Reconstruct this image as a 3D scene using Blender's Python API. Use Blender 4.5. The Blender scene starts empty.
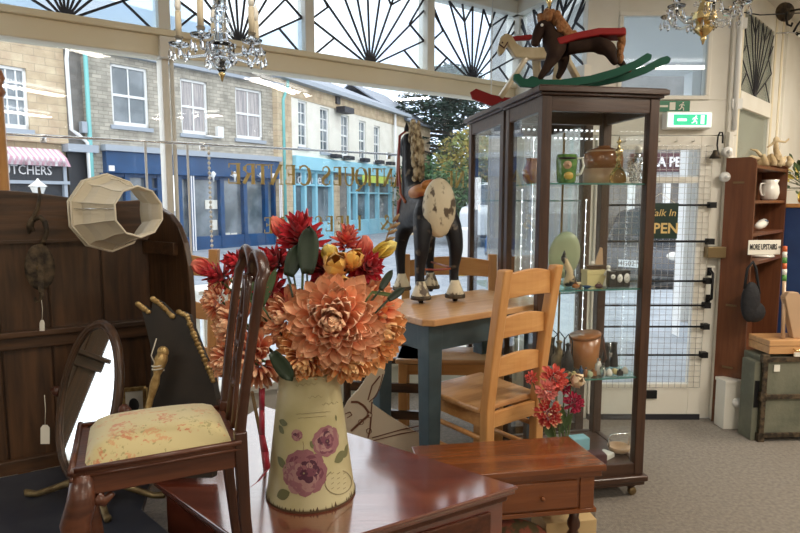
import bpy, math, random
from mathutils import Vector, Matrix
random.seed(7)
C = bpy.context.scene.collection
PI = math.pi
R_ = math.radians

# ------------------------------------------------------------------ camera
EYE = 1.4
PITCH = R_(6.3)
cam_data = bpy.data.cameras.new('camera')
cam_data.sensor_width = 36.0
cam_data.lens = 27.0
cam_data.clip_start = 0.05
cam_data.clip_end = 300
cam = bpy.data.objects.new('camera', cam_data)
C.objects.link(cam)
cam.location = (0, 0, EYE)
cam.rotation_euler = (PI / 2 - PITCH, 0, 0)
bpy.context.scene.camera = cam

# ------------------------------------------------------------------ view, world, lights
sc = bpy.context.scene
sc.view_settings.view_transform = 'Standard'
sc.view_settings.look = 'None'
sc.view_settings.exposure = 0.0
sc.view_settings.gamma = 1.0
sc.view_settings.use_curve_mapping = False
try:
    sc.cycles.use_denoising = True
    sc.cycles.max_bounces = 8
    sc.cycles.transparent_max_bounces = 24
    sc.cycles.sample_clamp_indirect = 6
except Exception:
    pass

world = bpy.data.worlds.new('overcast_sky')
sc.world = world
world.use_nodes = True
wn = world.node_tree
wn.nodes.clear()
w_out = wn.nodes.new('ShaderNodeOutputWorld')
w_bg = wn.nodes.new('ShaderNodeBackground')
w_tc = wn.nodes.new('ShaderNodeTexCoord')
w_no = wn.nodes.new('ShaderNodeTexNoise')
w_no.inputs['Scale'].default_value = 2.2
w_no.inputs['Detail'].default_value = 5
w_cr = wn.nodes.new('ShaderNodeValToRGB')
w_cr.color_ramp.elements[0].position = 0.38
w_cr.color_ramp.elements[0].color = (0.66, 0.80, 0.98, 1)
w_cr.color_ramp.elements[1].position = 0.52
w_cr.color_ramp.elements[1].color = (0.95, 0.98, 1.0, 1)
wn.links.new(w_tc.outputs['Generated'], w_no.inputs['Vector'])
wn.links.new(w_no.outputs['Fac'], w_cr.inputs['Fac'])
wn.links.new(w_cr.outputs['Color'], w_bg.inputs['Color'])
w_bg.inputs['Strength'].default_value = 2.6
wn.links.new(w_bg.outputs['Background'], w_out.inputs['Surface'])

def area_light(name, loc, size, size_y, power, color, rot=(0, 0, 0)):
    d = bpy.data.lights.new(name, 'AREA')
    d.shape = 'RECTANGLE'
    d.size = size
    d.size_y = size_y
    d.energy = power
    d.color = color
    o = bpy.data.objects.new(name, d)
    C.objects.link(o)
    o.location = loc
    o.rotation_euler = rot
    return o

# fluorescent battens on the shop ceiling (fittings are built further down at the same places)
TUBES = [(0.0, 0.9, 0), (2.4, 1.6, 0), (-1.6, -0.6, 0), (1.4, -1.2, 0), (2.7, -3.0, 0), (-0.8, -3.2, 0), (3.6, 3.1, 90), (4.0, -1.0, 90)]
WATTS = [13, 55, 16, 30, 40, 22, 60, 40]
for i, (x, y, r) in enumerate(TUBES):
    area_light('tube_light', (x, y, 2.66), 1.2, 0.16, WATTS[i], (1.0, 0.90, 0.76), (0, 0, R_(r)))

# ------------------------------------------------------------------ pixel to place
FW = Vector((0, math.cos(PITCH), -math.sin(PITCH)))
UPV = Vector((0, math.sin(PITCH), math.cos(PITCH)))
RT = Vector((1, 0, 0))
CAM = Vector((0, 0, EYE))

def ray(px, py):
    return RT * ((px - 400) / 600) + UPV * ((266.5 - py) / 600) + FW

def at(px, py, Y):
    v = ray(px, py)
    return CAM + v * (Y / v.y)

def az(px, py, z):
    v = ray(px, py)
    return CAM + v * ((z - EYE) / v.z)

# ------------------------------------------------------------------ materials
def new_mat(name):
    m = bpy.data.materials.new(name)
    m.use_nodes = True
    return m, m.node_tree, m.node_tree.nodes['Principled BSDF']

def col(c):
    return (c[0], c[1], c[2], 1)

def mat(name, c, rough=0.5, metal=0.0, c2=None, scale=8.0, lo=0.4, hi=0.6, bump=0.0, bscale=40, stretch=(1, 1, 1), emit=None, estr=1.0, coat=0.0, detail=4, spec=0.5, dist=0.0, sheen=0.0):
    m, nt, b = new_mat(name)
    b.inputs['Base Color'].default_value = col(c)
    b.inputs['Roughness'].default_value = rough
    b.inputs['Metallic'].default_value = metal
    b.inputs['Specular IOR Level'].default_value = spec
    b.inputs['Coat Weight'].default_value = coat
    b.inputs['Coat Roughness'].default_value = 0.12
    b.inputs['Sheen Weight'].default_value = sheen
    tc = None
    if c2 is not None or bump:
        tc = nt.nodes.new('ShaderNodeTexCoord')
        mp = nt.nodes.new('ShaderNodeMapping')
        mp.inputs['Scale'].default_value = stretch
        nt.links.new(tc.outputs['Object'], mp.inputs['Vector'])
    if c2 is not None:
        no = nt.nodes.new('ShaderNodeTexNoise')
        no.inputs['Scale'].default_value = scale
        no.inputs['Detail'].default_value = detail
        no.inputs['Distortion'].default_value = dist
        cr = nt.nodes.new('ShaderNodeValToRGB')
        cr.color_ramp.elements[0].position = lo
        cr.color_ramp.elements[0].color = col(c)
        cr.color_ramp.elements[1].position = hi
        cr.color_ramp.elements[1].color = col(c2)
        nt.links.new(mp.outputs['Vector'], no.inputs['Vector'])
        nt.links.new(no.outputs['Fac'], cr.inputs['Fac'])
        nt.links.new(cr.outputs['Color'], b.inputs['Base Color'])
    if bump:
        n2 = nt.nodes.new('ShaderNodeTexNoise')
        n2.inputs['Scale'].default_value = bscale
        n2.inputs['Detail'].default_value = 3
        bp = nt.nodes.new('ShaderNodeBump')
        bp.inputs['Strength'].default_value = bump
        bp.inputs['Distance'].default_value = 0.01
        nt.links.new(mp.outputs['Vector'], n2.inputs['Vector'])
        nt.links.new(n2.outputs['Fac'], bp.inputs['Height'])
        nt.links.new(bp.outputs['Normal'], b.inputs['Normal'])
    if emit is not None:
        b.inputs['Emission Color'].default_value = col(emit)
        b.inputs['Emission Strength'].default_value = estr
    return m

def wood(name, c, c2, axis='x', rough=0.35, coat=0.0, scale=5.0, spec=0.5):
    st = {'x': (0.7, 8, 8), 'y': (8, 0.7, 8), 'z': (8, 8, 0.7)}[axis]
    return mat(name, c, rough, 0, c2, scale, 0.3, 0.72, 0.12, 14, st, coat=coat, detail=6, dist=0.6, spec=spec)

def brick(name, c1, c2, mortar, sx=0.45, sy=0.2, bump=0.4, msize=0.02):
    m, nt, b = new_mat(name)
    tc = nt.nodes.new('ShaderNodeTexCoord')
    sp = nt.nodes.new('ShaderNodeSeparateXYZ')
    cb = nt.nodes.new('ShaderNodeCombineXYZ')
    nt.links.new(tc.outputs['Object'], sp.inputs['Vector'])
    nt.links.new(sp.outputs['X'], cb.inputs['X'])
    nt.links.new(sp.outputs['Z'], cb.inputs['Y'])
    br = nt.nodes.new('ShaderNodeTexBrick')
    br.inputs['Scale'].default_value = 1.0
    br.inputs['Brick Width'].default_value = sx
    br.inputs['Row Height'].default_value = sy
    br.inputs['Mortar Size'].default_value = msize
    br.inputs['Mortar Smooth'].default_value = 0.4
    br.inputs['Color1'].default_value = col(c1)
    br.inputs['Color2'].default_value = col(c2)
    br.inputs['Mortar'].default_value = col(mortar)
    nt.links.new(cb.outputs['Vector'], br.inputs['Vector'])
    no = nt.nodes.new('ShaderNodeTexNoise')
    no.inputs['Scale'].default_value = 3.0
    no.inputs['Detail'].default_value = 6
    nt.links.new(cb.outputs['Vector'], no.inputs['Vector'])
    mx = nt.nodes.new('ShaderNodeMixRGB')
    mx.blend_type = 'OVERLAY'
    mx.inputs['Fac'].default_value = 0.55
    nt.links.new(br.outputs['Color'], mx.inputs['Color1'])
    nt.links.new(no.outputs['Fac'], mx.inputs['Color2'])
    nt.links.new(mx.outputs['Color'], b.inputs['Base Color'])
    b.inputs['Roughness'].default_value = 0.85
    bp = nt.nodes.new('ShaderNodeBump')
    bp.inputs['Strength'].default_value = bump
    nt.links.new(br.outputs['Fac'], bp.inputs['Height'])
    bp.invert = True
    nt.links.new(bp.outputs['Normal'], b.inputs['Normal'])
    return m

def glass(name, tint=(0.97, 0.99, 0.98), gloss=1.0, haze=0.0, haze_col=(0.8, 0.9, 0.95)):
    m = bpy.data.materials.new(name)
    m.use_nodes = True
    nt = m.node_tree
    nt.nodes.clear()
    out = nt.nodes.new('ShaderNodeOutputMaterial')
    tr = nt.nodes.new('ShaderNodeBsdfTransparent')
    tr.inputs['Color'].default_value = col(tint)
    gl = nt.nodes.new('ShaderNodeBsdfGlossy')
    gl.inputs['Roughness'].default_value = 0.02
    gl.inputs['Color'].default_value = (gloss, gloss, gloss, 1)
    fr = nt.nodes.new('ShaderNodeFresnel')
    ge = nt.nodes.new('ShaderNodeNewGeometry')
    io = nt.nodes.new('ShaderNodeMapRange')      # the same reflection on both faces of a thin pane
    io.inputs['To Min'].default_value = 1.45
    io.inputs['To Max'].default_value = 1 / 1.45
    nt.links.new(ge.outputs['Backfacing'], io.inputs['Value'])
    nt.links.new(io.outputs['Result'], fr.inputs['IOR'])
    mx = nt.nodes.new('ShaderNodeMixShader')
    nt.links.new(fr.outputs['Fac'], mx.inputs['Fac'])
    nt.links.new(tr.outputs['BSDF'], mx.inputs[1])
    nt.links.new(gl.outputs['BSDF'], mx.inputs[2])
    last = mx
    if haze:
        df = nt.nodes.new('ShaderNodeBsdfTranslucent')
        df.inputs['Color'].default_value = col(haze_col)
        m2 = nt.nodes.new('ShaderNodeMixShader')
        m2.inputs['Fac'].default_value = haze
        nt.links.new(mx.outputs['Shader'], m2.inputs[1])
        nt.links.new(df.outputs['BSDF'], m2.inputs[2])
        last = m2
    nt.links.new(last.outputs['Shader'], out.inputs['Surface'])
    return m

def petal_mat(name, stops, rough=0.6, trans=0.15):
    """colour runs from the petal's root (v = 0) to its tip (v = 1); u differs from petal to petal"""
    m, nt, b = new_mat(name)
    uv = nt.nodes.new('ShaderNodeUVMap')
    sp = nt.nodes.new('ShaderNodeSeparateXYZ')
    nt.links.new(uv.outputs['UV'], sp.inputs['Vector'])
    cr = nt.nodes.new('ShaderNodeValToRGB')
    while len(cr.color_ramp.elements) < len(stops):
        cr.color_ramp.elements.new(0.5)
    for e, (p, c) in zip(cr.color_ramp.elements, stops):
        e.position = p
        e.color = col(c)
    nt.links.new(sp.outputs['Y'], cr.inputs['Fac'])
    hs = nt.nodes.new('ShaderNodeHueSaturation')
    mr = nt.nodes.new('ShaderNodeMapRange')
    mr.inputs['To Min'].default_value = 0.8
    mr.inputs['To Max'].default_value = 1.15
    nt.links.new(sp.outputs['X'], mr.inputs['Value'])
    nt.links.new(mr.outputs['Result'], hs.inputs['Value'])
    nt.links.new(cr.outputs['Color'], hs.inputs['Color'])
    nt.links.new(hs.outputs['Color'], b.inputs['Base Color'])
    b.inputs['Roughness'].default_value = rough
    b.inputs['Sheen Weight'].default_value = 0.2
    b.inputs['Subsurface Weight'].default_value = 0.0
    return m

M = {}
M['white_paint'] = mat('white_paint', (0.82, 0.80, 0.73), 0.45, c2=(0.76, 0.73, 0.65), scale=3)
M['cream_paint'] = mat('cream_paint', (0.76, 0.67, 0.48), 0.45, c2=(0.80, 0.73, 0.56), scale=2)
M['ceiling_paint'] = mat('ceiling_paint', (0.72, 0.71, 0.68), 0.8)
M['wall_cream'] = mat('wall_cream', (0.60, 0.53, 0.40), 0.7, c2=(0.66, 0.6, 0.48), scale=2)
M['lead'] = mat('lead', (0.03, 0.03, 0.04), 0.5, 0.3)
M['black_iron'] = mat('black_iron', (0.02, 0.02, 0.022), 0.45, 0.6)
M['glass'] = glass('window_glass', (0.985, 0.99, 0.995), 0.8)
M['glass_fan'] = glass('fanlight_glass', (0.93, 0.96, 0.98), 0.7, 0.12)
M['glass_frost'] = glass('frosted_corner_glass', (0.68, 0.80, 0.90), 0.5, 0.35, (0.66, 0.78, 0.9))
M['glass_cab'] = glass('cabinet_glass', (0.985, 0.995, 0.99), 1.0)
M['glass_shelf'] = glass('shelf_glass', (0.72, 0.88, 0.84), 1.0)
M['glass_edge'] = mat('glass_edge', (0.06, 0.2, 0.17), 0.2)
M['crystal'] = None
M['carpet'] = mat('carpet', (0.15, 0.125, 0.10), 0.95, c2=(0.23, 0.195, 0.155), scale=55, lo=0.35, hi=0.65, bump=0.6, bscale=260, sheen=0.2)
M['asphalt'] = mat('asphalt', (0.22, 0.25, 0.29), 0.8, c2=(0.30, 0.33, 0.37), scale=3)
M['paving'] = mat('paving', (0.38, 0.42, 0.46), 0.8, c2=(0.46, 0.5, 0.54), scale=4)
M['road_white'] = mat('road_white', (0.8, 0.82, 0.85), 0.7)
M['pine'] = wood('pine', (0.52, 0.24, 0.075), (0.62, 0.32, 0.11), 'z', 0.4, 0.2)
M['pine_x'] = wood('pine_x', (0.52, 0.24, 0.075), (0.62, 0.32, 0.11), 'x', 0.4, 0.2)
M['pine_top'] = wood('pine_top', (0.50, 0.25, 0.10), (0.66, 0.38, 0.17), 'x', 0.35, 0.3)
M['blue_grey'] = mat('blue_grey', (0.045, 0.075, 0.09), 0.5, c2=(0.065, 0.10, 0.115), scale=9)
M['mahogany'] = wood('mahogany', (0.028, 0.009, 0.005), (0.085, 0.028, 0.013), 'z', 0.3, 0.2)
M['mahogany_x'] = wood('mahogany_x', (0.045, 0.013, 0.007), (0.12, 0.038, 0.017), 'x', 0.35, 0.1)
M['red_top'] = wood('red_mahogany_top', (0.10, 0.020, 0.012), (0.20, 0.045, 0.022), 'x', 0.2, 0.9, 3)
M['red_top'].node_tree.nodes['Principled BSDF'].inputs['Coat IOR'].default_value = 2.4
M['side_wood'] = wood('cherry_side_table', (0.13, 0.036, 0.010), (0.23, 0.072, 0.020), 'x', 0.2, 0.7, 3)
M['dark_oak'] = wood('dark_oak', (0.028, 0.013, 0.006), (0.10, 0.045, 0.018), 'z', 0.4, 0.2)
M['dark_oak_x'] = wood('dark_oak_x', (0.028, 0.013, 0.006), (0.10, 0.045, 0.018), 'x', 0.4, 0.2)
M['blackboard'] = mat('dark_counter', (0.025, 0.03, 0.045), 0.32, c2=(0.05, 0.055, 0.07), scale=5)
M['cab_wood'] = wood('cabinet_wood', (0.034, 0.014, 0.008), (0.075, 0.034, 0.018), 'z', 0.4, 0.1)
M['cab_wood_x'] = wood('cabinet_wood_x', (0.034, 0.014, 0.008), (0.075, 0.034, 0.018), 'x', 0.4, 0.1)
M['brass'] = mat('brass', (0.72, 0.55, 0.26), 0.25, 1.0)
M['old_brass'] = mat('old_brass', (0.26, 0.19, 0.10), 0.4, 0.8)
M['gold_leaf'] = mat('gold_leaf', (0.50, 0.36, 0.10), 0.4, 0.0, c2=(0.62, 0.46, 0.16), scale=20)
M['gilt'] = mat('gilt', (0.60, 0.42, 0.18), 0.4, 0.6, c2=(0.35, 0.22, 0.08), scale=40)
M['iron_rust'] = mat('rusty_iron', (0.035, 0.026, 0.018), 0.7, 0.4, c2=(0.12, 0.085, 0.05), scale=30, bump=0.5, bscale=60)
M['paper'] = mat('paper', (0.8, 0.77, 0.68), 0.8)
M['string'] = mat('string', (0.7, 0.66, 0.55), 0.9)
M['mirror'] = mat('mirror_silver', (0.86, 0.9, 0.92), 0.03, 1.0)
M['chrome'] = mat('chrome', (0.75, 0.76, 0.78), 0.2, 1.0)
M['plastic_white'] = mat('plastic_white', (0.8, 0.8, 0.78), 0.35)
M['plastic_black'] = mat('plastic_black', (0.02, 0.02, 0.022), 0.4)
M['plate_white'] = mat('china_white', (0.8, 0.78, 0.72), 0.15, coat=0.5)
M['ribbon'] = mat('red_ribbon', (0.35, 0.01, 0.03), 0.35, sheen=0.3)
M['leaf'] = mat('leaf_green', (0.035, 0.07, 0.025), 0.5, c2=(0.07, 0.11, 0.04), scale=12)
M['leaf_dark'] = mat('leaf_dark', (0.010, 0.022, 0.012), 0.45, c2=(0.025, 0.045, 0.022), scale=12)
M['stem'] = mat('stem_green', (0.10, 0.14, 0.04), 0.6)
M['stem_brown'] = mat('stem_brown', (0.3, 0.2, 0.1), 0.7)
M['tube_glow'] = mat('fluorescent_glow', (0.9, 0.9, 0.9), 0.5, emit=(1.0, 0.97, 0.9), estr=7.0)
M['led_glow'] = mat('led_glow', (0.9, 0.9, 0.9), 0.5, emit=(0.92, 0.97, 1.0), estr=2.5)
M['bulb_glow'] = mat('candle_bulb', (0.9, 0.88, 0.82), 0.25, c2=None)

def crystal_mat(name, tint=(0.96, 0.98, 1.0), ior=1.5):
    m, nt, b = new_mat(name)
    b.inputs['Base Color'].default_value = col(tint)
    b.inputs['Transmission Weight'].default_value = 1.0
    b.inputs['Roughness'].default_value = 0.03
    b.inputs['IOR'].default_value = ior
    return m
M['crystal'] = crystal_mat('crystal')
M['amber_glass'] = crystal_mat('amber_glass', (0.85, 0.62, 0.22))

# ------------------------------------------------------------------ mesh collector
class MB:
    def __init__(s):
        s.v = []
        s.f = []
        s.mi = []
        s.sm = []
        s.uv = {}
        s.k = 0            # current material slot
        s.smooth = False

    def add(s, vs, fs, T=None, smooth=None, uvs=None):
        o = len(s.v)
        if T is not None:
            vs = [T @ Vector(p) for p in vs]
        s.v += [Vector(p) for p in vs]
        sm = s.smooth if smooth is None else smooth
        for f in fs:
            s.f.append([o + i for i in f])
            s.mi.append(s.k)
            s.sm.append(sm)
        if uvs:
            for i, q in enumerate(uvs):
                s.uv[o + i] = q
        return s

    def box(s, lo, hi, T=None):
        x0, y0, z0 = lo
        x1, y1, z1 = hi
        vs = [(x0, y0, z0), (x1, y0, z0), (x1, y1, z0), (x0, y1, z0), (x0, y0, z1), (x1, y0, z1), (x1, y1, z1), (x0, y1, z1)]
        return s.add(vs, [(0, 3, 2, 1), (4, 5, 6, 7), (0, 1, 5, 4), (1, 2, 6, 5), (2, 3, 7, 6), (3, 0, 4, 7)], T, False)

    def beam(s, p0, p1, w, h, up=(0, 0, 1)):
        """a rectangular bar from p0 to p1, w wide and h deep"""
        p0, p1 = Vector(p0), Vector(p1)
        d = (p1 - p0)
        L = d.length
        d.normalize()
        up = Vector(up)
        if abs(d.dot(up)) > 0.98:
            up = Vector((0, 1, 0))
        sx = d.cross(up).normalized()
        sy = sx.cross(d).normalized()
        T = Matrix((sx, d, sy)).transposed().to_4x4()
        T.translation = p0
        return s.box((-w / 2, 0, -h / 2), (w / 2, L, h / 2), T)

    def tube(s, pts, r, seg=8, closed=False, caps=True, smooth=True, flat=None):
        pts = [Vector(p) for p in pts]
        n = len(pts)
        rs = r if isinstance(r, (list, tuple)) else [r] * n
        vs, fs = [], []
        prev = None
        for i, p in enumerate(pts):
            if closed:
                t = pts[(i + 1) % n] - pts[i - 1]
            else:
                t = pts[min(i + 1, n - 1)] - pts[max(i - 1, 0)]
            if t.length < 1e-9:
                t = Vector((0, 0, 1))
            t.normalize()
            if prev is None:
                a = Vector((0, 0, 1)) if abs(t.z) < 0.9 else Vector((1, 0, 0))
                x = t.cross(a).normalized()
            else:
                x = (prev - t * prev.dot(t))
                if x.length < 1e-6:
                    x = t.orthogonal()
                x.normalize()
            prev = x
            y = t.cross(x)
            for k in range(seg):
                a = 2 * PI * k / seg + (PI / seg if seg == 4 else 0)
                ca, sa = math.cos(a), math.sin(a)
                if flat:
                    ca *= flat
                vs.append(p + (x * ca + y * sa) * rs[i])
        m = n if closed else n - 1
        for i in range(m):
            for k in range(seg):
                a = i * seg + k
                b = i * seg + (k + 1) % seg
                c = ((i + 1) % n) * seg + (k + 1) % seg
                d = ((i + 1) % n) * seg + k
                fs.append((a, b, c, d))
        if caps and not closed:
            fs.append(tuple(range(seg))[::-1])
            fs.append(tuple((n - 1) * seg + k for k in range(seg)))
        return s.add(vs, fs, None, smooth and seg > 4)

    def lathe(s, prof, seg=24, T=None, smooth=True, caps=True, a0=0.0, a1=2 * PI):
        """prof is a list of (radius, z)"""
        vs, fs = [], []
        full = abs(a1 - a0 - 2 * PI) < 1e-6
        cols = seg if full else seg + 1
        for (r, z) in prof:
            for k in range(cols):
                a = a0 + (a1 - a0) * k / seg
                vs.append((r * math.cos(a), r * math.sin(a), z))
        for i in range(len(prof) - 1):
            for k in range(seg):
                k2 = (k + 1) % cols if full else k + 1
                fs.append((i * cols + k, i * cols + k2, (i + 1) * cols + k2, (i + 1) * cols + k))
        if caps and full:
            if prof[0][0] > 1e-5:
                fs.append(tuple(range(seg))[::-1])
            if prof[-1][0] > 1e-5:
                fs.append(tuple((len(prof) - 1) * cols + k for k in range(seg)))
        return s.add(vs, fs, T, smooth)

    def ball(s, c, r, seg=12, rings=8, scale=(1, 1, 1), T=None):
        prof = [(math.sin(PI * i / rings) * r, -math.cos(PI * i / rings) * r) for i in range(rings + 1)]
        prof[0] = (0.0001 * r, -r)
        prof[-1] = (0.0001 * r, r)
        S = Matrix.Translation(Vector(c)) @ Matrix.Diagonal((scale[0], scale[1], scale[2], 1))
        if T is not None:
            S = T @ S
        return s.lathe(prof, seg, S, True, True)

    def prism(s, poly, depth, T=None, smooth=False):
        """poly in the local x-z plane, extruded along y from -depth/2 to depth/2"""
        n = len(poly)
        vs = [(x, -depth / 2, z) for x, z in poly] + [(x, depth / 2, z) for x, z in poly]
        fs = [tuple(range(n)), tuple(range(2 * n - 1, n - 1, -1))]
        for i in range(n):
            j = (i + 1) % n
            fs.append((i, i + n, j + n, j))
        return s.add(vs, fs, T, smooth)

    def slab(s, poly, z0, z1):
        """poly in the x-y plane"""
        n = len(poly)
        vs = [(p[0], p[1], z0) for p in poly] + [(p[0], p[1], z1) for p in poly]
        fs = [tuple(range(n))[::-1], tuple(range(n, 2 * n))]
        for i in range(n):
            j = (i + 1) % n
            fs.append((i, j, j + n, i + n))
        return s.add(vs, fs, None, False)

    def petal(s, base, d, up, L, W, cup=0.3, curl=0.2, nu=4, nv=5, tip=0.35, rnd=None):
        d = Vector(d).normalized()
        up = Vector(up)
        up = up - d * up.dot(d)
        if up.length < 1e-5:
            up = d.orthogonal()
        up.normalize()
        sd = d.cross(up)
        base = Vector(base)
        vs, fs, uvs = [], [], []
        q = random.random() if rnd is None else rnd
        for j in range(nv + 1):
            t = j / nv
            w = W * (0.28 + 0.72 * math.sin(PI * min(1, t * 0.75 + 0.08)) ** 0.8)
            if t > 0.62:
                w *= math.sqrt(max(0, 1 - ((t - 0.62) / 0.38) ** 2)) * (1 - tip) + tip * (1 - (t - 0.62) / 0.38)
            for i in range(nu + 1):
                x = (i / nu - 0.5) * 2
                p = base + d * (L * t) + sd * (x * w / 2) + up * (cup * W * x * x * 0.6 * (1 - 0.4 * t) + curl * L * t * t)
                vs.append(p)
                uvs.append((q, t))
        for j in range(nv):
            for i in range(nu):
                a = j * (nu + 1) + i
                fs.append((a, a + 1, a + nu + 2, a + nu + 1))
        return s.add(vs, fs, None, True, uvs)

    def build(s, name, mats, parent=None, bevel=0.0, seg=2, solid=0.0, world=False, sub=0):
        me = bpy.data.meshes.new(name)
        if world and parent is not None:
            inv = root_matrix(parent).inverted()
            vv = [inv @ p for p in s.v]
        else:
            vv = s.v
        me.from_pydata([tuple(p) for p in vv], [], s.f)
        if not isinstance(mats, (list, tuple)):
            mats = [mats]
        for m in mats:
            me.materials.append(M[m] if isinstance(m, str) else m)
        me.polygons.foreach_set('material_index', s.mi)
        me.polygons.foreach_set('use_smooth', s.sm)
        if s.uv:
            ul = me.uv_layers.new(name='UVMap')
            for lp in me.loops:
                ul.data[lp.index].uv = s.uv.get(lp.vertex_index, (0.5, 0.5))
        me.update()
        o = bpy.data.objects.new(name, me)
        C.objects.link(o)
        if parent is not None:
            o.parent = parent
        if bevel:
            b = o.modifiers.new('bevel', 'BEVEL')
            b.width = bevel
            b.segments = seg
            b.limit_method = 'ANGLE'
        if solid:
            b = o.modifiers.new('solid', 'SOLIDIFY')
            b.thickness = solid
        if sub:
            b = o.modifiers.new('sub', 'SUBSURF')
            b.levels = sub
            b.render_levels = sub
        return o

ROOTM = {}

def root_matrix(o):
    while o.parent is not None:
        o = o.parent
    return ROOTM.get(o.name, Matrix.Identity(4))

def tag(o, label=None, cat=None, group=None, kind=None):
    if label:
        o['label'] = label
    if cat:
        o['category'] = cat
    if group:
        o['group'] = group
    if kind:
        o['kind'] = kind
    return o

def thing(name, label, cat, loc=(0, 0, 0), rz=0.0, group=None, kind=None):
    o = bpy.data.objects.new(name, None)
    C.objects.link(o)
    o.location = loc
    o.rotation_euler = (0, 0, rz)
    o.empty_display_size = 0.1
    ROOTM[o.name] = Matrix.Translation(Vector(loc)) @ Matrix.Rotation(rz, 4, 'Z')
    return tag(o, label, cat, group, kind)

def solo(name, mb, mats, label, cat, group=None, loc=(0, 0, 0), rz=0.0, world=False, kind=None, **kw):
    """a thing that is one mesh, its origin at its base"""
    if world:
        inv = (Matrix.Translation(Vector(loc)) @ Matrix.Rotation(rz, 4, 'Z')).inverted()
        mb.v = [inv @ p for p in mb.v]
    o = mb.build(name, mats, None, **kw)
    o.location = loc
    o.rotation_euler = (0, 0, rz)
    return tag(o, label, cat, group, kind)

def copy_tree(o, parent=None):
    c = o.copy()
    C.objects.link(c)
    c.parent = parent
    for ch in list(o.children):
        copy_tree(ch, c)
    return c

def skin_mesh(name, verts, edges, radii, mats, parent=None, sub=2, root=0):
    """one continuous body grown over a skeleton of joints"""
    me = bpy.data.meshes.new(name)
    me.from_pydata([tuple(v) for v in verts], edges, [])
    o = bpy.data.objects.new(name, me)
    C.objects.link(o)
    sk = o.modifiers.new('skin', 'SKIN')
    for i, r in enumerate(radii):
        d = me.skin_vertices[0].data[i]
        d.radius = (r, r) if not isinstance(r, tuple) else r
        d.use_root = (i == root)
    sk.use_smooth_shade = True
    sb = o.modifiers.new('sub', 'SUBSURF')
    sb.levels = sub
    sb.render_levels = sub
    dg = bpy.context.evaluated_depsgraph_get()
    m2 = bpy.data.meshes.new_from_object(o.evaluated_get(dg))
    m2.name = name
    bpy.data.objects.remove(o)
    m2.materials.clear()
    for m in (mats if isinstance(mats, (list, tuple)) else [mats]):
        m2.materials.append(M[m] if isinstance(m, str) else m)
    for p in m2.polygons:
        p.use_smooth = True
    q = bpy.data.objects.new(name, m2)
    C.objects.link(q)
    if parent is not None:
        q.parent = parent
    return q

def text(name, s, size, material, T, parent=None, extrude=0.001, align='CENTER', xs=1.0, bold=0.0, world=False, fit=None):
    cu = bpy.data.curves.new(name, 'FONT')
    cu.body = s
    cu.size = size
    cu.extrude = extrude
    cu.offset = bold
    cu.align_x = align
    cu.align_y = 'CENTER'
    cu.resolution_u = 2
    o = bpy.data.objects.new(name, cu)
    C.objects.link(o)
    dg = bpy.context.evaluated_depsgraph_get()
    me = bpy.data.meshes.new_from_object(o.evaluated_get(dg))
    bpy.data.objects.remove(o)
    if fit:
        wd = [v.co.x for v in me.vertices]
        xs = fit / (max(wd) - min(wd))
    TT = T @ Matrix.Diagonal((xs, 1, 1, 1))
    if world and parent is not None:
        TT = root_matrix(parent).inverted() @ TT
    me.transform(TT)
    me.materials.clear()
    me.materials.append(M[material] if isinstance(material, str) else material)
    q = bpy.data.objects.new(name, me)
    C.objects.link(q)
    if parent is not None:
        q.parent = parent
    return q

def frame_T(o, x, y):
    """matrix with local x and y axes given, z their cross product"""
    x = Vector(x).normalized()
    y = Vector(y).normalized()
    z = x.cross(y).normalized()
    T = Matrix((x, y, z)).transposed().to_4x4()
    T.translation = Vector(o)
    return T

def arc(cx, cy, rx, ry, a0, a1, n=10):
    return [(cx + rx * math.cos(R_(a0 + (a1 - a0) * i / n)), cy + ry * math.sin(R_(a0 + (a1 - a0) * i / n))) for i in range(n + 1)]

def lerp(a, b, t):
    return a + (b - a) * t

# ================================================================== THE ROOM
def struct(name, mb, mats, parent=None, **kw):
    o = mb.build(name, mats, parent, **kw)
    if parent is None:
        o['kind'] = 'structure'
    return o

# street window wall: local x runs along it to the right, local y points out to the street
WA = R_(35)
WAM = Matrix.Translation((-1.835, 2.621, 0)) @ Matrix.Rotation(WA, 4, 'Z')
WAI = WAM.inverted()

def on_plane(px, py, MI, y=0.0):
    """local point where the pixel's ray meets the local plane y"""
    a = MI @ CAM
    b = MI @ (CAM + ray(px, py))
    d = b - a
    t = (y - a.y) / d.y
    p = a + d * t
    return p

def wa(px, py, y=0.0):
    return on_plane(px, py, WAI, y)

S0 = -2.6
SK = wa(516, 105).x
KP = WAM @ Vector((SK, 0, 0))
CEIL = 2.80
P0W = WAM @ Vector((S0, 0, 0))
room = [(P0W.x, P0W.y), (KP.x, KP.y), (1.16, 3.75), (2.0, 3.75), (4.03, 5.86), (5.6, 5.86), (5.6, -5.2), (P0W.x - .1, -5.2)]
mb = MB()
mb.slab(room, -0.06, 0.0)
struct('floor', mb, 'carpet')
mb = MB()
mb.slab(room, CEIL, CEIL + 0.08)
struct('ceiling', mb, 'ceiling_paint')
mb = MB(); mb.slab([(P0W.x - .1, -5.2), (P0W.x, P0W.y), (P0W.x - .15, P0W.y + .1), (P0W.x - .25, -5.2)], 0, CEIL)
struct('wall_left', mb, 'wall_cream')
mb = MB(); mb.box((-4.3, -5.35, 0), (5.7, -5.2, CEIL)); struct('wall_back', mb, 'wall_cream')
mb = MB(); mb.box((5.6, -5.2, 0), (5.75, 6.0, CEIL)); struct('wall_right', mb, 'wall_cream')
mb = MB(); mb.box((4.0, 5.86, 0), (5.75, 6.0, CEIL)); struct('wall_front', mb, 'wall_cream')

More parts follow.
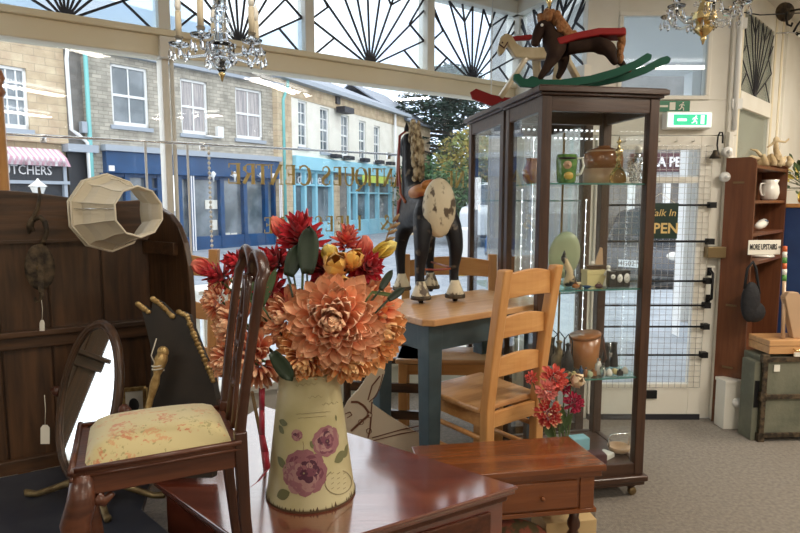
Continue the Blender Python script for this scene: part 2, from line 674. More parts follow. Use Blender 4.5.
# ---- window_1: the big street window
w1 = thing('window_1', 'long shop window with fan patterned leaded lights above a cream transom', 'window', (-1.835, 2.621, 0), WA, kind='structure')
del w1['category']
ZT0, ZT1, ZF1 = 2.10, 2.215, 2.71
mb = MB()
mb.box((S0, -0.05, 0), (SK, 0.10, 0.34))
mb.box((S0, -0.10, 0.34), (SK, 0.12, 0.38))
mb.build('window_sill', 'white_paint', w1)
mb = MB()
mb.box((S0, -0.05, ZT0), (SK, 0.07, ZT1))
mb.box((S0, -0.075, ZT1 - 0.02), (SK, 0.07, ZT1 + 0.012))
mb.build('transom', 'cream_paint', w1, bevel=0.006)
mb = MB()
mb.box((S0, -0.06, ZF1), (SK, 0.08, CEIL))
mb.build('head', 'white_paint', w1, bevel=0.006)
mull = [wa(163, 40).x, wa(307, 55).x, wa(427, 75).x]
for i, sx in enumerate(mull):
    mb = MB()
    w = 0.028
    mb.box((sx - w, -0.045, ZT1), (sx + w, 0.06, ZF1))
    if i == 0:
        mb.box((sx - 0.022, -0.04, 0.38), (sx + 0.012, 0.06, ZT0))
        mb.tube([(sx + 0.028, -0.03, 0.38), (sx + 0.028, -0.03, ZT0 + 0.03)], 0.011, 8)
        mb.box((sx - 0.036, -0.085, ZT0 - 0.01), (sx + 0.036, 0.0, ZT0 + 0.09))
    mb.build('mullion', 'white_paint', w1, bevel=0.004)
mb = MB()
mb.box((SK - 0.035, -0.05, 0.38), (SK + 0.05, 0.08, ZF1))
mb.build('corner_post', 'white_paint', w1, bevel=0.006)
mb = MB(); mb.box((S0, 0.0, 0.38), (SK, 0.006, ZT0)); mb.build('glass', 'glass', w1)

def fan(mb, xa, xb, xc, z0, z1, y, t=0.006):
    w = xb - xa
    h = z1 - z0
    c = Vector((xc, y, z0))
    def P(fx, fz):
        return Vector((xa + w * fx, y, z0 + h * fz))
    def ln(a, b):
        mb.beam(a, b, t * 1.8, t * 1.6, (0, 1, 0))
    for fx, fz in ((0, .42), (0, .86), (.2, 1), (.35, 1), (.47, 1), (.60, 1), (.74, 1), (.9, 1), (1, .80), (1, .42)):
        ln(c, P(fx, fz))
    for s, e in ((0, 1), (1, -1)):
        q = c.lerp(P(s, .42), 0.62)
        ln(q, P(s, 0.0))
        q2 = c.lerp(P(s, .83), 0.72)
        ln(q2, P(s, .42))
        ln(q2, P(s + e * .0, .95))
    for fa, fb in ((.2, .35), (.47, .35), (.60, .74), (.9, .74)):
        m = c.lerp(P(fb, 1), .78)
        ln(P(fa, 1), m)
    mb.ball(c, 0.028, 10, 6, (1, .4, .7))

edges = [S0 + 0.0] + mull + [SK]
cent = [wa(66, 22).x, wa(239, 46).x, wa(370, 68).x, wa(472, 86).x]
for i in range(4):
    xa, xb = edges[i] + .028, edges[i + 1] - .028
    if i == 0:
        xw = cent[0] - (xb - cent[0]) - .056
        mb = MB(); fan(mb, S0 + .03, xw, (S0 + xw) / 2, ZT1, ZF1, 0.0); mb.build('leaded_fan', 'lead', w1)
        mb = MB(); mb.box((S0, 0.008, ZT1), (xw, 0.012, ZF1)); mb.build('fanlight_glass', 'glass_fan', w1)
        xa = cent[0] - (xb - cent[0])
        mb = MB(); mb.box((xa - .06, -0.045, ZT1), (xa, 0.06, ZF1)); mb.build('mullion', 'white_paint', w1)
    mb = MB()
    fan(mb, xa, xb, cent[i], ZT1, ZF1, 0.0)
    mb.build('leaded_fan', 'lead', w1)
    mb = MB(); mb.box((xa, 0.008, ZT1), (xb, 0.012, ZF1)); mb.build('fanlight_glass', 'glass_fan', w1)
    mb = MB()
    for s, cx in ((xa, 1), (xb, -1)):
        if i < 2:
            mb.add([(s, 0.004, ZT1), (s, 0.004, ZT1 + (ZF1 - ZT1) * .42), (cent[i], 0.004, ZT1)], [(0, 1, 2)])
    if i < 2:
        mb.build('frosted_glass', 'glass_frost', w1)

# gold lettering painted on the glass, written to be read from the street
def gl_letter(mb, ch, cx, z0, h, w, y):
    A, B = 0.17, 0.06      # thick and thin strokes, as a share of the height
    def ln(p, q, t):
        a = Vector((cx - (p[0] - .5) * w, y, z0 + p[1] * h))
        b = Vector((cx - (q[0] - .5) * w, y, z0 + q[1] * h))
        mb.beam(a, b, t * h, 0.002, (0, 1, 0))
    def path(ps, t):
        for i in range(len(ps) - 1):
            ln(ps[i], ps[i + 1], t if not isinstance(t, list) else t[min(i, len(t) - 1)])
    def serif(x, z, d=.17):
        ln((x - d, z), (x + d, z), .05)
    def post(x, t=A):
        ln((x, 0), (x, 1), t)
        serif(x, 0.02); serif(x, .98)
    if ch == 'A':
        ln((.1, 0), (.5, 1), B); ln((.5, 1), (.9, 0), A); ln((.25, .34), (.75, .34), B); serif(.1, .02, .13); serif(.9, .02, .13)
    elif ch == 'N':
        post(.12, B); ln((.12, 1), (.88, 0), A); post(.88, B)
    elif ch == 'T':
        post(.5); ln((.0, .96), (1, .96), B); ln((.02, .98), (.02, .78), .05); ln((.98, .98), (.98, .78), .05)
    elif ch == 'I':
        post(.5)
    elif ch in 'QO':
        path([(.5 + .47 * math.cos(R_(a)), .5 + .5 * math.sin(R_(a))) for a in range(0, 361, 24)], [A if (abs(math.cos(R_(a + 12))) > .55) else B for a in range(0, 361, 24)])
        if ch == 'Q':
            path([(.45, .02), (.7, -.22), (1.0, -.26)], .1)
    elif ch == 'U':
        path([(.15, 1), (.15, .3)], A); path([(.15, .3), (.25, .08), (.5, 0), (.75, .08), (.86, .3)], B * 1.4); ln((.86, .3), (.86, 1), B); serif(.15, .98); serif(.86, .98)
    elif ch in 'EFL':
        post(.2)
        if ch != 'L':
            ln((.2, .96), (.85, .96), B); ln((.85, .98), (.85, .78), .05); ln((.2, .52), (.65, .52), B); ln((.65, .62), (.65, .42), .05)
        if ch != 'F':
            ln((.2, .04), (.9, .04), B); ln((.9, .02), (.9, .25), .05)
    elif ch == 'S':
        path([(.85, .75), (.8, .92), (.5, 1), (.2, .9), (.15, .7), (.35, .55), (.65, .45), (.88, .28), (.8, .08), (.5, 0), (.2, .08), (.12, .27)], [B, B, B * 1.5, A * .8, A, A, A, A * .8, B * 1.5, B, B])
    elif ch == 'C':
        path([(.5 + .48 * math.cos(R_(a)), .5 + .5 * math.sin(R_(a))) for a in range(45, 316, 22)], [A if 120 < a < 240 else B * 1.5 for a in range(45, 316, 22)])
        ln((.86, .98), (.86, .76), .05)
    elif ch == 'R':
        post(.2); path([(.2, .96), (.6, .96), (.82, .85), (.82, .65), (.6, .52), (.2, .52)], [B, B, A, B, B]); ln((.5, .52), (.92, .02), A)
    elif ch == 'Y':
        ln((.5, .45), (.5, 0), A); serif(.5, .02); ln((.1, 1), (.5, .45), A); ln((.9, 1), (.5, .45), B); serif(.1, .98, .12); serif(.9, .98, .12)
    elif ch == '&':
        path([(.95, .5), (.7, .1), (.4, 0), (.1, .15), (.15, .4), (.5, .6), (.6, .8), (.45, 1), (.28, .85), (.35, .6), (.9, .02)], [B, B, A, A, B, B, A, B, B, A])

zb1 = (wa(232, 182).z + wa(360, 187.5).z) / 2
zt1 = wa(232, 163).z
zb2 = wa(300, 232.5).z
zt2 = wa(300, 216.5).z
mb = MB()
line1 = [('E', 234, 14), ('R', 249, 13), ('T', 262.5, 13), ('N', 276, 12.5), ('E', 290, 11), ('C', 304, 12), ('S', 326, 9.5), ('E', 337, 8.5), ('U', 349, 10.5), ('Q', 361, 11), ('I', 369.3, 4), ('T', 377, 9), ('N', 387.5, 9.5), ('A', 398.5, 10), ('E', 449, 7), ('N', 459.5, 9), ('E', 471, 8)]
for ch, px, pw in line1:
    c = wa(px, 176).x
    w = wa(px + pw / 2, 176).x - wa(px - pw / 2, 176).x
    gl_letter(mb, ch, c, zb1, zt1 - zb1, w, -0.003)
for ch, px, pw in (('E', 268, 9), ('L', 280, 9), ('Y', 293, 10), ('T', 305.5, 9), ('S', 318, 8.5), ('E', 329, 8), ('F', 339.5, 8), ('I', 347.5, 4), ('L', 357, 8), ('&', 386, 12)):
    c = wa(px, 225).x
    w = wa(px + pw / 2, 225).x - wa(px - pw / 2, 225).x
    gl_letter(mb, ch, c, zb2, zt2 - zb2, w, -0.003)
tag(mb.build('gold_lettering', 'gold_leaf', w1), 'gilded window lettering ANTIQUES CENTRE')

# curtain rail inside the window with its drop rods
r0, r1 = wa(0, 130, -0.12), wa(405, 157.5, -0.12)
rz_ = (r0.z + r1.z) / 2
root = thing('curtain_rail', 'thin grey rail running across the inside of the street window', 'rail', (-1.835, 2.621, 0), WA)
mb = MB(); mb.tube([(S0 + .9, -.12, rz_), (r1.x, -.12, rz_)], 0.006, 8); mb.build('rail', 'chrome', root)
for px in (46, 209, 399):
    x = wa(px, 140, -.12).x
    mb = MB(); mb.tube([(x, -.12, rz_), (x, 0.0, rz_)], 0.005, 6); mb.box((x - .012, -0.01, rz_ - .02), (x + .012, 0.0, rz_ + .02)); mb.build('bracket', 'chrome', root)
for px in (145, 187):
    x = wa(px, 140, -.12).x
    mb = MB(); mb.tube([(x, -.12, rz_), (x, -.12, 0.42)], 0.006, 6); mb.build('drop_rod', 'plastic_white', root)
x = wa(209, 160, -.14).x  # beads added for a dotted reflection of the cabinet lights in the glass
mb = MB(); mb.tube([(x, -.14, rz_), (x, -.14, rz_ - .75)], 0.0015, 4)
for k in range(30):
    mb.ball((x, -.14, rz_ - .02 - k * .0245), .0085, 8, 6)
solo('bead_reflection', mb, 'plate_white', 'string of white beads added for a dotted reflection in the glass before the blue shop', 'beads', loc=(-1.835, 2.621, 0), rz=WA)
x = wa(491, 100, -.3).x
mb = MB(); mb.tube([(x, -.3, 0.5), (x, -.3, CEIL)], 0.003, 6)
solo('blind_cord', mb, 'plastic_white', 'thin white cord hanging from the ceiling in front of the dark tall tree', 'cord', loc=(-1.835, 2.621, 0), rz=WA)

# ---- window_2: the return window beside the doorway
dx, dy = 1.16 - KP.x, 3.75 - KP.y
L2 = math.hypot(dx, dy)
w2 = thing('window_2', None, None, (KP.x, KP.y, 0), math.atan2(dy, dx), kind='structure')
mb = MB(); mb.box((0, -.04, 0), (L2, .06, .38)); mb.build('window_sill', 'white_paint', w2)
mb = MB(); mb.box((0, -.05, ZT0), (L2, .05, ZT1)); mb.build('transom', 'white_paint', w2)
mb = MB(); mb.box((0, -.05, ZF1), (L2, .05, CEIL)); mb.build('head', 'white_paint', w2)
mb = MB(); mb.box((.02, 0, .38), (L2 - .04, .006, ZT0)); mb.build('glass', 'glass', w2)
mb = MB(); mb.box((.02, 0.008, ZT1), (L2 - .04, .012, ZF1)); mb.build('fanlight_glass', 'glass_fan', w2)
mb = MB(); fan(mb, .05, L2 - .05, L2 * .42, ZT1, ZF1, 0.0, .007); mb.build('leaded_fan', 'lead', w2)

# ---- the door wall (faces the camera, Y = 3.75)
DY = 3.75
def dxp(px, py=200):
    return at(px, py, DY).x
def dzp(py):
    return at(650, py, DY).z
XL, XR = 1.16, dxp(722, 250)
xdl, xdr = 1.205, dxp(706.5, 250)        # door leaf
zd1 = dzp(136)                                    # top of the door leaf
xul, xur, zu0, zu1 = dxp(618, 50), dxp(711, 50), dzp(100), dzp(12)
mb = MB()
mb.box((XL - .03, DY, 0), (xdl, DY + .1, zd1))                      # left post
mb.box((xdr + .008, DY, 0), (XR + .05, DY + .1, zd1))                 # right post
mb.box((XL - .03, DY, zd1 + .005), (XR + .05, DY + .1, zu0))          # between door and top light
mb.box((XL - .03, DY, zu0), (xul, DY + .1, CEIL))
mb.box((xur, DY, zu0), (XR + .05, DY + .1, CEIL))
mb.box((xul, DY, zu1), (xur, DY + .1, CEIL))
struct('wall_door', mb, 'white_paint', bevel=0.003)
w3 = thing('window_3', None, None, (xul, DY, zu0), 0, kind='structure')
W, H = xur - xul, zu1 - zu0
mb = MB()
t = .025
mb.box((0, -.015, 0), (W, .03, t)); mb.box((0, -.015, H - t), (W, .03, H)); mb.box((0, -.015, t), (t, .03, H - t)); mb.box((W - t, -.015, t), (W, .03, H - t))
mb.build('window_frame', 'white_paint', w3, bevel=.004)
mb = MB(); mb.box((t, 0, t), (W - t, .006, H - t)); mb.build('glass', 'glass_fan', w3)
# right hand architrave and pipe
mb = MB()
xa = dxp(719, 250)
mb.box((xa - .005, DY - .05, 0), (dxp(729, 150), DY, zd1 + .02)); mb.box((xa - .005, DY - .03, zd1 + .02), (xa + .04, DY, CEIL))
struct('trim_1', mb, 'white_paint', bevel=.005)
mb = MB()
xa = dxp(735, 80)
mb.tube([(xa - .01, DY - .04, zd1 + .03), (xa - .01, DY - .04, CEIL)], .014, 10)
for z in (1.95, 2.42):
    mb.box((xa - .03, DY - .045, z), (xa + .03, DY, z + .06))
struct('trim_2', mb, 'plastic_white')

# ---- door_1
d1 = thing('door_1', None, None, (xdl, DY, 0), 0, kind='structure')
W = xdr - xdl
zg0, zg1 = dzp(383), dzp(150)
gx0, gx1 = .055, dxp(694, 250) - xdl
mb = MB()
mb.box((0, -.02, .03), (gx0, .03, zd1)); mb.box((gx1, -.02, .03), (W, .03, zd1))
mb.box((gx0, -.02, .03), (gx1, .03, zg0)); mb.box((gx0, -.02, zg1), (gx1, .03, zd1))
zm = dzp(180)
mb.box((gx0, -.015, zm - .02), (gx1, .03, zm + .02))
mb.build('leaf', 'white_paint', d1, bevel=.004)
mb = MB(); mb.box((gx0, .0, zg0), (gx1, .006, zg1)); mb.build('glass', 'glass', d1)
mb = MB(); mb.box((0, -.03, .0), (W, .03, .035)); mb.build('weatherboard', 'lead', d1)
mb = MB()
gz0, gz1, ga, gb = dzp(386), dzp(146), .03, dxp(704.5, 250) - xdl
n = 17
for i in range(n + 1):
    x = ga + (gb - ga) * i / n
    mb.beam((x, -.032, gz0), (x, -.032, gz1), .0026, .0026)
nz = 42
for i in range(nz + 1):
    z = gz0 + (gz1 - gz0) * i / nz
    mb.beam((ga, -.032, z), (gb, -.032, z), .0022, .0022)
mb.build('wire_mesh', 'chrome', d1)
for py in (205, 241, 280, 304, 325, 353):
    z = dzp(py)
    mb = MB()
    mb.tube([(.02, -.05, z), (gb + .01, -.05, z)], .0065, 8)
    mb.box((gb - .01, -.06, z - .018), (gb + .03, -.02, z + .018))
    mb.build('security_bar', 'black_iron', d1)
mb = MB()
mb.box((dxp(702, 250) - xdl, -.075, dzp(257)), (dxp(720, 250) - xdl, -.02, dzp(246)))
mb.build('lock_box', 'old_brass', d1, bevel=.004)
mb = MB()
hx = dxp(706.5, 285) - xdl
mb.tube([(hx, -.03, dzp(269)), (hx, -.07, dzp(272)), (hx, -.07, dzp(297)), (hx, -.03, dzp(300))], .008, 8)
mb.box((hx - .012, -.03, dzp(275)), (hx + .012, -.02, dzp(267))); mb.box((hx - .012, -.03, dzp(302)), (hx + .012, -.02, dzp(294)))
mb.build('door_handle', 'black_iron', d1)
mb = MB(); mb.box((dxp(642, 390) - xdl, -.035, dzp(397)), (dxp(655, 390) - xdl, -.02, dzp(389))); mb.build('letter_slot', 'black_iron', d1, bevel=.002)
mb = MB()
for i in range(5):
    mb.tube([(dxp(623 + i * 17, 140) - xdl, -.02, dzp(142)), (dxp(623 + i * 17, 140) - xdl, -.045, dzp(142)), (dxp(623 + i * 17, 140) - xdl, -.045, dzp(139))], .004, 6)
mb.build('mesh_hook', 'white_paint', d1)

# signs over and on the door
M['sign_green'] = mat('sign_green', (0.0, 0.16, 0.07), 0.4)
M['sign_lit'] = mat('exit_sign_lit', (0.8, 0.9, 0.85), 0.4, emit=(0.75, 1.0, 0.88), estr=1.3)
M['sign_lit_green'] = mat('exit_sign_lit_green', (0.02, 0.5, 0.25), 0.4, emit=(0.03, 0.62, 0.32), estr=0.75)
def running_man(mb, x, z, h, y):
    def ln(a, b, t): mb.beam((x + a[0] * h, y, z + a[1] * h), (x + b[0] * h, y, z + b[1] * h), t * h, .002, (0, 1, 0))
    mb.ball((x + .12 * h, y, z + .88 * h), .09 * h, 10, 6, (1, .2, 1))
    ln((.05, .78), (-.05, .42), .17); ln((.05, .74), (.28, .58), .09); ln((.05, .74), (-.2, .66), .09)
    ln((-.2, .66), (-.3, .5), .08); ln((-.04, .42), (.2, .28), .11); ln((.2, .28), (.2, .02), .1); ln((-.05, .42), (-.15, .18), .11); ln((-.15, .18), (-.38, .12), .1)
sg = thing('exit_sign', 'flat green running man exit sign fixed above the lit one', 'sign', (dxp(676, 106), DY, dzp(112)))
hh = dzp(101) - dzp(112); ww = dxp(688, 106) - dxp(652, 106)
mb = MB(); mb.box((-ww * .62, -.012, 0), (ww * .36, 0, hh)); mb.build('board', 'sign_green', sg)
mb = MB(); running_man(mb, .03, hh * .1, hh * .8, -.014)
mb.box((-.045, -.015, hh * .15), (-.01, -.012, hh * .85)); mb.beam((-.11, -.0135, hh * .5), (-.055, -.0135, hh * .5), hh * .18, .002, (0, 1, 0))
mb.build('symbol', 'paper', sg)
sg = thing('lit_exit_sign', 'glowing green and white emergency exit light box over the door', 'sign', (dxp(684, 120), DY, dzp(130)))
hh = dzp(113) - dzp(130); ww = dxp(707, 120) - dxp(662, 120)
mb = MB(); mb.box((-ww / 2, -.07, 0), (ww / 2, 0, hh)); mb.build('housing', 'plastic_white', sg, bevel=.006)
mb = MB(); mb.box((-ww / 2 + .008, -.074, .012), (ww / 2 - .008, -.07, hh - .01)); mb.build('lit_panel', 'sign_lit', sg)
mb = MB()
mb.box((-ww / 2 + .04, -.0765, hh * .2), (ww / 2 - .035, -.074, hh * .82))
mb.build('green_field', 'sign_lit_green', sg)
mb = MB(); running_man(mb, .03, hh * .26, hh * .5, -.078); mb.beam((-.075, -.078, hh * .5), (-.02, -.078, hh * .5), hh * .14, .002, (0, 1, 0)); mb.box((.065, -.079, hh * .26), (.085, -.077, hh * .76)); mb.build('symbol', 'sign_lit', sg)

M['sign_dark'] = mat('sign_dark_green', (0.008, 0.03, 0.022), 0.4)
M['sign_gold'] = mat('sign_gold', (0.7, 0.5, 0.2), 0.4)
sg = thing('open_sign', 'dark green hanging sign with gold lettering reading Walk In OPEN on the door', 'sign', (dxp(655, 230), DY - .06, dzp(238)))
hh = dzp(203) - dzp(238); ww = dxp(672, 230) - dxp(637, 230)
mb = MB(); mb.box((-ww / 2, -.006, 0), (ww / 2, .006, hh)); mb.build('board', 'sign_dark', sg)
text('lettering', 'OPEN', .088, 'sign_gold', frame_T((0, -.008, hh * .28), (1, 0, 0), (0, 0, 1)), sg, bold=.002)
text('lettering', 'Walk In', .062, 'sign_gold', frame_T((0, -.008, hh * .72), (1, .0, .0), (.2, 0, 1)), sg)
mb = MB(); mb.tube([(-ww / 2 + .02, 0, hh), (0, 0, hh + .06), (ww / 2 - .02, 0, hh)], .002, 5); mb.build('string', 'string', sg)

# door furniture on the frame: two round sounders and a hanging black bell
for k, (px, py, lab) in enumerate(((726, 152, 'white round alarm sounder on the door frame, the upper of two'), (724, 177, 'white round alarm sounder on the door frame, the lower of two'))):
    q = at(px, py, DY - .05)
    sg = thing('alarm_sounder', lab, 'alarm', (q.x, DY - .05, q.z), group='round sounders beside the door')
    T = Matrix.Rotation(PI / 2, 4, 'X')
    mb = MB(); mb.lathe([(.03, 0), (.03, .02), (.024, .03), (.012, .032)], 18, T); mb.build('body', 'plastic_white', sg)
    mb = MB(); mb.lathe([(.012, .03), (.012, .05), (.002, .052)], 14, T); mb.build('cap', 'plastic_white', sg)
q = at(717, 152, DY - .06)
bl = thing('shop_bell', 'black iron door bell hanging on a curled spring beside the door', 'bell', (q.x, DY - .05, q.z))
mb = MB(); mb.tube([(.02, 0, -.02), (.0, -.02, .0), (-.012, -.03, .04), (-.01, -.03, .09), (.0, -.03, .115), (.014, -.03, .115), (.02, -.03, .09), (.02, -.03, .05)], .005, 8); mb.build('spring', 'black_iron', bl)
mb = MB(); mb.lathe([(.004, .03), (.012, .028), (.018, .01), (.026, -.005), (.032, -.02)], 16, Matrix.Translation((-.02, -.03, -.02))); mb.build('bell', 'iron_rust', bl)

# ---- window_4: wall running away to the right of the door
WC = math.atan2(.72, .695)
WCM = Matrix.Translation((XR + .03, DY, 0)) @ Matrix.Rotation(WC, 4, 'Z')
WCI = WCM.inverted()
w4 = thing('window_4', None, None, (XR + .03, DY, 0), WC, kind='structure')
def wc(px, py, y=0.0):
    return on_plane(px, py, WCI, y)
a0, a1 = wc(742, 60).x, wc(773, 60).x
zt0, zt1 = wc(755, 113).z, wc(755, 97).z
zf1 = wc(743, 6).z
LC = 3.0
mb = MB()
mb.box((-.02, 0, 0), (a0, .1, CEIL)); mb.box((a1, 0, 0), (a1 + .34, .1, CEIL)); mb.box((a0, 0, zf1), (a1, .1, CEIL)); mb.box((a0, -.008, zt0), (a1, .06, zt1)); mb.box((a0, 0, 0), (a1, .1, .5))
mb.box((a1 + .3, -.02, 0), (LC, .1, CEIL))
mb.build('frame', 'white_paint', w4, bevel=.004)
M['cream_blind'] = mat('cream_blind', (0.62, 0.56, 0.42), 0.8, c2=(.56, .5, .38), scale=4)
mb = MB(); mb.box((a0, .03, .5), (a1, .035, zt0)); mb.build('blind', 'cream_blind', w4)
mb = MB(); mb.box((a0, .010, .5), (a1, .014, zt0)); mb.box((a0, .010, zt1), (a1, .014, zf1)); mb.build('glass', 'glass_fan', w4)
mb = MB(); mb.box((a0, .03, zt1), (a1, .035, zf1)); mb.build('blind', 'cream_blind', w4)
mb = MB(); fan(mb, a0, a1, a0 + (a1 - a0) * .48, zt1, zf1, .004, .0035); mb.build('leaded_fan', 'lead', w4)
mb = MB()
for x in (a0 - .03, a1 + .03, a1 + .22, a1 + .33):
    mb.box((x - .02, -.008, 0), (x + .02, 0, CEIL))
struct_o = mb.build('beading', 'cream_paint', w4, bevel=.004)
for x, y, z, r in [(q[0], q[1], 2.72, q[2]) for q in TUBES]:
    pass

# ceiling tubes
tube0 = None
for i, (x, y, r) in enumerate(TUBES):
    lab = ['above the carved chair and jug', 'above the glass cabinet end of the shop', 'behind the camera on the left', 'behind the camera in the middle', 'far behind on the right', 'far behind on the left', 'along the right side near the stairs', 'along the right side behind the camera'][i]
    if tube0 is None:
        t0 = thing('fluorescent_light', 'x', 'ceiling light', (x, y, CEIL), R_(r), 'fluorescent ceiling lights')
        mb = MB(); mb.box((-.62, -.05, -.05), (.62, .05, 0)); mb.build('batten', 'plastic_white', t0, bevel=.006)
        mb = MB(); mb.tube([(-.6, 0, -.075), (.6, 0, -.075)], .016, 10); mb.build('tube', 'tube_glow', t0)
        for s in (-1, 1):
            mb = MB(); mb.box((s * .61 - .012, -.02, -.1), (s * .61 + .012, .02, -.04)); mb.build('tube_holder', 'plastic_white', t0)
        tube0 = t0
    else:
        t0 = copy_tree(tube0)
        t0.location = (x, y, CEIL)
        t0.rotation_euler = (0, 0, R_(r))
    t0['label'] = 'white fluorescent ceiling light ' + lab

# ================================================================== OUTSIDE
mb = MB(); mb.box((-60, 2.0, -.32), (80, 90, -.16)); struct('road', mb, 'asphalt')
mb = MB()
mb.slab([(-6, -.4), (P0W.x - .05, P0W.y + .1), (KP.x + .03, KP.y + .1), (1.25, 3.86), (2.2, 3.9), (5.6, 6.5), (9, 10.5), (-.2, 9.2), (-9, 2.5)], -.16, -.07)
struct('pavement', mb, 'paving')

class Facade:
    def __init__(s, name, P, psi, label, cat='building', group=None):
        s.rz = PI / 2 - R_(psi)
        s.M = Matrix.Translation(P) @ Matrix.Rotation(s.rz, 4, 'Z')
        s.I = s.M.inverted()
        s.root = thing(name, label, cat, P, s.rz, group)
        s.z = P[2]
    def p(s, px, py, y=0.0):
        q = on_plane(px, py, s.I, y)
        return q.x, q.z
    def rect(s, x0, y0, x1, y1, ym=None):
        """px rectangle; heights taken at the rectangle's middle column"""
        xm = (x0 + x1) / 2
        a = s.p(x0, y0)[0]
        b = s.p(x1, y0)[0]
        return a, b, s.p(xm, y1)[1], s.p(xm, y0)[1]

def wall_with_holes(mb, x0, x1, z0, z1, holes, y0=0.0, y1=.35):
    """front face at y0 with rectangular holes, reveals go back to y1; holes sorted by x and not overlapping in x"""
    holes = sorted(holes)
    cx = x0
    for (a, b, c, d) in holes:
        if a > cx:
            mb.box((cx, y0, z0), (a, y1, z1))
        mb.box((a, y0, z0), (b, y1, c))
        mb.box((a, y0, d), (b, y1, z1))
        cx = b
    if cx < x1:
        mb.box((cx, y0, z0), (x1, y1, z1))

M['stone_grey'] = brick('grey_rubble_stone', (0.50, 0.455, 0.375), (0.36, 0.33, 0.27), (0.30, 0.275, 0.23), .27, .105, .4, .014)
M['stone_warm'] = brick('warm_sandstone', (0.62, 0.49, 0.33), (0.52, 0.40, 0.26), (0.42, 0.33, 0.23), .5, .19, .25, .010)
M['stone_dark'] = brick('dark_rubble', (0.26, 0.24, 0.22), (0.2, 0.19, 0.18), (0.23, 0.21, 0.19), .36, .18)  # dark grey stone, its own tone over the whole wall
M['render_cream'] = mat('cream_render', (0.86, 0.82, 0.72), 0.8, c2=(.8, .76, .66), scale=2)
M['shop_blue'] = mat('shop_blue', (0.006, 0.055, 0.155), 0.35, c2=(.010, .07, .19), scale=3)
M['shop_pale_blue'] = mat('shop_pale_blue', (0.30, 0.62, 0.74), 0.4, c2=(.34, .66, .78), scale=2)
M['shop_black'] = mat('shop_black', (0.025, 0.03, 0.04), 0.4)
M['win_white'] = mat('window_white', (0.82, 0.82, 0.8), 0.4)
M['win_dark'] = mat('dark_window_pane', (0.10, 0.13, 0.15), 0.08, c2=(.24, .28, .31), scale=1.2, spec=.9)
M['win_pale'] = mat('curtained_pane', (0.42, 0.38, 0.36), 0.15, c2=(.26, .24, .25), scale=3, spec=.9, stretch=(6, 1, .4))
M['slate'] = mat('slate_roof', (0.19, 0.22, 0.27), 0.6, c2=(.26, .29, .34), scale=3, stretch=(1, 6, 6))
M['lead_grey'] = mat('lead_flashing', (0.36, 0.4, 0.45), 0.5)
M['turquoise'] = mat('turquoise_pipe', (0.20, 0.52, 0.50), 0.5)
M['awning_pink'] = mat('awning_pink', (0.72, 0.42, 0.50), 0.8)
M['awning_white'] = mat('awning_white', (0.86, 0.84, 0.84), 0.8)
M['lime'] = mat('lime_poster', (0.55, 0.68, 0.12), 0.6)
M['maroon'] = mat('maroon_sign', (0.09, 0.03, 0.035), 0.5)

def sash(f, rc, nx=2, nz=2, pane='win_dark', frame='win_white', deep=.12, name='window'):
    a, b, c, d = rc
    w, h = b - a, d - c
    mb = MB()
    t = .07
    mb.box((a, deep - .06, c), (b, deep, c + t * 1.5)); mb.box((a, deep - .06, d - t), (b, deep, d)); mb.box((a, deep - .06, c), (a + t, deep, d)); mb.box((b - t, deep - .06, c), (b, deep, d))
    for i in range(1, nx):
        x = a + w * i / nx
        mb.box((x - .018, deep - .03, c), (x + .018, deep, d))
    for i in range(1, nz):
        z = c + h * i / nz
        tt = .035 if (i * 2 == nz) else .018
        mb.box((a, deep - .045 if tt > .02 else deep - .03, z - tt), (b, deep, z + tt))
    o = mb.build(name, frame, f.root)
    mb = MB(); mb.box((a + .02, deep - .005, c + .02), (b - .02, deep + .02, d - .02)); mb.build('pane', pane, o)
    mb = MB(); mb.box((a - .08, -.07, c - .12), (b + .08, deep, c - .01)); mb.build('stone_sill', 'lead_grey', o)
    return o

# ---- building with the dark blue shop
P0 = (-6.334, 18.946, -.16)
f1 = Facade('stone_shop_building', P0, 38, 'grey stone building over a dark blue shopfront across the street')
xe = f1.p(281, 77)[0]
x85 = f1.p(85, 100)[0]
ez = f1.p(281, 77)[1]
wins = [f1.rect(110, 66, 147, 126), f1.rect(180, 80, 207, 134), f1.rect(235, 89, 262, 139)]
fz1 = f1.p(105, 151)[1]; fz0 = f1.p(105, 173)[1]
sx0, sx1 = f1.p(103, 170)[0], f1.p(276, 190)[0]
mb = MB()
wall_with_holes(mb, x85, xe, fz1 - .1, ez, [tuple(w) for w in wins])
wall_with_holes(mb, x85, xe, 0, fz1 - .1, [(sx0, sx1, .0, fz1 - .2)])
mb.build('wall', 'stone_grey', f1.root)
for w in wins:
    sash(f1, w, 2, 2, 'win_pale' if w is not wins[0] else 'win_dark')
mb = MB(); mb.box((x85 - .1, -.3, ez), (xe, .5, ez + .14)); mb.box((x85 - .1, -.18, ez - .35), (xe, 0, ez - .25)); mb.build('eaves', 'lead_grey', f1.root)
mb = MB(); mb.add([(x85, -.3, ez + .14), (xe, -.3, ez + .14), (xe, 4, ez + 2.4), (x85, 4, ez + 2.4), (xe, 4, ez), (x85, 4, ez)], [(0, 1, 2, 3), (3, 2, 4, 5)]); mb.build('roof', 'slate', f1.root, solid=.1)
mb = MB(); mb.box((sx0, -.22, fz0), (sx1, .1, fz1)); mb.build('fascia', 'shop_blue', f1.root, bevel=.02)
mb = MB(); mb.box((sx0 - .05, -.32, fz1), (sx1 + .05, .1, fz1 + .16)); mb.build('cornice', 'lead_grey', f1.root)
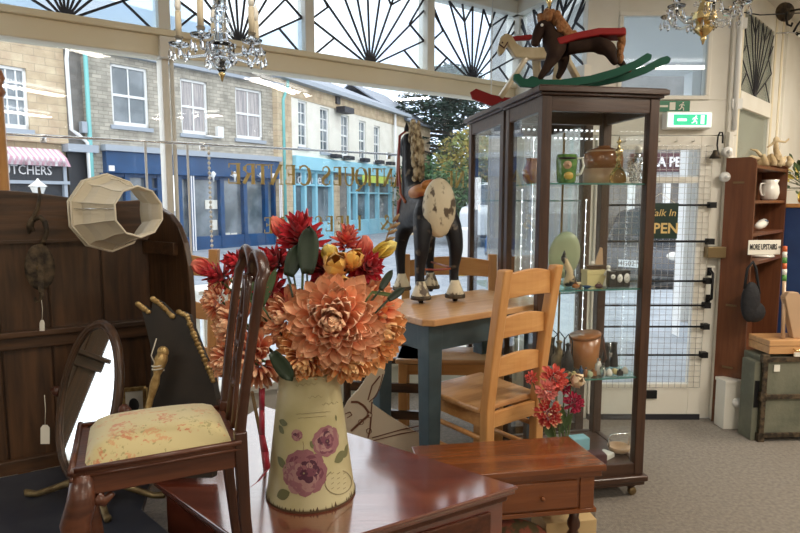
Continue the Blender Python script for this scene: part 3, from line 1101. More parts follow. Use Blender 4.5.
def shopfront(f, xs, z0, zs, z1, mname, pane, deep=.15, tr=None, parent=None, name='shop_window'):
    """posts at xs, stall riser to zs, heads at z1; one window with its panes"""
    mb = MB()
    for x in xs:
        mb.box((x - .07, -.05, z0), (x + .07, deep, z1))
    mb.box((xs[0], -.03, z0), (xs[-1], deep, zs)); mb.box((xs[0], -.02, z1 - .1), (xs[-1], deep, z1))
    if tr:
        mb.box((xs[0], -.02, tr - .035), (xs[-1], deep, tr + .035))
    o = mb.build(name, mname, f.root)
    mb = MB(); mb.box((xs[0], deep - .02, zs), (xs[-1], deep + .02, z1)); mb.build('pane', pane, o)
    return o
c1 = [f1.p(x, 210)[0] for x in (104, 113, 128, 150, 160)]
shopfront(f1, c1, 0, .35, fz0, 'shop_blue', 'win_dark', tr=fz0 - .42)
c2 = [f1.p(x, 210)[0] for x in (180, 192, 222, 245, 266, 275)]
so = shopfront(f1, c2, 0, .42, fz0, 'shop_blue', 'win_dark')
for xa_, xb_, ya_, yb_ in ((207, 219, 200, 209), (225, 232, 233, 242), (233, 239, 233, 242), (214, 219, 220, 230)):
    a, b, c, d = f1.rect(xa_, ya_, xb_, yb_)
    mb = MB(); mb.box((a, .1, c), (b, .13, d))
    mb.build('paper_notice', 'paper', so)
mb = MB()
for x in (276.5, 189):
    s_ = f1.p(x, 210)[0]
    for k in (-.05, .03):
        mb.box((s_ + k, -.25, .0), (s_ + k + .03, -.22, fz0))
mb.box((f1.p(103, 170)[0] + .05, -.25, fz0 + .05), (f1.p(103, 170)[0] + .2, -.22, fz0 + .2)); mb.box((f1.p(268, 180)[0], -.25, fz0 + .02), (f1.p(268, 180)[0] + .16, -.22, fz0 + .18))
mb.build('painted_line', 'awning_white', f1.root)
def pipe(f, pts, r, m, parent=None, name='downpipe'):
    mb = MB(); mb.tube([(x, -.14, z) for x, z in pts], r, 8)
    return mb.build(name, m, parent or f.root)
xp = f1.p(83, 60)[0]
pipe(f1, [(xp, 0), (xp, ez)], .06, 'turquoise')
xq = f1.p(285, 120)[0]
pipe(f1, [f1.p(285, 79), f1.p(285, 87), f1.p(280.5, 100), (f1.p(280.5, 100)[0], 0)], .055, 'turquoise')
pipe(f1, [f1.p(203, 136), f1.p(219, 138)], .03, 'win_white', name='cable_duct')
mb = MB(); a, b, c, d = f1.rect(215, 127, 221, 138); mb.box((a, -.14, c), (b, 0, d)); mb.build('alarm_box', 'win_white', f1.root)
for px_ in (203.5, 225, 252):
    a, z_ = f1.p(px_, 178)
    mb = MB()
    mb.lathe([(.02, -.12), (.03, 0), (.09, .12), (.02, .2)], 10, Matrix.Translation((a + .05, -.45, z_ - .0))); mb.tube([(a + .05, -.45, z_), (a + .05, -.2, z_ + .1)], .015, 6)
    mb.build('sign_lamp', 'plastic_white', f1.root)

# ---- butcher's building on the left
f0 = Facade('butcher_building', P0, 38, 'warm sandstone butcher shop building at the left edge across the street')
xl = f0.p(0, 100)[0] - 3.0
x65 = f0.p(66, 100)[0]
wb = f0.rect(-4, 66, 26, 128)
zs1 = f0.p(40, 142)[1]
sh1 = f0.p(62, 160)[0]
wallz = [(wb[0], wb[1], wb[2], wb[3])]
mb = MB(); wall_with_holes(mb, xl, x65, zs1, ez + .3, wallz); mb.box((xl, .2, 0), (x65, .4, zs1)); mb.build('wall', 'stone_warm', f0.root)
sash(f0, wb, 3, 4, 'win_dark')
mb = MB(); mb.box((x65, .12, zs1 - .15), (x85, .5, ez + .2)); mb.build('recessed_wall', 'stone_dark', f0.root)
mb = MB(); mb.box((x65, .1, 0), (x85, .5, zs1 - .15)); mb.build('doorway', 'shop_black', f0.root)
mb = MB(); mb.add([(xl, -.3, ez + .3), (x85, -.3, ez + .3), (x85, 4, ez + 2.4), (xl, 4, ez + 2.4), (x85, 4, ez), (xl, 4, ez)], [(0, 1, 2, 3), (3, 2, 4, 5)]); mb.build('roof', 'slate', f0.root, solid=.1)
a, b, c, d = f0.rect(-40, 162, 62, 182)
zfa, zfb = f0.p(40, 181)[1], f0.p(40, 163)[1]
mb = MB(); mb.box((a, -.2, zfa), (b, .2, zfb)); mb.box((a, -.1, 0), (b, .2, zfa)); mb.build('fascia', 'shop_black', f0.root)
mb = MB(); mb.box((a, -.28, zfb - .05), (b, .1, zfb)); mb.box((a, -.28, zfa - .08), (b + .05, .1, zfa)); mb.box((b - .08, -.24, zfa - .5), (b, .1, zfb)); mb.build('fascia_moulding', 'lead_grey', f0.root)
text('lettering', 'BUTCHERS', .32, 'awning_white', frame_T((f0.p(21, 172)[0], -.22, (zfa + zfb) / 2 + .02), (1, 0, 0), (0, 0, 1)), f0.root, .01, fit=f0.p(48, 172)[0] - f0.p(-7, 172)[0])
za0, za1 = f0.p(40, 164)[1], f0.p(40, 153)[1]
n = 16
x0_, x1_ = f0.p(-30, 160)[0], f0.p(60, 160)[0]
mbp, mbw = MB(), MB()
for i in range(n * 2):
    xa_ = lerp(x0_, x1_, i / (n * 2)); xb_ = lerp(x0_, x1_, (i + 1) / (n * 2))
    q = mbp if i % 2 else mbw
    q.add([(xa_, .05, za1 + .1), (xb_, .05, za1 + .1), (xb_, -.42, za0 + .12), (xa_, -.42, za0 + .12)], [(0, 1, 2, 3)])
    q.add([(xa_, -.42, za0 + .12), (xb_, -.42, za0 + .12), ((xa_ + xb_) / 2 + .1, -.42, za0 - .06), ((xa_ + xb_) / 2 - .1, -.42, za0 - .06)], [(0, 1, 2, 3)])
mbp.build('awning_stripe', 'awning_pink', f0.root, solid=.02); mbw.build('awning', 'awning_white', f0.root, solid=.02)
pipe(f0, [f0.p(66, 38), f0.p(64, 60), f0.p(69, 130), f0.p(76, 135), f0.p(85, 143), (f0.p(86, 143)[0], 0)], .05, 'win_white')
mb = MB(); mb.box((x65 - .1, -.2, zs1 - .2), (x85 + .2, .2, zs1)); mb.box((f0.p(79, 130)[0], -.2, f0.p(80, 133)[1]), (f0.p(83, 130)[0] + .03, 0, f0.p(80, 122)[1])); mb.build('lead_flashing', 'lead_grey', f0.root)
# street lantern
q = f0.M @ Vector((f0.p(38, 185, -2.2)[0], -2.2, 0))
ln = thing('street_lantern', 'white street lantern standing in front of the butcher shop', 'street lamp', (q.x, q.y, -.16))
zc = f0.p(38, 192, -2.2)[1]
mb = MB(); mb.tube([(0, 0, 0), (0, 0, zc - .1)], .04, 8); mb.build('post', 'black_iron', ln)
mb = MB(); mb.lathe([(.07, zc - .12), (.16, zc + .1), (.2, zc + .12), (.05, zc + .24), (.01, zc + .3)], 8, smooth=False); mb.build('lantern', 'plate_white', ln)

# ---- cream rendered building with the pale blue shop
P1 = (-4.254, 21.424, -.16)
f2 = Facade('cream_shop_building', P1, 24, 'long cream building with slate roof over a pale blue shopfront')
xr = f2.p(404, 150)[0]
e2 = f2.p(283, 80)[1]
ws = []
for (x0, y0, x1, y1) in ((298, 101, 307, 147), (320, 108, 329, 152), (341, 115, 349, 156), (359, 121, 366, 160), (374, 126, 380, 162)):
    ws.append(f2.rect(x0, y0, x1, y1))
zf = f2.p(340, 161)[1]
zfl = f2.p(340, 173)[1]
mb = MB(); wall_with_holes(mb, 0.12, xr, zf, e2 - .5, ws); mb.build('wall', 'render_cream', f2.root)
mb = MB(); mb.box((-.12, -.05, 0), (f2.p(292, 200)[0], .3, e2 - .5)); mb.box((-.12, -.03, e2 - .5), (xr, .3, e2)); mb.build('stone_band', 'stone_warm', f2.root)
for w in ws:
    sash(f2, w, 2, 4, 'win_dark')
mb = MB(); mb.box((-.15, -.35, e2), (xr + .2, .3, e2 + .16)); mb.build('gutter', 'lead_grey', f2.root)
rt = e2 + 2.0
mb = MB(); mb.add([(-.15, -.3, e2 + .16), (xr + .2, -.3, e2 + .16), (xr - 1.8, 4.0, rt), (-.15, 4.0, rt), (xr + .2, 8, e2 + .16), (-.15, 8, e2 + .16)], [(0, 1, 2, 3), (1, 4, 2), (3, 2, 4, 5)]); mb.build('roof', 'slate', f2.root, solid=.08)
mb = MB(); mb.box((f2.p(292, 170)[0], -.2, zfl), (f2.p(392, 170)[0], .1, zf)); mb.build('fascia', 'shop_pale_blue', f2.root, bevel=.02)
mb = MB(); mb.box((f2.p(358, 170)[0], -.24, f2.p(370, 183)[1]), (f2.p(384, 170)[0], -.2, f2.p(370, 176)[1])); mb.build('poster', 'lime', f2.root)
shopfront(f2, [f2.p(x, 210)[0] for x in (294, 305, 316, 332)], 0, .7, zfl, 'shop_pale_blue', 'win_dark', tr=zfl - .55)
o = shopfront(f2, [f2.p(x, 210)[0] for x in (349, 356, 368, 378, 391)], 0, .7, zfl - .1, 'shop_pale_blue', 'win_dark', tr=zfl - .8)
mb = MB(); mb.box((f2.p(333, 210)[0], .05, 0), (f2.p(348, 210)[0], .2, zfl)); mb.build('doorway', 'stone_dark', f2.root)
mb = MB(); mb.box((f2.p(334, 210)[0], .0, 0), (f2.p(340, 210)[0], .06, zfl - .3)); mb.build('door', M['stone_warm'], f2.root)
text('lettering', 'doddle.', .62, 'awning_white', frame_T((f2.p(313, 192)[0], .1, zfl - .33), (1, 0, 0), (0, 0, 1)), f2.root, .01)
for px in (331, 344, 360, 375, 386):
    a, z_ = f2.p(px, 160 + (px - 331) * .12)
    mb = MB(); mb.box((a - .25, -.4, zf + .06), (a + .25, -.1, zf + .22)); mb.build('window_box', 'lead', f2.root, bevel=.03)
a, z_ = f2.p(339, 111)
mb = MB(); mb.box((a - .4, -.5, z_ - .1), (a + .4, -.1, z_ + .12)); mb.box((a - .35, -.1, z_ + .25), (a - .05, 0, z_ + .6)); mb.build('floodlight', 'lead', f2.root)
xg = f2.p(392.5, 140)[0]
pipe(f2, [(xg, 0), (xg, e2)], .07, 'win_white')
# far stone house
f3 = Facade('far_stone_house', tuple(f2.M @ Vector((xr + .02, .1, 0))), 24, 'far sandstone house at the end of the cream terrace')
mb = MB(); mb.box((0, 0, 0), (4.0, 5, e2 - .1)); mb.build('wall', 'stone_warm', f3.root)
mb = MB(); mb.add([(-.1, -.3, e2 - .1), (4.2, -.3, e2 - .1), (4.2, 3, e2 + 2), (-.1, 3, e2 + 2), (4.2, 6, e2 - .1), (-.1, 6, e2 - .1)], [(0, 1, 2, 3), (3, 2, 4, 5), (1, 4, 2)]); mb.build('roof', 'slate', f3.root, solid=.08)
mb = MB(); mb.box((1.0, -.05, 3.3), (1.7, .02, 4.9)); mb.build('window', 'win_white', f3.root)

# ---- facade seen through the shop door
f4 = Facade('brick_shop_building', (3.4, 12.0, -.16), 90, 'dark brick shop with maroon A LA PEE sign seen through the shop door')
mb = MB(); mb.box((-1.6, 0, 0), (9, .4, 6)); mb.build('wall', 'stone_dark', f4.root)
z0_, z1_ = f4.p(670, 172)[1], f4.p(670, 154)[1]
mb = MB(); mb.box((f4.p(630, 165)[0], -.2, z0_), (f4.p(692, 165)[0], 0, z1_)); mb.build('fascia', 'maroon', f4.root)
text('lettering', 'A LA PEE', .26, 'awning_white', frame_T((f4.p(659, 164)[0], -.22, (z0_ + z1_) / 2), (1, 0, 0), (0, 0, 1)), f4.root, .01, fit=f4.p(682, 165)[0] - f4.p(637, 165)[0], bold=.006)
shopfront(f4, [f4.p(x, 210)[0] for x in (604, 630, 650, 665, 681)], 0, .4, z0_, 'win_white', 'win_dark')
mb = MB(); a = f4.p(696, 200)[0]; mb.box((a - .12, -.25, 0), (a + .25, 0, 4)); mb.build('white_pilaster', 'win_white', f4.root)
M['brick_dark'] = brick('blue_brick', (0.05, 0.055, 0.075), (0.035, 0.04, 0.055), (0.14, 0.15, 0.18), .18, .07, .2, .012)
q0, q1 = az(688, 342, -.12), az(710, 342, -.12)
mb = MB(); mb.box((q0.x, q0.y, -.07), (q1.x, q0.y + .25, 2.95)); struct('pier', mb, 'brick_dark')
mb = MB(); mb.box((q0.x - .09, q0.y + .02, -.07), (q0.x - .0, q0.y + .2, 2.95)); struct('trim_3', mb, 'win_white')
mb = MB(); mb.box((1.2, 3.88, 2.72), (4.0, 6.6, 2.8)); struct('porch_soffit', mb, 'ceiling_paint')
mb = MB(); mb.box((q0.x - .1, q0.y - .25, -.07), (q1.x + .1, q0.y, .1)); struct('step', mb, 'paving')

# ================================================================== FURNITURE BY THE WINDOW
# low display platform in the window
mb = MB()
mb.slab([(-.75, 2.62), (-.10, 2.22), (.30, 2.19), (.79, 2.30), (.79, 2.56), (.585, 2.60), (.50, 3.10), (.42, 3.90), (.10, 3.93), (-1.0, 3.13)], 0, .16)
struct('platform', mb, 'carpet')
PZ = .16

# blue painted table with pine top
TA = az(428, 321, .93)
TB = az(556, 301, .93)
tang = math.atan2(TB.y - TA.y, TB.x - TA.x)
tl = (TB - TA).length
td = .48
tb = thing('farmhouse_table', 'pine topped table with dark blue-grey legs under the antique toy horse', 'table', (TA.x, TA.y, PZ), tang)
TM = root_matrix(tb)
h = .77
mb = MB()
c = .035
mb.slab([(c, 0), (tl, 0), (tl, td), (c, td), (0, td - c), (0, c)], h - .028, h)
mb.build('tabletop', 'pine_top', tb, bevel=.004)
mb = MB()
o = .03
mb.box((o + .02, o + .01, h - .14), (tl - o, o + .035, h - .028)); mb.box((o + .02, td - o - .035, h - .14), (tl - o, td - o - .01, h - .028))
mb.box((o + .005, o + .03, h - .14), (o + .03, td - o - .03, h - .028)); mb.box((tl - o - .03, o + .03, h - .14), (tl - o - .005, td - o - .03, h - .028))
mb.build('apron', 'blue_grey', tb, bevel=.002)
for x in (o, tl - o - .075):
    for y in (o, td - o - .075):
        mb = MB(); mb.add([(x, y, h - .03), (x + .075, y, h - .03), (x + .075, y + .075, h - .03), (x, y + .075, h - .03), (x + .008, y + .008, 0), (x + .067, y + .008, 0), (x + .067, y + .067, 0), (x + .008, y + .067, 0)], [(0, 3, 2, 1)[::-1], (4, 5, 6, 7)[::-1], (0, 4, 5, 1), (1, 5, 6, 2), (2, 6, 7, 3), (3, 7, 4, 0)])
        mb.build('leg', 'blue_grey', tb, bevel=.004)

def ladder_chair(label, loc, rz, H=1.0, sh=.45, w=.42, d=.38, n=3, fr=(.28, .57, .87)):
    """local x along the back, y towards the front of the seat; origin under the left back post"""
    t = thing('ladder_back_chair', label, 'chair', loc, rz, 'pine ladder-back chairs by the window table')
    sp = .046
    lean = -.08
    for x in (0, w - sp):
        mb = MB()
        pts = [(x, 0, 0), (x, 0, sh), (x, lean * .4, sh + (H - sh) * .45), (x, lean, H)]
        vs, fs = [], []
        for (px, py, pz) in pts:
            vs += [(px, py, pz), (px + sp, py, pz), (px + sp, py + sp * .9, pz), (px, py + sp * .9, pz)]
        for i in range(3):
            for k in range(4):
                a, b = i * 4 + k, i * 4 + (k + 1) % 4
                fs.append((a, b, b + 4, a + 4))
        fs += [(0, 3, 2, 1), (12, 13, 14, 15)]
        mb.add(vs, fs)
        mb.build('back_post', 'pine', t, bevel=.006)
    for i in range(n):
        z = sh + (H - sh) * fr[i]
        yy = lean * [.25, .52, .86][i]
        hh = [.05, .052, .062][i]
        mb = MB()
        K = 8
        vs, fs = [], []
        for k in range(K + 1):
            u_ = k / K
            x = sp * .6 + (w - 1.2 * sp) * u_
            bow = -.018 * math.sin(PI * u_) + .02
            up_ = .018 * math.sin(PI * u_)
            for (dy, dz) in ((0, -hh), (.016, -hh), (.016, hh + up_), (0, hh + up_)):
                vs.append((x, yy + bow + dy, z + dz * .72 + up_ * .5))
        for k in range(K):
            for q in range(4):
                a, b = k * 4 + q, k * 4 + (q + 1) % 4
                fs.append((a, a + 4, b + 4, b))
        fs += [(0, 1, 2, 3), (K * 4 + 3, K * 4 + 2, K * 4 + 1, K * 4)]
        mb.add(vs, fs)
        mb.build('back_slat', 'pine_x', t, bevel=.004)
    mb = MB()
    mb.slab([(-.005, sp * .8), (w + .005, sp * .8), (w + .02, d + .015), (-.02, d + .015)], sh - .025, sh)
    mb.build('seat', 'pine_top', t, bevel=.008)
    for x in (-.005, w - sp + .005):
        mb = MB(); mb.box((x, d - sp, 0), (x + sp, d, sh - .025)); mb.build('leg', 'pine', t, bevel=.006)
    mb = MB()
    mb.box((sp, .01, sh - .085), (w - sp, .03, sh - .025)); mb.box((sp - .01, d - .03, sh - .085), (w - sp + .01, d - .01, sh - .025))
    mb.box((.012, sp * .8, sh - .085), (.032, d - sp, sh - .025)); mb.box((w - .032, sp * .8, sh - .085), (w - .012, d - sp, sh - .025))
    mb.build('seat_rail', 'pine_x', t, bevel=.002)
    for x, z in ((.022, .2), (w - .022, .2), (.022, .3), (w - .022, .3)):
        mb = MB(); mb.tube([(x, sp * .6, z), (x, d - sp * .6, z)], .011, 8); mb.build('stretcher', 'pine_x', t)
    return t

PA = Vector((.335, 2.235, PZ))
PB = Vector((.605, 2.44, PZ))
ladder_chair('pine ladder-back chair tucked under the table in front of the glass cabinet', PA, math.atan2(PB.y - PA.y, PB.x - PA.x), H=.985, sh=.435, w=(PB - PA).length)
q = at(496, 257, 3.22)
ladder_chair('pine ladder-back chair on the far side of the table behind the toy horse', (q.x + .01, q.y, PZ), math.atan2(.02, -.50) , H=q.z - PZ + .01, sh=.45, w=.52, d=.3, fr=(.15, .42, .84))
q = at(214, 250, 2.85)
ladder_chair('pine chair mostly hidden behind the carved mahogany chair and red flowers', (q.x, q.y, 0), R_(-35 + 180 + 30), H=q.z + .0, sh=.45, w=.4)

# white painted side table behind the flowers
q = az(232, 286, .86)
t = thing('white_side_table', 'white painted side table by the window behind the red flowers', 'table', (q.x, q.y, 0), R_(35))
mb = MB(); mb.box((-.25, -.14, .84), (.2, .14, .865)); mb.build('tabletop', 'white_paint', t, bevel=.004)
for x in (-.22, .16):
    for y in (-.12, .08):
        mb = MB(); mb.box((x, y, 0), (x + .035, y + .035, .84)); mb.build('leg', 'white_paint', t)
mb = MB(); mb.box((-.21, -.11, .76), (.19, .11, .84)); mb.build('apron', 'white_paint', t)

# dark chair whose rails show under the orange petals
t = thing('dark_wooden_chair', 'dark brown wooden chair behind the cream horse board', 'chair', (-.27, 2.98, PZ), R_(-8), None)
for x in (0, .40):
    mb = MB(); mb.tube([(x, .0, 0), (x, 0, .42), (x, -.02, .62)], .019, 10); mb.build('back_post', 'dark_oak', t)
for x in (.02, .38):
    mb = MB(); mb.tube([(x, .34, 0), (x, .34, .42)], .02, 10); mb.build('leg', 'dark_oak', t)
for z in (.16, .30):
    mb = MB(); mb.beam((0, 0, z), (.40, 0, z), .02, .045); mb.build('stretcher', 'dark_oak_x', t)
mb = MB(); mb.slab([(-.02, 0), (.42, 0), (.44, .36), (-.04, .36)], .42, .45); mb.build('seat', 'dark_oak_x', t, bevel=.006)
mb = MB(); mb.box((0, -.03, .52), (.4, -.012, .6)); mb.build('back_rail', 'dark_oak_x', t, bevel=.004)

# ================================================================== RED-BROWN CHEST WITH THE JUG
VZ = .55
cR = az(518.5, 486, VZ); cF = az(268, 562, VZ); cL = az(150, 478, VZ); cB = az(262, 405, VZ)
chest = thing('low_chest', 'polished red-brown low chest carrying the flower jug', 'chest', (0.0, 1.8, 0))
poly = [(p.x, p.y) for p in (cL, cF, cR, cB)]
cen = Vector((sum(p[0] for p in poly) / 4, sum(p[1] for p in poly) / 4))
def inset(k):
    out = []
    for p in poly:
        v = Vector(p) - cen
        out.append(tuple(cen + v * (1 - k / v.length)))
    return out
mb = MB()
mb.slab(inset(.0), VZ - .012, VZ)
mb.slab(inset(.008), VZ - .026, VZ - .0125)
mb.build('top', 'red_top', chest, world=True, bevel=.004)
mb = MB(); mb.slab(inset(.03), VZ - .05, VZ - .026); mb.build('moulding', 'mahogany_x', chest, world=True, bevel=.006)
mb = MB(); mb.slab(inset(.045), .04, VZ - .05); mb.build('carcase', 'red_top', chest, world=True, bevel=.004)
mb = MB(); mb.slab(inset(.03), .0, .06); mb.build('plinth', 'mahogany_x', chest, world=True, bevel=.006)
# a drawer in the face that looks at the camera
e = Vector(inset(.045)[2]) - Vector(inset(.045)[1])
f_ = Vector(inset(.045)[1])
en = e.normalized()
nn = Vector((en.y, -en.x))
for k, (za, zb) in enumerate(((.30, .48), (.09, .27))):
    mb = MB()
    a = f_ + en * .05 + nn * .001; b = f_ + en * (e.length - .05) + nn * .001
    mb.slab([tuple(a), tuple(a + nn * .008), tuple(b + nn * .008), tuple(b)][::-1], za, zb)
    dr = mb.build('drawer', 'mahogany_x', chest, world=True, bevel=.003)
    for u_ in (.25, .75):
        c0 = a.lerp(b, u_) + nn * .01
        mb = MB(); mb.ball((c0.x, c0.y, (za + zb) / 2), .014, 12, 8); mb.build('knob', 'old_brass', dr, world=True)

# ---- the jug
JP = az(311, 491, VZ)
M['jug'] = mat('antiqued_cream_enamel', (0.47, 0.41, 0.21), 0.4, c2=(0.56, 0.50, 0.30), scale=6, coat=.2)
M['jug_rust'] = mat('chipped_rim', (0.10, 0.06, 0.03), 0.7)
for nm, c_ in (('rose_deep', (.085, .022, .045)), ('rose_mid', (.18, .055, .085)), ('rose_light', (.29, .12, .14)), ('rose_pale', (.38, .21, .20)), ('print_leaf', (.16, .16, .07)), ('print_ink', (.20, .15, .08))):
    M[nm] = mat(nm, c_, .5, coat=.2)
R0, R1, JH = .128, .084, .36
jug = thing('enamel_jug', 'cream tapered enamel jug printed with purple roses holding the flowers', 'jug', (JP.x, JP.y, VZ))
def jr(z):
    return lerp(R0, R1, min(1, z / JH))
mb = MB()
mb.lathe([(R0 - .004, 0), (R0 + .002, .004), (R0, .012)] + [(jr(JH * i / 12), JH * i / 12) for i in range(1, 13)] + [(R1 + .006, JH + .006), (R1 + .002, JH + .01), (R1 - .004, JH), (R1 - .006, JH - .25), (.001, JH - .26)], 56, caps=False)
mb.build('body', 'jug', jug)
mb = MB()
for i in range(90):
    a = 2 * PI * i / 90
    if random.random() < .55:
        zz = .013 + random.random() * .008
        w = .02 + random.random() * .05
        mb.add([(math.cos(a) * (jr(.006) + .0022), math.sin(a) * (jr(.006) + .0022), .006), (math.cos(a + w) * (jr(.006) + .0022), math.sin(a + w) * (jr(.006) + .0022), .006), (math.cos(a + w * .6) * (jr(zz) + .0015), math.sin(a + w * .6) * (jr(zz) + .0015), zz)], [(0, 1, 2)])
mb.lathe([(R0 + .0028, .001), (R0 + .003, .007)], 56, caps=False)
mb.build('worn_rim', 'jug_rust', jug)
vx = JP.normalized()
# camera facing angle on the jug
ja = math.atan2(-JP.y, -JP.x)
def jp(px, py, off=.0012):
    """point on the jug wall where the pixel's ray meets it"""
    d_ = ray(px, py)
    best = None
    for it in range(200):
        t_ = (JP.y - .2 + it * .0015) / d_.y
        P = CAM + d_ * t_
        rr = math.hypot(P.x - JP.x, P.y - JP.y)
        zz = P.z - VZ
        if rr <= jr(max(0, zz)):
            best = P
            break
    if best is None:
        best = P
    a = math.atan2(best.y - JP.y, best.x - JP.x)
    z = best.z - VZ
    return a, z
def jwrap(a, z, off):
    r = jr(z) + off
    return (r * math.cos(a), r * math.sin(a), z)
def jpatch(mb, a0, z0, pts, off):
    """pts in metres on the jug wall around (a0, z0)"""
    n = len(pts)
    vs = [jwrap(a0, z0, off)] + [jwrap(a0 + p[0] / jr(z0), z0 + p[1], off) for p in pts]
    mb.add(vs, [(0, i + 1, (i + 1) % n + 1) for i in range(n)])
def leaf_pts(L, w, ang):
    out = []
    for i in range(12):
        t_ = i / 12 * 2 * PI
        x = (math.cos(t_) * .5 + .5) * L
        y = math.sin(t_) * w / 2 * math.sin(PI * min(1, max(0, x / L)) * .9 + .1)
        out.append((x * math.cos(ang) - y * math.sin(ang), x * math.sin(ang) + y * math.cos(ang)))
    return out
def rose(mb, px, py, rad, seed):
    rnd = random.Random(seed)
    a0, z0 = jp(px, py)
    off = .0010
    for ring in range(6):
        rr = rad * (1 - ring * .165)
        n = 11 - ring
        for k in range(n):
            ph = 2 * PI * (k + rnd.random() * .5) / n + ring
            mb.k = (ring + rnd.randint(0, 2)) % 4 if ring < 5 else 0
            if ring == 0:
                mb.k = rnd.choice((2, 2, 3))
            cx, cy = math.cos(ph) * rr * .62, math.sin(ph) * rr * .62
            pts = []
            for q_ in range(9):
                t_ = 2 * PI * q_ / 9
                lx, ly = math.cos(t_) * rr * .42, math.sin(t_) * rr * .36 * (1 + .2 * rnd.random())
                pts.append((cx + lx * math.cos(ph) - ly * math.sin(ph), cy + lx * math.sin(ph) + ly * math.cos(ph)))
            a_, z_ = a0 + cx / jr(z0), z0 + cy
            off += .00002
            jpatch(mb, a_, z_, [(p[0] - cx, p[1] - cy) for p in pts], off)
RM = ['rose_deep', 'rose_mid', 'rose_light', 'rose_pale']
for k, (px, py, rad) in enumerate(((304, 473, .063), (327, 441, .042), (297, 435, .016))):
    mb = MB(); rose(mb, px, py, rad, k + 3); mb.build('printed_rose', RM, jug)
for px, py, L, w, ang in ((334, 462, .05, .03, .3), (287, 468, .045, .024, 2.6), (290, 492, .05, .03, 3.6), (343, 458, .05, .026, .5), (318, 448, .03, .02, 2.4), (283, 426, .02, .035, 1.5), (280, 432, .02, .03, 1.0), (336, 421, .018, .008, 1.6)):
    mb = MB()
    a_, z_ = jp(px, py)
    vs, fs = [], []
    for i in range(9):
        t_ = i / 8
        hw = w / 2 * math.sin(PI * t_) ** .8
        for j in range(5):
            x_, y_ = L * t_, hw * (j / 2 - 1)
            X_, Y_ = x_ * math.cos(ang) - y_ * math.sin(ang), x_ * math.sin(ang) + y_ * math.cos(ang)
            vs.append(jwrap(a_ + X_ / jr(z_), z_ + Y_, .0008))
    for i in range(8):
        for j in range(4):
            k_ = i * 5 + j
            fs.append((k_, k_ + 1, k_ + 6, k_ + 5))
    mb.add(vs, fs)
    mb.build('printed_leaf', 'print_leaf', jug)
mb = MB()
def jline(pts, r=.0006):
    mb.tube([jwrap(*jp(px, py), .0006) for px, py in pts], r, 4)
for (x0, y0, x1) in ((296, 385, 318), (308, 397, 322), (322, 404, 338), (296, 414, 330), (298, 418, 326)):
    n = int((x1 - x0) / 1.6)
    amp = 1.4 if y0 < 410 else .2
    jline([(x0 + (x1 - x0) * i / n, y0 - i * .12 + amp * math.sin(i * 1.9)) for i in range(n + 1)], .0005)
jline([(303, 441), (304, 446), (303, 452)], .0009)
for r_ in (12.5, 12.0):
    jline([(338 + 13.5 * math.cos(R_(a)) * r_ / 12.5, 482 + r_ * math.sin(R_(a))) for a in range(-70, 250, 14)], .0005)
for k in range(12):
    x0, y0 = 331 + (k % 3) * 6, 474 + (k // 3) * 5
    jline([(x0, y0), (x0 + 2.5, y0 - 1.8)], .0006)
tag(mb.build('printed_script', 'print_ink', jug), 'faint brown handwriting and round postmark print')

# ---- ribbon, wooden stick and small gilt sprig left of the jug
mb = MB()
pts = [at(262, 388, 1.66), at(262, 410, 1.655), at(262, 435, 1.64), at(265, 452, 1.62), at(267, 470, 1.60), at(258, 482, 1.575), at(251, 487, 1.56)]
for i in range(len(pts) - 1):
    w = [.020, .018, .02, .025, .028, .018, .02][i]
    w2 = [.020, .018, .02, .025, .028, .018, .02][i + 1]
    a, b = pts[i], pts[i + 1]
    q = Vector((.85, -.3, .1 if i < 4 else .75)).normalized()
    q2 = Vector((.85, -.3, .1 if i < 3 else .75)).normalized()
    mb.add([a - q * w / 2, a + q * w / 2, b + q2 * w2 / 2, b - q2 * w2 / 2], [(0, 1, 2, 3)], smooth=True)
solo('ribbon', mb, 'ribbon', 'long crimson ribbon trailing from the bouquet down to the red-brown chest', 'ribbon', loc=(pts[-1].x, pts[-1].y, VZ), world=True, solid=.0012)
mb = MB(); a, b = az(266, 462, VZ), at(252, 392, 1.72)
b2 = a + (b - a)
mb.tube([a, a.lerp(b2, .5), b2], [.006, .006, .005], 8)
solo('wooden_cane', mb, 'stem_brown', 'thin pale wooden cane standing by the jug beside the red ribbon', 'stick', loc=tuple(a), world=True)

# ================================================================== FLOWERS IN THE JUG
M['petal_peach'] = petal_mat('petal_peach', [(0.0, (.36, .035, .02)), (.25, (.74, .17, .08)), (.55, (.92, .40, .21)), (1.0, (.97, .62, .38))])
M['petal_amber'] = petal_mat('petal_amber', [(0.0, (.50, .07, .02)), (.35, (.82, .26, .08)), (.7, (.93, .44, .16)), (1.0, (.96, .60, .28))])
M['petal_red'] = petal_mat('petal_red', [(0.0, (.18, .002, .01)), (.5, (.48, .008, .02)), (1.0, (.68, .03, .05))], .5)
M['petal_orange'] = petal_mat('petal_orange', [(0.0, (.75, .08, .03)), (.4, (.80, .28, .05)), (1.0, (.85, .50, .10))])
M['petal_yellow'] = petal_mat('petal_yellow', [(0.0, (.55, .42, .04)), (.5, (.78, .58, .08)), (1.0, (.85, .70, .22))])
M['petal_coral'] = petal_mat('petal_coral', [(0.0, (.55, .02, .03)), (.5, (.75, .10, .08)), (1.0, (.85, .25, .17))])
M['petal_pink'] = petal_mat('petal_pink', [(0.0, (.7, .12, .12)), (1.0, (.88, .36, .30))])
M['petal_crimson'] = petal_mat('petal_crimson', [(0.0, (.25, .0, .03)), (1.0, (.60, .02, .09))])
M['petal_edge'] = petal_mat('petal_red_cream', [(0.0, (.45, .01, .02)), (.7, (.55, .05, .04)), (.9, (.80, .55, .30)), (1.0, (.86, .66, .4))])
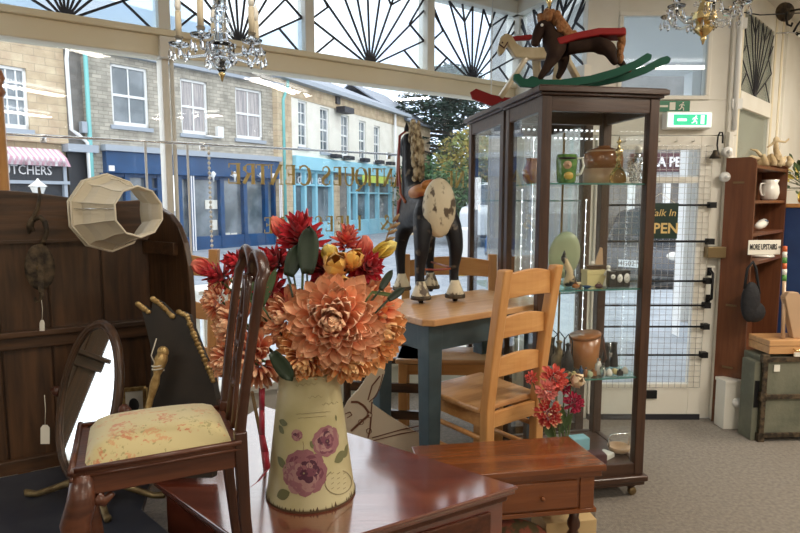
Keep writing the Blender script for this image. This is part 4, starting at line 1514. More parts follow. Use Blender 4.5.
M['petal_ivory'] = petal_mat('petal_ivory', [(0.0, (.7, .45, .25)), (1.0, (.85, .68, .45))])
JT = Vector((JP.x, JP.y, VZ + JH - .03))

def dirframe(d):
    d = Vector(d).normalized()
    a = Vector((0, 0, 1)) if abs(d.z) < .9 else Vector((1, 0, 0))
    x = d.cross(a).normalized()
    return d, x, d.cross(x).normalized()

def dahlia_mesh(c, ax, rad, n=90, seed=1, W=.38, openness=112, dome=.55):
    rnd = random.Random(seed)
    n = int(n * 1.25)
    d, x, y = dirframe(ax)
    mb = MB()
    for i in range(n):
        t_ = (i + .5) / n
        th = R_(6 + openness * t_ ** .72 + rnd.uniform(-7, 7))
        ph = i * 2.39996 + rnd.uniform(-.25, .25)
        rd = x * math.cos(ph) + y * math.sin(ph)
        dd = d * math.cos(th) + rd * math.sin(th)
        upv = d * math.sin(th) - rd * math.cos(th)
        base = Vector(c) + dd * (rad * (.14 + .38 * t_)) - d * (rad * (.12 + .18 * t_))
        L = rad * (.34 + .16 * t_) * rnd.uniform(.9, 1.12)
        mb.petal(base, dd, upv, L, L * (W + .16) * rnd.uniform(.9, 1.1), cup=.85 * (1.2 - .45 * t_), curl=.34 * (1 - .5 * t_) + rnd.uniform(-.14, .16), nu=4, nv=6, tip=0.0, rnd=rnd.random())
    return mb

def stem(a, b, root_, r=.004, m='stem'):
    a, b = Vector(a), Vector(b)
    mid = a.lerp(b, .5) + Vector((0, 0, .03))
    mb = MB(); mb.tube([a, mid, b], r, 6)
    return mb.build('stem', m, root_, world=True)

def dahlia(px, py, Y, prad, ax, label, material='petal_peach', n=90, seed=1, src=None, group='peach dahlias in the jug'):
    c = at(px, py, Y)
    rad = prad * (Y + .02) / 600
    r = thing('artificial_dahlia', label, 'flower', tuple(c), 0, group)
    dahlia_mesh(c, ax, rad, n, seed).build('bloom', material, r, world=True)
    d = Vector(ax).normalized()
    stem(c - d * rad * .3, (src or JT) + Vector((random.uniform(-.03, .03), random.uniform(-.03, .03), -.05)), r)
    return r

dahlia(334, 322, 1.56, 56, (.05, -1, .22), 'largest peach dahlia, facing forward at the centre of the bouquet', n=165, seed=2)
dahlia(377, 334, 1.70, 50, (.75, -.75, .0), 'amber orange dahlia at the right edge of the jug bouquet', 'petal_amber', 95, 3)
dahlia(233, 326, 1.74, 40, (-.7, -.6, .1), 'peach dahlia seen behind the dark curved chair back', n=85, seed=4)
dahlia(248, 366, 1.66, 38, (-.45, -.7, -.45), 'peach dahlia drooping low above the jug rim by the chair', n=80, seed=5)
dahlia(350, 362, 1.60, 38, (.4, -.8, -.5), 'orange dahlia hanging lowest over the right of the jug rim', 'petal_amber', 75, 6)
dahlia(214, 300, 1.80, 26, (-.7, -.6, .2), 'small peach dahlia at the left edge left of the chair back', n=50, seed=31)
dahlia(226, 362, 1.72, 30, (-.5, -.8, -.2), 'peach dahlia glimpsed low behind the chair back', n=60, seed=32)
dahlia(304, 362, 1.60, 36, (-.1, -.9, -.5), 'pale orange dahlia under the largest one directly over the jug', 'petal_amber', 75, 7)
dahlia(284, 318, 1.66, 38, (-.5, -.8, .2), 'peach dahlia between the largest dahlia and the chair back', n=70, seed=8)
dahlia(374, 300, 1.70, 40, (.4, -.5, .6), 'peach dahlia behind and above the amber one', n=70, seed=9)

def spiky(px, py, Y, prad, ax, label, material, n=40, seed=1, wid=.3, name='artificial_red_flower', group='red spiky blooms in the jug', src=None):
    c = at(px, py, Y)
    rad = prad * (Y + .02) / 600
    rnd = random.Random(seed)
    r = thing(name, label, 'flower', tuple(c), 0, group)
    d, x, y = dirframe(ax)
    mb = MB()
    for i in range(n):
        t_ = (i + .5) / n
        th = R_(10 + 88 * t_ ** .8)
        ph = i * 2.39996
        rd = x * math.cos(ph) + y * math.sin(ph)
        dd = d * math.cos(th) + rd * math.sin(th)
        upv = d * math.sin(th) - rd * math.cos(th)
        base = c - d * rad * (.6 * t_ - .1) + dd * rad * .1
        mb.petal(base, dd, upv, rad * rnd.uniform(.75, .98), rad * wid, cup=.6, curl=.1 + rnd.uniform(-.2, .25), nu=2, nv=5, tip=.45, rnd=rnd.random())
    mb.build('bloom', material, r, world=True)
    stem(c - d * rad * .6, (src or JT) + Vector((random.uniform(-.03, .03), random.uniform(-.03, .03), 0)), r)
    return r

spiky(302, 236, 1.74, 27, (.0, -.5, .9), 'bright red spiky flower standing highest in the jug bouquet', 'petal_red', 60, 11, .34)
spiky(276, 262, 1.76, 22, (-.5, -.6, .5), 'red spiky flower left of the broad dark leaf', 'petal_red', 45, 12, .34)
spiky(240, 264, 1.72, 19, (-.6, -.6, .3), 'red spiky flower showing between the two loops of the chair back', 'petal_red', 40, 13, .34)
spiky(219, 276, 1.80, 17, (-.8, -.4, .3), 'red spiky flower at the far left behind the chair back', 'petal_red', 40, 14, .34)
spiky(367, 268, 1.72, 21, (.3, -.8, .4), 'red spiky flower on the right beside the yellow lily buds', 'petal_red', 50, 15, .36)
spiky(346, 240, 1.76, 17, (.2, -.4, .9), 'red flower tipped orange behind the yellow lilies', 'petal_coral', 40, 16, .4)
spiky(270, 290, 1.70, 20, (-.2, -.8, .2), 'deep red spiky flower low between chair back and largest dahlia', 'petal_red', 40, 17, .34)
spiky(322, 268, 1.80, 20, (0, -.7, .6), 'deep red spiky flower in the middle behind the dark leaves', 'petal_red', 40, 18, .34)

def bud(px, py, Y, L, W, ax, label, material, n=6, seed=1, opening=.25, name='lily_bud', group='lily buds in the jug', leafy=True, src=None):
    """a half open bud of a few broad overlapping petals"""
    c = at(px, py, Y)
    s_ = (Y + .02) / 600
    L, W = L * s_, W * s_
    r = thing(name, label, 'flower', tuple(c), 0, group)
    d, x, y = dirframe(ax)
    mb = MB()
    rnd = random.Random(seed)
    for i in range(n):
        ph = 2 * PI * i / n + seed
        rd = x * math.cos(ph) + y * math.sin(ph)
        dd = (d + rd * opening * (1 if i % 2 else .6)).normalized()
        mb.petal(c - d * L * .5 + rd * W * .12, dd, d * .2 - rd, L * rnd.uniform(.85, 1.05), W * .95, cup=.75, curl=.12, nu=4, nv=6, tip=.1, rnd=rnd.random())
    mb.build('bloom', material, r, world=True)
    if leafy:
        mb = MB(); mb.ball(c - d * L * .5, W * .26, 10, 6); mb.build('calyx', 'leaf', r, world=True)
    stem(c - d * L * .5, src or JT, r, .003)
    return r

bud(202, 267, 1.80, 20, 17, (-.8, -.2, .5), 'lone orange-red bud sticking out furthest left over the street', 'petal_coral', 6, 1)
bud(280, 228, 1.78, 24, 18, (-.5, -.2, .8), 'coral bud to the left of the highest red flower', 'petal_coral', 6, 2)
bud(336, 268, 1.68, 34, 26, (.1, -.7, .6), 'open golden orange lily at the centre above the largest dahlia', 'petal_orange', 7, 3, .6)
bud(330, 254, 1.70, 24, 18, (-.1, -.6, .7), 'yellow lily bud above the golden orange lily', 'petal_yellow', 6, 4, .3)
bud(352, 262, 1.68, 26, 20, (.5, -.6, .6), 'orange lily leaning right of the golden one', 'petal_orange', 6, 5, .5)
bud(385, 249, 1.74, 26, 17, (.8, -.3, .5), 'pale yellow bud furthest right below the brown sprig', 'petal_yellow', 6, 6)
bud(364, 248, 1.76, 26, 18, (.3, -.2, .9), 'coral orange bud rising at the right of the bouquet', 'petal_coral', 6, 7)
bud(344, 288, 1.66, 26, 20, (.2, -.8, .3), 'small orange lily close over the largest dahlia', 'petal_orange', 6, 8, .5)

def big_leaf(px0, py0, px1, py1, Y, w, label, m='leaf_dark', src=None, nx=None):
    a, b = at(px0, py0, Y), at(px1, py1, Y + .02)
    d = b - a
    mb = MB()
    mb.petal(a, d, Vector(nx or (.25, -1, .1)), d.length, w * (Y + .02) / 600, cup=.25, curl=.05, nu=4, nv=8, tip=0.05)
    mb.tube([a, a.lerp(src or JT, .5) + Vector((0, .02, 0)), src or JT], .003, 6)
    solo('bouquet_leaf', mb, m, label, 'leaf', 'dark leaves in the jug bouquet', loc=tuple(a), world=True, solid=.001)
big_leaf(307, 274, 309, 226, 1.64, 21, 'tall broad dark green leaf beside the highest red flower')
big_leaf(288, 276, 300, 244, 1.64, 17, 'shorter broad dark green leaf left of the tall one')
big_leaf(272, 352, 292, 380, 1.535, 16, 'dark green leaf under the peach petals above the jug')
big_leaf(388, 300, 404, 288, 1.58, 8, 'narrow dark leaf pointing right over the amber dahlia')
big_leaf(380, 290, 392, 270, 1.60, 8, 'narrow dark leaf curving up at the right of the bouquet')
big_leaf(372, 292, 398, 296, 1.60, 4, 'long yellow-green blade lying over the orange petals', 'stem')
big_leaf(250, 300, 258, 262, 1.66, 6, 'thin green blade behind the curved chair back', 'leaf')
big_leaf(262, 306, 276, 268, 1.64, 8, 'thin green blade left of the short dark leaf', 'leaf')
# brown bud sprig at the right
r = thing('bud_sprig', 'slender brown sprig of small closed buds at the upper right of the bouquet', 'flower', tuple(at(384, 246, 1.74)))
P_ = [at(378, 262, 1.74), at(384, 246, 1.74), at(388, 234, 1.74), at(392, 224, 1.74)]
mb = MB(); mb.tube(P_, .0025, 6); mb.tube([JT, P_[0]], .003, 6); mb.build('stem', 'stem_brown', r, world=True)
for (px, py, dx_, dz_) in ((386, 240, 1, .3), (388, 234, 1, .5), (391, 228, 1, .6), (393, 222, .7, .9), (384, 245, 1, .2)):
    mb = MB(); c = at(px, py, 1.74)
    mb.tube([c, c + Vector((dx_, -.2, dz_)) * .013, c + Vector((dx_, -.2, dz_)) * .026], [.003, .006, .002], 8); mb.build('small_bud', 'petal_ivory' if False else M['stem_brown'], r, world=True)

# ================================================================== LEFT SIDE: DARK COUNTER, RACK, MIRROR, CHAIR
CZ = .45
t = thing('dark_side_table', 'low dark blue-black table under the swing mirror and the small mahogany chair', 'table', (-1.1, 1.4, 0))
poly = [(-2.05, .75), (-.62, .72), (-.27, 1.08), (-.325, 1.305), (-.80, 1.765), (-.93, 2.245), (-1.84, 1.70)]
mb = MB(); mb.slab(poly, CZ - .025, CZ); mb.build('top', 'blackboard', t, world=True, bevel=.004)
mb = MB(); mb.slab([(-1.96, .82), (-.68, .79), (-.36, 1.10), (-.42, 1.30), (-.86, 1.72), (-.98, 2.14), (-1.76, 1.66)], .0, CZ - .025); mb.build('carcase', 'dark_oak', t, world=True)

# plank backed rack standing on the table
RK = R_(31)
rk = thing('plank_back_rack', 'dark stained plank-backed wooden rack with a curved right end panel', 'rack', (-1.385, 1.995, CZ), RK)
TT_ = .505
ph = .94
mb = MB()
xs = [-.50, -.33, -.16, .025, .175, .345, TT_ + .01]
for i in range(len(xs) - 1):
    mb.box((xs[i] + .003, .0, 0), (xs[i + 1] - .003, .022, ph))
mb.box((xs[0], .012, 0), (xs[-1], .03, ph))
mb.build('back_planks', 'dark_oak', rk, bevel=.003)
mb = MB()
top = []
for i in range(33):
    x = xs[0] + (TT_ + .02 - xs[0]) * i / 32
    z = ph + .025 + .018 * math.cos((x - .05) * 9)
    top.append((x, z))
mb.prism([(xs[0], ph - .13)] + [(TT_ + .02, ph - .13)] + top[::-1], .022, Matrix.Translation((0, -.012, 0)))
mb.build('top_rail', 'dark_oak_x', rk, bevel=.003)
mb = MB(); mb.box((xs[0], -.05, ph + .0), (TT_ + .0, .0, ph + .018)) if False else mb.box((xs[0], -.028, ph - .135), (TT_, -.022, ph - .125)); mb.build('bead', 'dark_oak_x', rk)
mb = MB(); mb.box((xs[0], -.045, .485), (TT_, .0, .505)); mb.box((xs[0], -.022, .44), (TT_, .0, .485)); mb.build('shelf_rail', 'dark_oak_x', rk, bevel=.003)
mb = MB(); mb.box((xs[0], -.022, 0), (TT_, 0, .05)); mb.build('bottom_rail', 'dark_oak_x', rk, bevel=.003)
pd = math.atan2(-.6, .8) - RK
T = Matrix.Translation((TT_ + .01, 0, 0)) @ Matrix.Rotation(pd, 4, 'Z')
mb = MB()
mb.prism([(0, 0), (.262, 0), (.262, .60), (.255, .72), (.235, .80), (.20, .86), (.15, .90), (.08, .925), (0, .93)], .022, T)
mb.build('end_panel', 'dark_oak', rk, bevel=.003)
mb = MB(); mb.box((.0, -.03, .755), (.20, -.011, .80), T); mb.build('cleat', 'dark_oak_x', rk, bevel=.002)
mb = MB(); mb.box((.0, -.03, .45), (.23, -.011, .49), T); mb.build('cleat', 'dark_oak_x', rk, bevel=.002)

# lampshade resting over the rack
lc0, lc1 = at(107, 213, 1.92), at(141, 212, 1.80)
axd = Vector((.78, -.62, .03)).normalized()
Ln = (lc1 - lc0).length
Ln = .20
rb, rs = .120, .074
T = Matrix.Translation(lc0) @ axd.to_track_quat('Z', 'Y').to_matrix().to_4x4() @ Matrix.Rotation(R_(18), 4, 'Z')
M['shade'] = mat('cream_silk', (0.62, 0.54, 0.39), 0.75, c2=(.68, .60, .45), scale=5, sheen=.3)
M['shade_in'] = mat('cream_lining', (0.66, 0.60, 0.48), 0.8)
ls = thing('lampshade', 'cream panelled silk lampshade lying tilted on the top of the dark rack', 'lampshade', tuple(lc0))
sides = 10
def shade_rings(o):
    vs, fs = [], []
    prof = [(rb, 0), (rb + .001, .018), (rb - .018, .045), (.098, .09), (.080, .14), (rs, .19), (rs + .002, Ln)]
    K = 5
    for (r, z) in prof:
        for s_ in range(sides):
            for k in range(K):
                a0_, a1_ = 2 * PI * s_ / sides, 2 * PI * (s_ + 1) / sides
                f = k / K
                p0_ = Vector((math.cos(a0_), math.sin(a0_))); p1_ = Vector((math.cos(a1_), math.sin(a1_)))
                q = p0_.lerp(p1_, f)
                belly = 1 - .03 * math.sin(PI * f)
                vs.append((q.x * (r + o) * belly, q.y * (r + o) * belly, z))
    n = sides * K
    for i in range(len(prof) - 1):
        for k in range(n):
            fs.append((i * n + k, i * n + (k + 1) % n, (i + 1) * n + (k + 1) % n, (i + 1) * n + k))
    return vs, fs
mb = MB(); vs, fs = shade_rings(0); mb.add(vs, fs, T, False); mb.build('fabric', 'shade', ls, world=True, solid=.0015)
mb = MB()
for (r, z) in ((rb + .002, 0), (rb + .002, .018), (rs + .002, Ln)):
    mb.tube([T @ Vector((math.cos(2 * PI * k / sides) * r, math.sin(2 * PI * k / sides) * r, z)) for k in range(sides)], .0032, 8, closed=True)
mb.build('trim', 'shade_in', ls, world=True)
mb = MB()
for k in range(sides):
    a_ = 2 * PI * k / sides
    mb.tube([T @ Vector((math.cos(a_) * r, math.sin(a_) * r, z)) for (r, z) in ((rb, 0), (rb - .016, .045), (.099, .09), (.081, .14), (rs + .001, .19), (rs + .002, Ln))], .0016, 6)
mb.build('seam', 'shade_in', ls, world=True)
mb = MB()
for k in range(3):
    a_ = 2 * PI * k / 3 + .6
    mb.tube([T @ Vector((math.cos(a_) * rs, math.sin(a_) * rs, Ln)), T @ Vector((math.cos(a_) * (rb - .01), math.sin(a_) * (rb - .01), .02))], .0015, 5)
mb.build('wire_frame', 'chrome', ls, world=True)

# pulley block hung on an iron hook
PY_ = 1.955
def pp(px, py, dy=0.0):
    return at(px, py, PY_ + dy)
pu = thing('pulley_block', 'old wooden and iron pulley block hanging on the plank rack by a hook', 'pulley', tuple(pp(40, 300)))
mb = MB(); mb.tube([pp(39, 188, .02), pp(40, 196), pp(38, 208), pp(33, 218), pp(31, 226), pp(34, 231)], [.004, .005, .006, .007, .007, .004], 8)
mb.tube([pp(33, 217), pp(30, 226), pp(29, 234)], [.007, .012, .004], 8)
mb.build('hook', 'iron_rust', pu, world=True)
mb = MB(); mb.tube([pp(34, 220), pp(40, 217), pp(45, 222), pp(47, 232), pp(44, 240), pp(40, 246)], [.006, .008, .009, .008, .007, .008], 8)
mb.build('eye', 'iron_rust', pu, world=True)
c0 = pp(40, 267)
s_ = 2.0 / 600
mb = MB()
ax_ = Vector((.5, -.86, 0)).normalized()
for off, sc_ in ((-.014, 1), (.014, 1)):
    T = Matrix.Translation(c0 + ax_ * off) @ ax_.to_track_quat('Z', 'Y').to_matrix().to_4x4() @ Matrix.Diagonal((.75, 1.3, 1, 1))
    mb.lathe([(.001, -.006), (.05, -.006), (.058, -.003), (.058, .003), (.05, .007), (.001, .008)], 24, T)
mb.build('cheek', 'iron_rust', pu, world=True)
mb = MB(); T = Matrix.Translation(c0) @ ax_.to_track_quat('Z', 'Y').to_matrix().to_4x4()
mb.lathe([(.001, -.008), (.042, -.008), (.036, 0), (.042, .008), (.001, .008)], 20, T); mb.lathe([(.001, -.026), (.01, -.026), (.01, .026), (.001, .026)], 10, T)
mb.build('wheel', 'old_brass', pu, world=True)
mb = MB()
mb.beam(pp(40, 244, -.02), pp(41, 292, -.025), .016, .005, tuple(ax_)); mb.build('strap', 'iron_rust', pu, world=True)
mb = MB(); mb.tube([pp(41, 288), pp(42, 296), pp(40, 302), pp(36, 302), pp(35, 297)], [.007, .007, .006, .005, .003], 8); mb.build('lower_hook', 'iron_rust', pu, world=True)
def price_tag(name, px, py, ty, Y, lab, w=5, h=11):
    r_ = thing(name, lab, 'tag', tuple(at(px, ty + h, Y)))
    mb = MB(); mb.tube([at(px - .5, py, Y), at(px + .5, (py + ty) / 2, Y), at(px, ty, Y)], .0009, 5); mb.build('string', 'string', r_, world=True)
    mb = MB()
    P = [at(px - w / 2, ty + 3, Y), at(px - w / 4, ty, Y), at(px + w / 4, ty, Y), at(px + w / 2, ty + 3, Y), at(px + w / 2, ty + h, Y), at(px - w / 2, ty + h, Y)]
    P += [p + Vector((0, .001, 0)) for p in P]
    mb.add(P, [tuple(range(6)), tuple(range(11, 5, -1))] + [(i, (i + 1) % 6, (i + 1) % 6 + 6, i + 6) for i in range(6)])
    mb.build('card', 'paper', r_, world=True)
price_tag('price_tag', 42, 300, 320, 1.94, 'small cream price tag hanging from the pulley block')

# swing mirror
mC = at(89, 400, 1.80)
hh_ = Vector((.862, -.507, 0)); nn_ = Vector((-.507, -.862, 0))
ml = thing('oval_swing_mirror', 'oval swing mirror in dark frame on a brass-footed stand', 'mirror', (mC.x, mC.y, CZ))
tilt = R_(-14)
vv_ = (Vector((0, 0, 1)) * math.cos(tilt) + nn_ * math.sin(tilt)).normalized()
fn = (nn_ * math.cos(tilt) - Vector((0, 0, 1)) * math.sin(tilt)).normalized()
ra, rb_ = .140, .238
mb = MB()
pts = [mC + hh_ * (ra * math.cos(2 * PI * i / 48)) + vv_ * (rb_ * math.sin(2 * PI * i / 48)) for i in range(48)]
mb.tube(pts, .0125, 10, closed=True)
mb.tube([mC + hh_ * ((ra - .012) * math.cos(2 * PI * i / 48)) + vv_ * ((rb_ - .012) * math.sin(2 * PI * i / 48)) + fn * .006 for i in range(48)], .005, 8, closed=True)
mb.build('frame', 'old_brass' if False else 'dark_oak', ml, world=True)
mb = MB()
ring = [mC + hh_ * ((ra - .008) * math.cos(2 * PI * i / 48)) + vv_ * ((rb_ - .008) * math.sin(2 * PI * i / 48)) + fn * .003 for i in range(48)]
mb.add(ring, [tuple(range(48))])
o = mb.build('mirror_glass', 'mirror', ml, world=True)
mb = MB(); ring2 = [p - fn * .008 for p in ring]; mb.add(ring2, [tuple(range(47, -1, -1))]); mb.build('back_board', 'dark_oak', ml, world=True)
for s in (-1, 1):
    k0 = mC + hh_ * (s * (ra + .032))
    mb = MB(); mb.ball(k0, .017, 14, 10); mb.ball(k0 + hh_ * (s * .018), .011, 12, 8); mb.tube([k0, mC + hh_ * (s * ra)], .005, 8); mb.build('knob', 'mahogany_x', ml, world=True)
mb = MB()
yk = []
for i in range(25):
    a_ = PI + PI * i / 24
    yk.append(mC + hh_ * (math.cos(a_) * (ra + .032)) + Vector((0, 0, math.sin(a_) * (rb_ + .03))))
mb.tube(yk, [.007 + .004 * math.sin(PI * i / 24) for i in range(25)], 8)
mb.build('yoke', 'dark_oak', ml, world=True)
bz = Vector((mC.x, mC.y, CZ))
mb = MB(); mb.lathe([(.03, .035), (.03, .045), (.012, .055), (.018, .075), (.01, .10), (.016, .12), (.012, .17)], 16, Matrix.Translation(bz)); mb.build('stem', 'old_brass', ml, world=True)
M['dull_brass'] = mat('dull_brass', (0.36, 0.28, 0.15), 0.4, 0.7, c2=(.2, .14, .07), scale=25)
for (fx, fy) in ((27, 494), (108, 520), (164, 496), (88, 482)):
    e_ = az(fx, fy, CZ + .008)
    d_ = (e_ - bz); d_.z = 0
    mb = MB()
    mb.tube([bz + Vector((0, 0, .05)), bz + d_ * .3 + Vector((0, 0, .065)), bz + d_ * .6 + Vector((0, 0, .035)), bz + d_ * .85 + Vector((0, 0, .012)), e_ + Vector((0, 0, .004)), e_ + d_.normalized() * .008 + Vector((0, 0, .014))], [.014, .013, .011, .010, .012, .004], 10)
    mb.build('foot', 'dull_brass', ml, world=True)
price_tag('price_tag', 45, 395, 425, 1.655, 'cream price tag hanging from the left knob of the swing mirror', 9, 19)

# gilt-edged dark screen
def sp_(px, py, off=0.0):
    Y = 1.86 - (py - 300) * .0007 + off
    return at(px, py, Y)
gs = thing('gilt_edged_screen', 'dark shaped wooden screen with gilded leafy edges leaning in front of the rack', 'screen', (sp_(180, 470).x, 1.76, CZ))
out = [(150, 478), (151, 350), (146, 326), (140, 306), (151, 313), (153, 300), (160, 304), (174, 318), (179, 312), (187, 316), (191, 328), (203, 358), (211, 374), (216, 400), (212, 478)]
F_ = [sp_(*p) for p in out]; B_ = [sp_(*p) + Vector((.01, .018, 0)) for p in out]
n = len(out)
mb = MB(); mb.add(F_ + B_, [tuple(range(n))[::-1], tuple(range(n, 2 * n))] + [(i, i + n, (i + 1) % n + n, (i + 1) % n)[::-1] for i in range(n)]); mb.build('board', 'dark_oak', gs, world=True)
gs.children[0].data.materials[0] = mat('black_stained_wood', (.010, .007, .005), .5, c2=(.022, .014, .009), scale=8)
rn = random.Random(5)
for seg_ in ([(138, 304), (143, 308), (150, 313)], [(153, 299), (160, 304), (167, 311), (174, 318)], [(179, 312), (187, 316), (191, 327), (196, 340), (203, 356), (210, 372), (214, 384)]):
    mb = MB()
    for i in range(len(seg_) - 1):
        for k in range(4):
            f = k / 4
            c_ = sp_(lerp(seg_[i][0], seg_[i + 1][0], f), lerp(seg_[i][1], seg_[i + 1][1], f), -.004)
            mb.ball(c_, .0062 + rn.random() * .003, 8, 6, (1.2, .6, 1))
    mb.build('gilt_edge', 'gilt', gs, world=True)
ch_ = thing('turned_handle', 'gilded turned wooden handle tied with string leaning on the dark screen', 'handle', tuple(az(146, 470, CZ)))
a_, b_ = at(138, 446, 1.70), at(163, 352, 1.76)
prof = [.010, .011, .009, .012, .009, .010, .009, .012, .014, .010, .016, .020, .014]
mb = MB(); mb.tube([a_.lerp(b_, i / 12) for i in range(13)], prof, 12); mb.ball(b_, .018, 12, 8, (1, .7, 1)); mb.build('shaft', 'gilt', ch_, world=True)
mb = MB(); m_ = a_.lerp(b_, .8)
mb.tube([m_ + Vector((math.cos(i * .8) * .017, math.sin(i * .8) * .017, i * .0012)) for i in range(16)], .0022, 6); mb.tube([m_, m_ + Vector((-.012, -.015, .05)), m_ + Vector((.004, -.01, .10))], .0018, 6); mb.build('string', 'string', ch_, world=True)
fr = thing('miniature_frame', 'small gold framed picture with a dark oval, standing behind the mirror', 'picture', tuple(at(136, 440, 1.98)))
P = [at(124, 390, 2.0), at(145, 388, 1.98), at(147, 440, 1.98), at(126, 444, 2.0)]
mb = MB()
for i in range(4):
    mb.beam(P[i], P[(i + 1) % 4], .012, .012, (0, 1, 0))
mb.build('frame', 'gilt', fr, world=True)
mb = MB(); mb.add(P, [(0, 1, 2, 3)]); mb.build('mount', 'paper', fr, world=True, solid=.004)
mb = MB(); mb.ball(at(134, 405, 1.975), .022, 16, 10, (.8, .15, 1.1)); mb.build('oval', 'plastic_black', fr, world=True)

# ---- small carved mahogany chair
CR = R_(24.5)
chr_ = thing('mahogany_chair', 'small dark mahogany chair with looped back and yellow floral seat', 'chair', (-.335, 1.212, CZ), CR)
SW, SD = .215, .30     # width (y), depth (-x)
z0, z1 = .395, .447
mb = MB()
def rail(p, q, t=.02):
    mb.beam((p[0], p[1], (z0 + z1) / 2), (q[0], q[1], (z0 + z1) / 2), t, z1 - z0)
rail((-.012, .0), (-SD, -.008)); rail((-.012, SW), (-SD, SW + .008)); rail((-SD, -.02), (-SD, SW + .02), .024); rail((-.012, 0), (-.012, SW))
mb.build('seat_rail', 'mahogany_x', chr_, bevel=.003)
mb = MB()
for (p, q) in (((0, -.010), (-SD - .01, -.018)), ((0, SW + .01), (-SD - .01, SW + .018)), ((-SD - .012, -.03), (-SD - .012, SW + .03))):
    mb.tube([(p[0], p[1], z1 + .002), (q[0], q[1], z1 + .002)], .006, 8); mb.tube([(p[0], p[1], z1 - .012), (q[0], q[1], z1 - .012)], .0035, 8)
mb.build('seat_moulding', 'mahogany_x', chr_)
# cushion
NX, NY = 14, 10
vs, fs = [], []
for i in range(NX + 1):
    for j in range(NY + 1):
        u_, v_ = i / NX, j / NY
        x = lerp(-.014, -SD + .006, u_)
        wd = lerp(.0, .010, u_)
        y = lerp(-wd + .004, SW + wd - .004, v_)
        e_ = min(u_, 1 - u_) * SD
        g_ = min(v_, 1 - v_) * SW
        hh = .034 * (1 - math.exp(-e_ / .018)) * (1 - math.exp(-g_ / .014)) + .008 * math.sin(PI * u_) * math.sin(PI * v_)
        vs.append((x, y, z1 - .004 + (hh + .008 if 0 < i < NX and 0 < j < NY else 0)))
for i in range(NX):
    for j in range(NY):
        a = i * (NY + 1) + j
        fs.append((a, a + 1, a + NY + 2, a + NY + 1))
m, nt, b = new_mat('yellow_floral_damask')
tc = nt.nodes.new('ShaderNodeTexCoord')
def blob(scale, thr, w, seed):
    mp = nt.nodes.new('ShaderNodeMapping'); mp.inputs['Location'].default_value = (seed, seed * .7, 0)
    nt.links.new(tc.outputs['Object'], mp.inputs['Vector'])
    v = nt.nodes.new('ShaderNodeTexVoronoi'); v.inputs['Scale'].default_value = scale
    no = nt.nodes.new('ShaderNodeTexNoise'); no.inputs['Scale'].default_value = scale * 3.2; no.inputs['Detail'].default_value = 5
    mxv = nt.nodes.new('ShaderNodeMixRGB'); mxv.inputs['Fac'].default_value = .10
    nt.links.new(mp.outputs['Vector'], no.inputs['Vector'])
    nt.links.new(mp.outputs['Vector'], mxv.inputs['Color1']); nt.links.new(no.outputs['Color'], mxv.inputs['Color2'])
    nt.links.new(mxv.outputs['Color'], v.inputs['Vector'])
    cr = nt.nodes.new('ShaderNodeValToRGB'); cr.color_ramp.elements[0].position = thr; cr.color_ramp.elements[0].color = (1, 1, 1, 1); cr.color_ramp.elements[1].position = thr + w; cr.color_ramp.elements[1].color = (0, 0, 0, 1)
    nt.links.new(v.outputs['Distance'], cr.inputs['Fac'])
    n2 = nt.nodes.new('ShaderNodeTexNoise'); n2.inputs['Scale'].default_value = 130; n2.inputs['Detail'].default_value = 2
    nt.links.new(tc.outputs['Object'], n2.inputs['Vector'])
    c2 = nt.nodes.new('ShaderNodeValToRGB'); c2.color_ramp.elements[0].position = .42; c2.color_ramp.elements[1].position = .55
    nt.links.new(n2.outputs['Fac'], c2.inputs['Fac'])
    mu = nt.nodes.new('ShaderNodeMath'); mu.operation = 'MULTIPLY'
    nt.links.new(cr.outputs['Color'], mu.inputs[0]); nt.links.new(c2.outputs['Color'], mu.inputs[1])
    return mu
base = None
last = None
for (sc_, thr, w, seed, c_) in ((15, .34, .05, 1.3, (.50, .19, .08)), (22, .26, .04, 4.1, (.33, .28, .11)), (17, .28, .05, 7.7, (.55, .30, .13))):
    bm_ = blob(sc_, thr, w, seed)
    mx = nt.nodes.new('ShaderNodeMixRGB')
    mx.inputs['Color1'].default_value = (.54, .45, .22, 1)
    if last is not None:
        nt.links.new(last.outputs['Color'], mx.inputs['Color1'])
    mx.inputs['Color2'].default_value = col(c_)
    nt.links.new(bm_.outputs['Value'], mx.inputs['Fac'])
    last = mx
nt.links.new(last.outputs['Color'], b.inputs['Base Color'])
b.inputs['Roughness'].default_value = .55
b.inputs['Sheen Weight'].default_value = .3
M['damask'] = m
mb = MB(); mb.add(vs, fs, None, True); mb.build('cushion', 'damask', chr_)
# back legs and looped back: one continuous curved member per side meeting in the crest
def upx(z):   # backward lean
    tt = max(0, (z - .44) / .42)
    return .002 + .062 * (tt ** 1.25) - .004
ctrl = [(-.0, 0.0, .0)]
for side in (0, 1):
    y = 0 if side == 0 else SW
    mb = MB()
    mb.tube([(.035, y, 0), (.018, y, .12), (.004, y, .28), (0, y, .42), (0, y, .47)], [.014, .015, .017, .019, .018], 4, smooth=False)
    mb.build('back_leg', 'mahogany', chr_, bevel=.003)
mb = MB()
pts, rs_ = [], []
HZ = .835
for k in range(13):
    z = .44 + (HZ - .05 - .44) * k / 12
    pts.append((upx(z), .004 - .010 * math.sin(PI * k / 12) - .026 * (k / 12) ** 1.5, z)); rs_.append(.0125 - .0015 * math.sin(PI * k / 12))
hw = SW / 2
for k in range(1, 9):          # loop over into the middle
    a = PI - PI * k / 8 * .92
    pts.append((upx(HZ), hw * .5 + hw * .47 * math.cos(a) - .022 * (1 - k / 8), HZ - .05 + .052 * math.sin(a))); rs_.append(.0135)
mid = [(upx(HZ) - .002, hw, HZ - .055)]
left = pts
right = [(p[0], SW - p[1], p[2]) for p in pts][::-1]
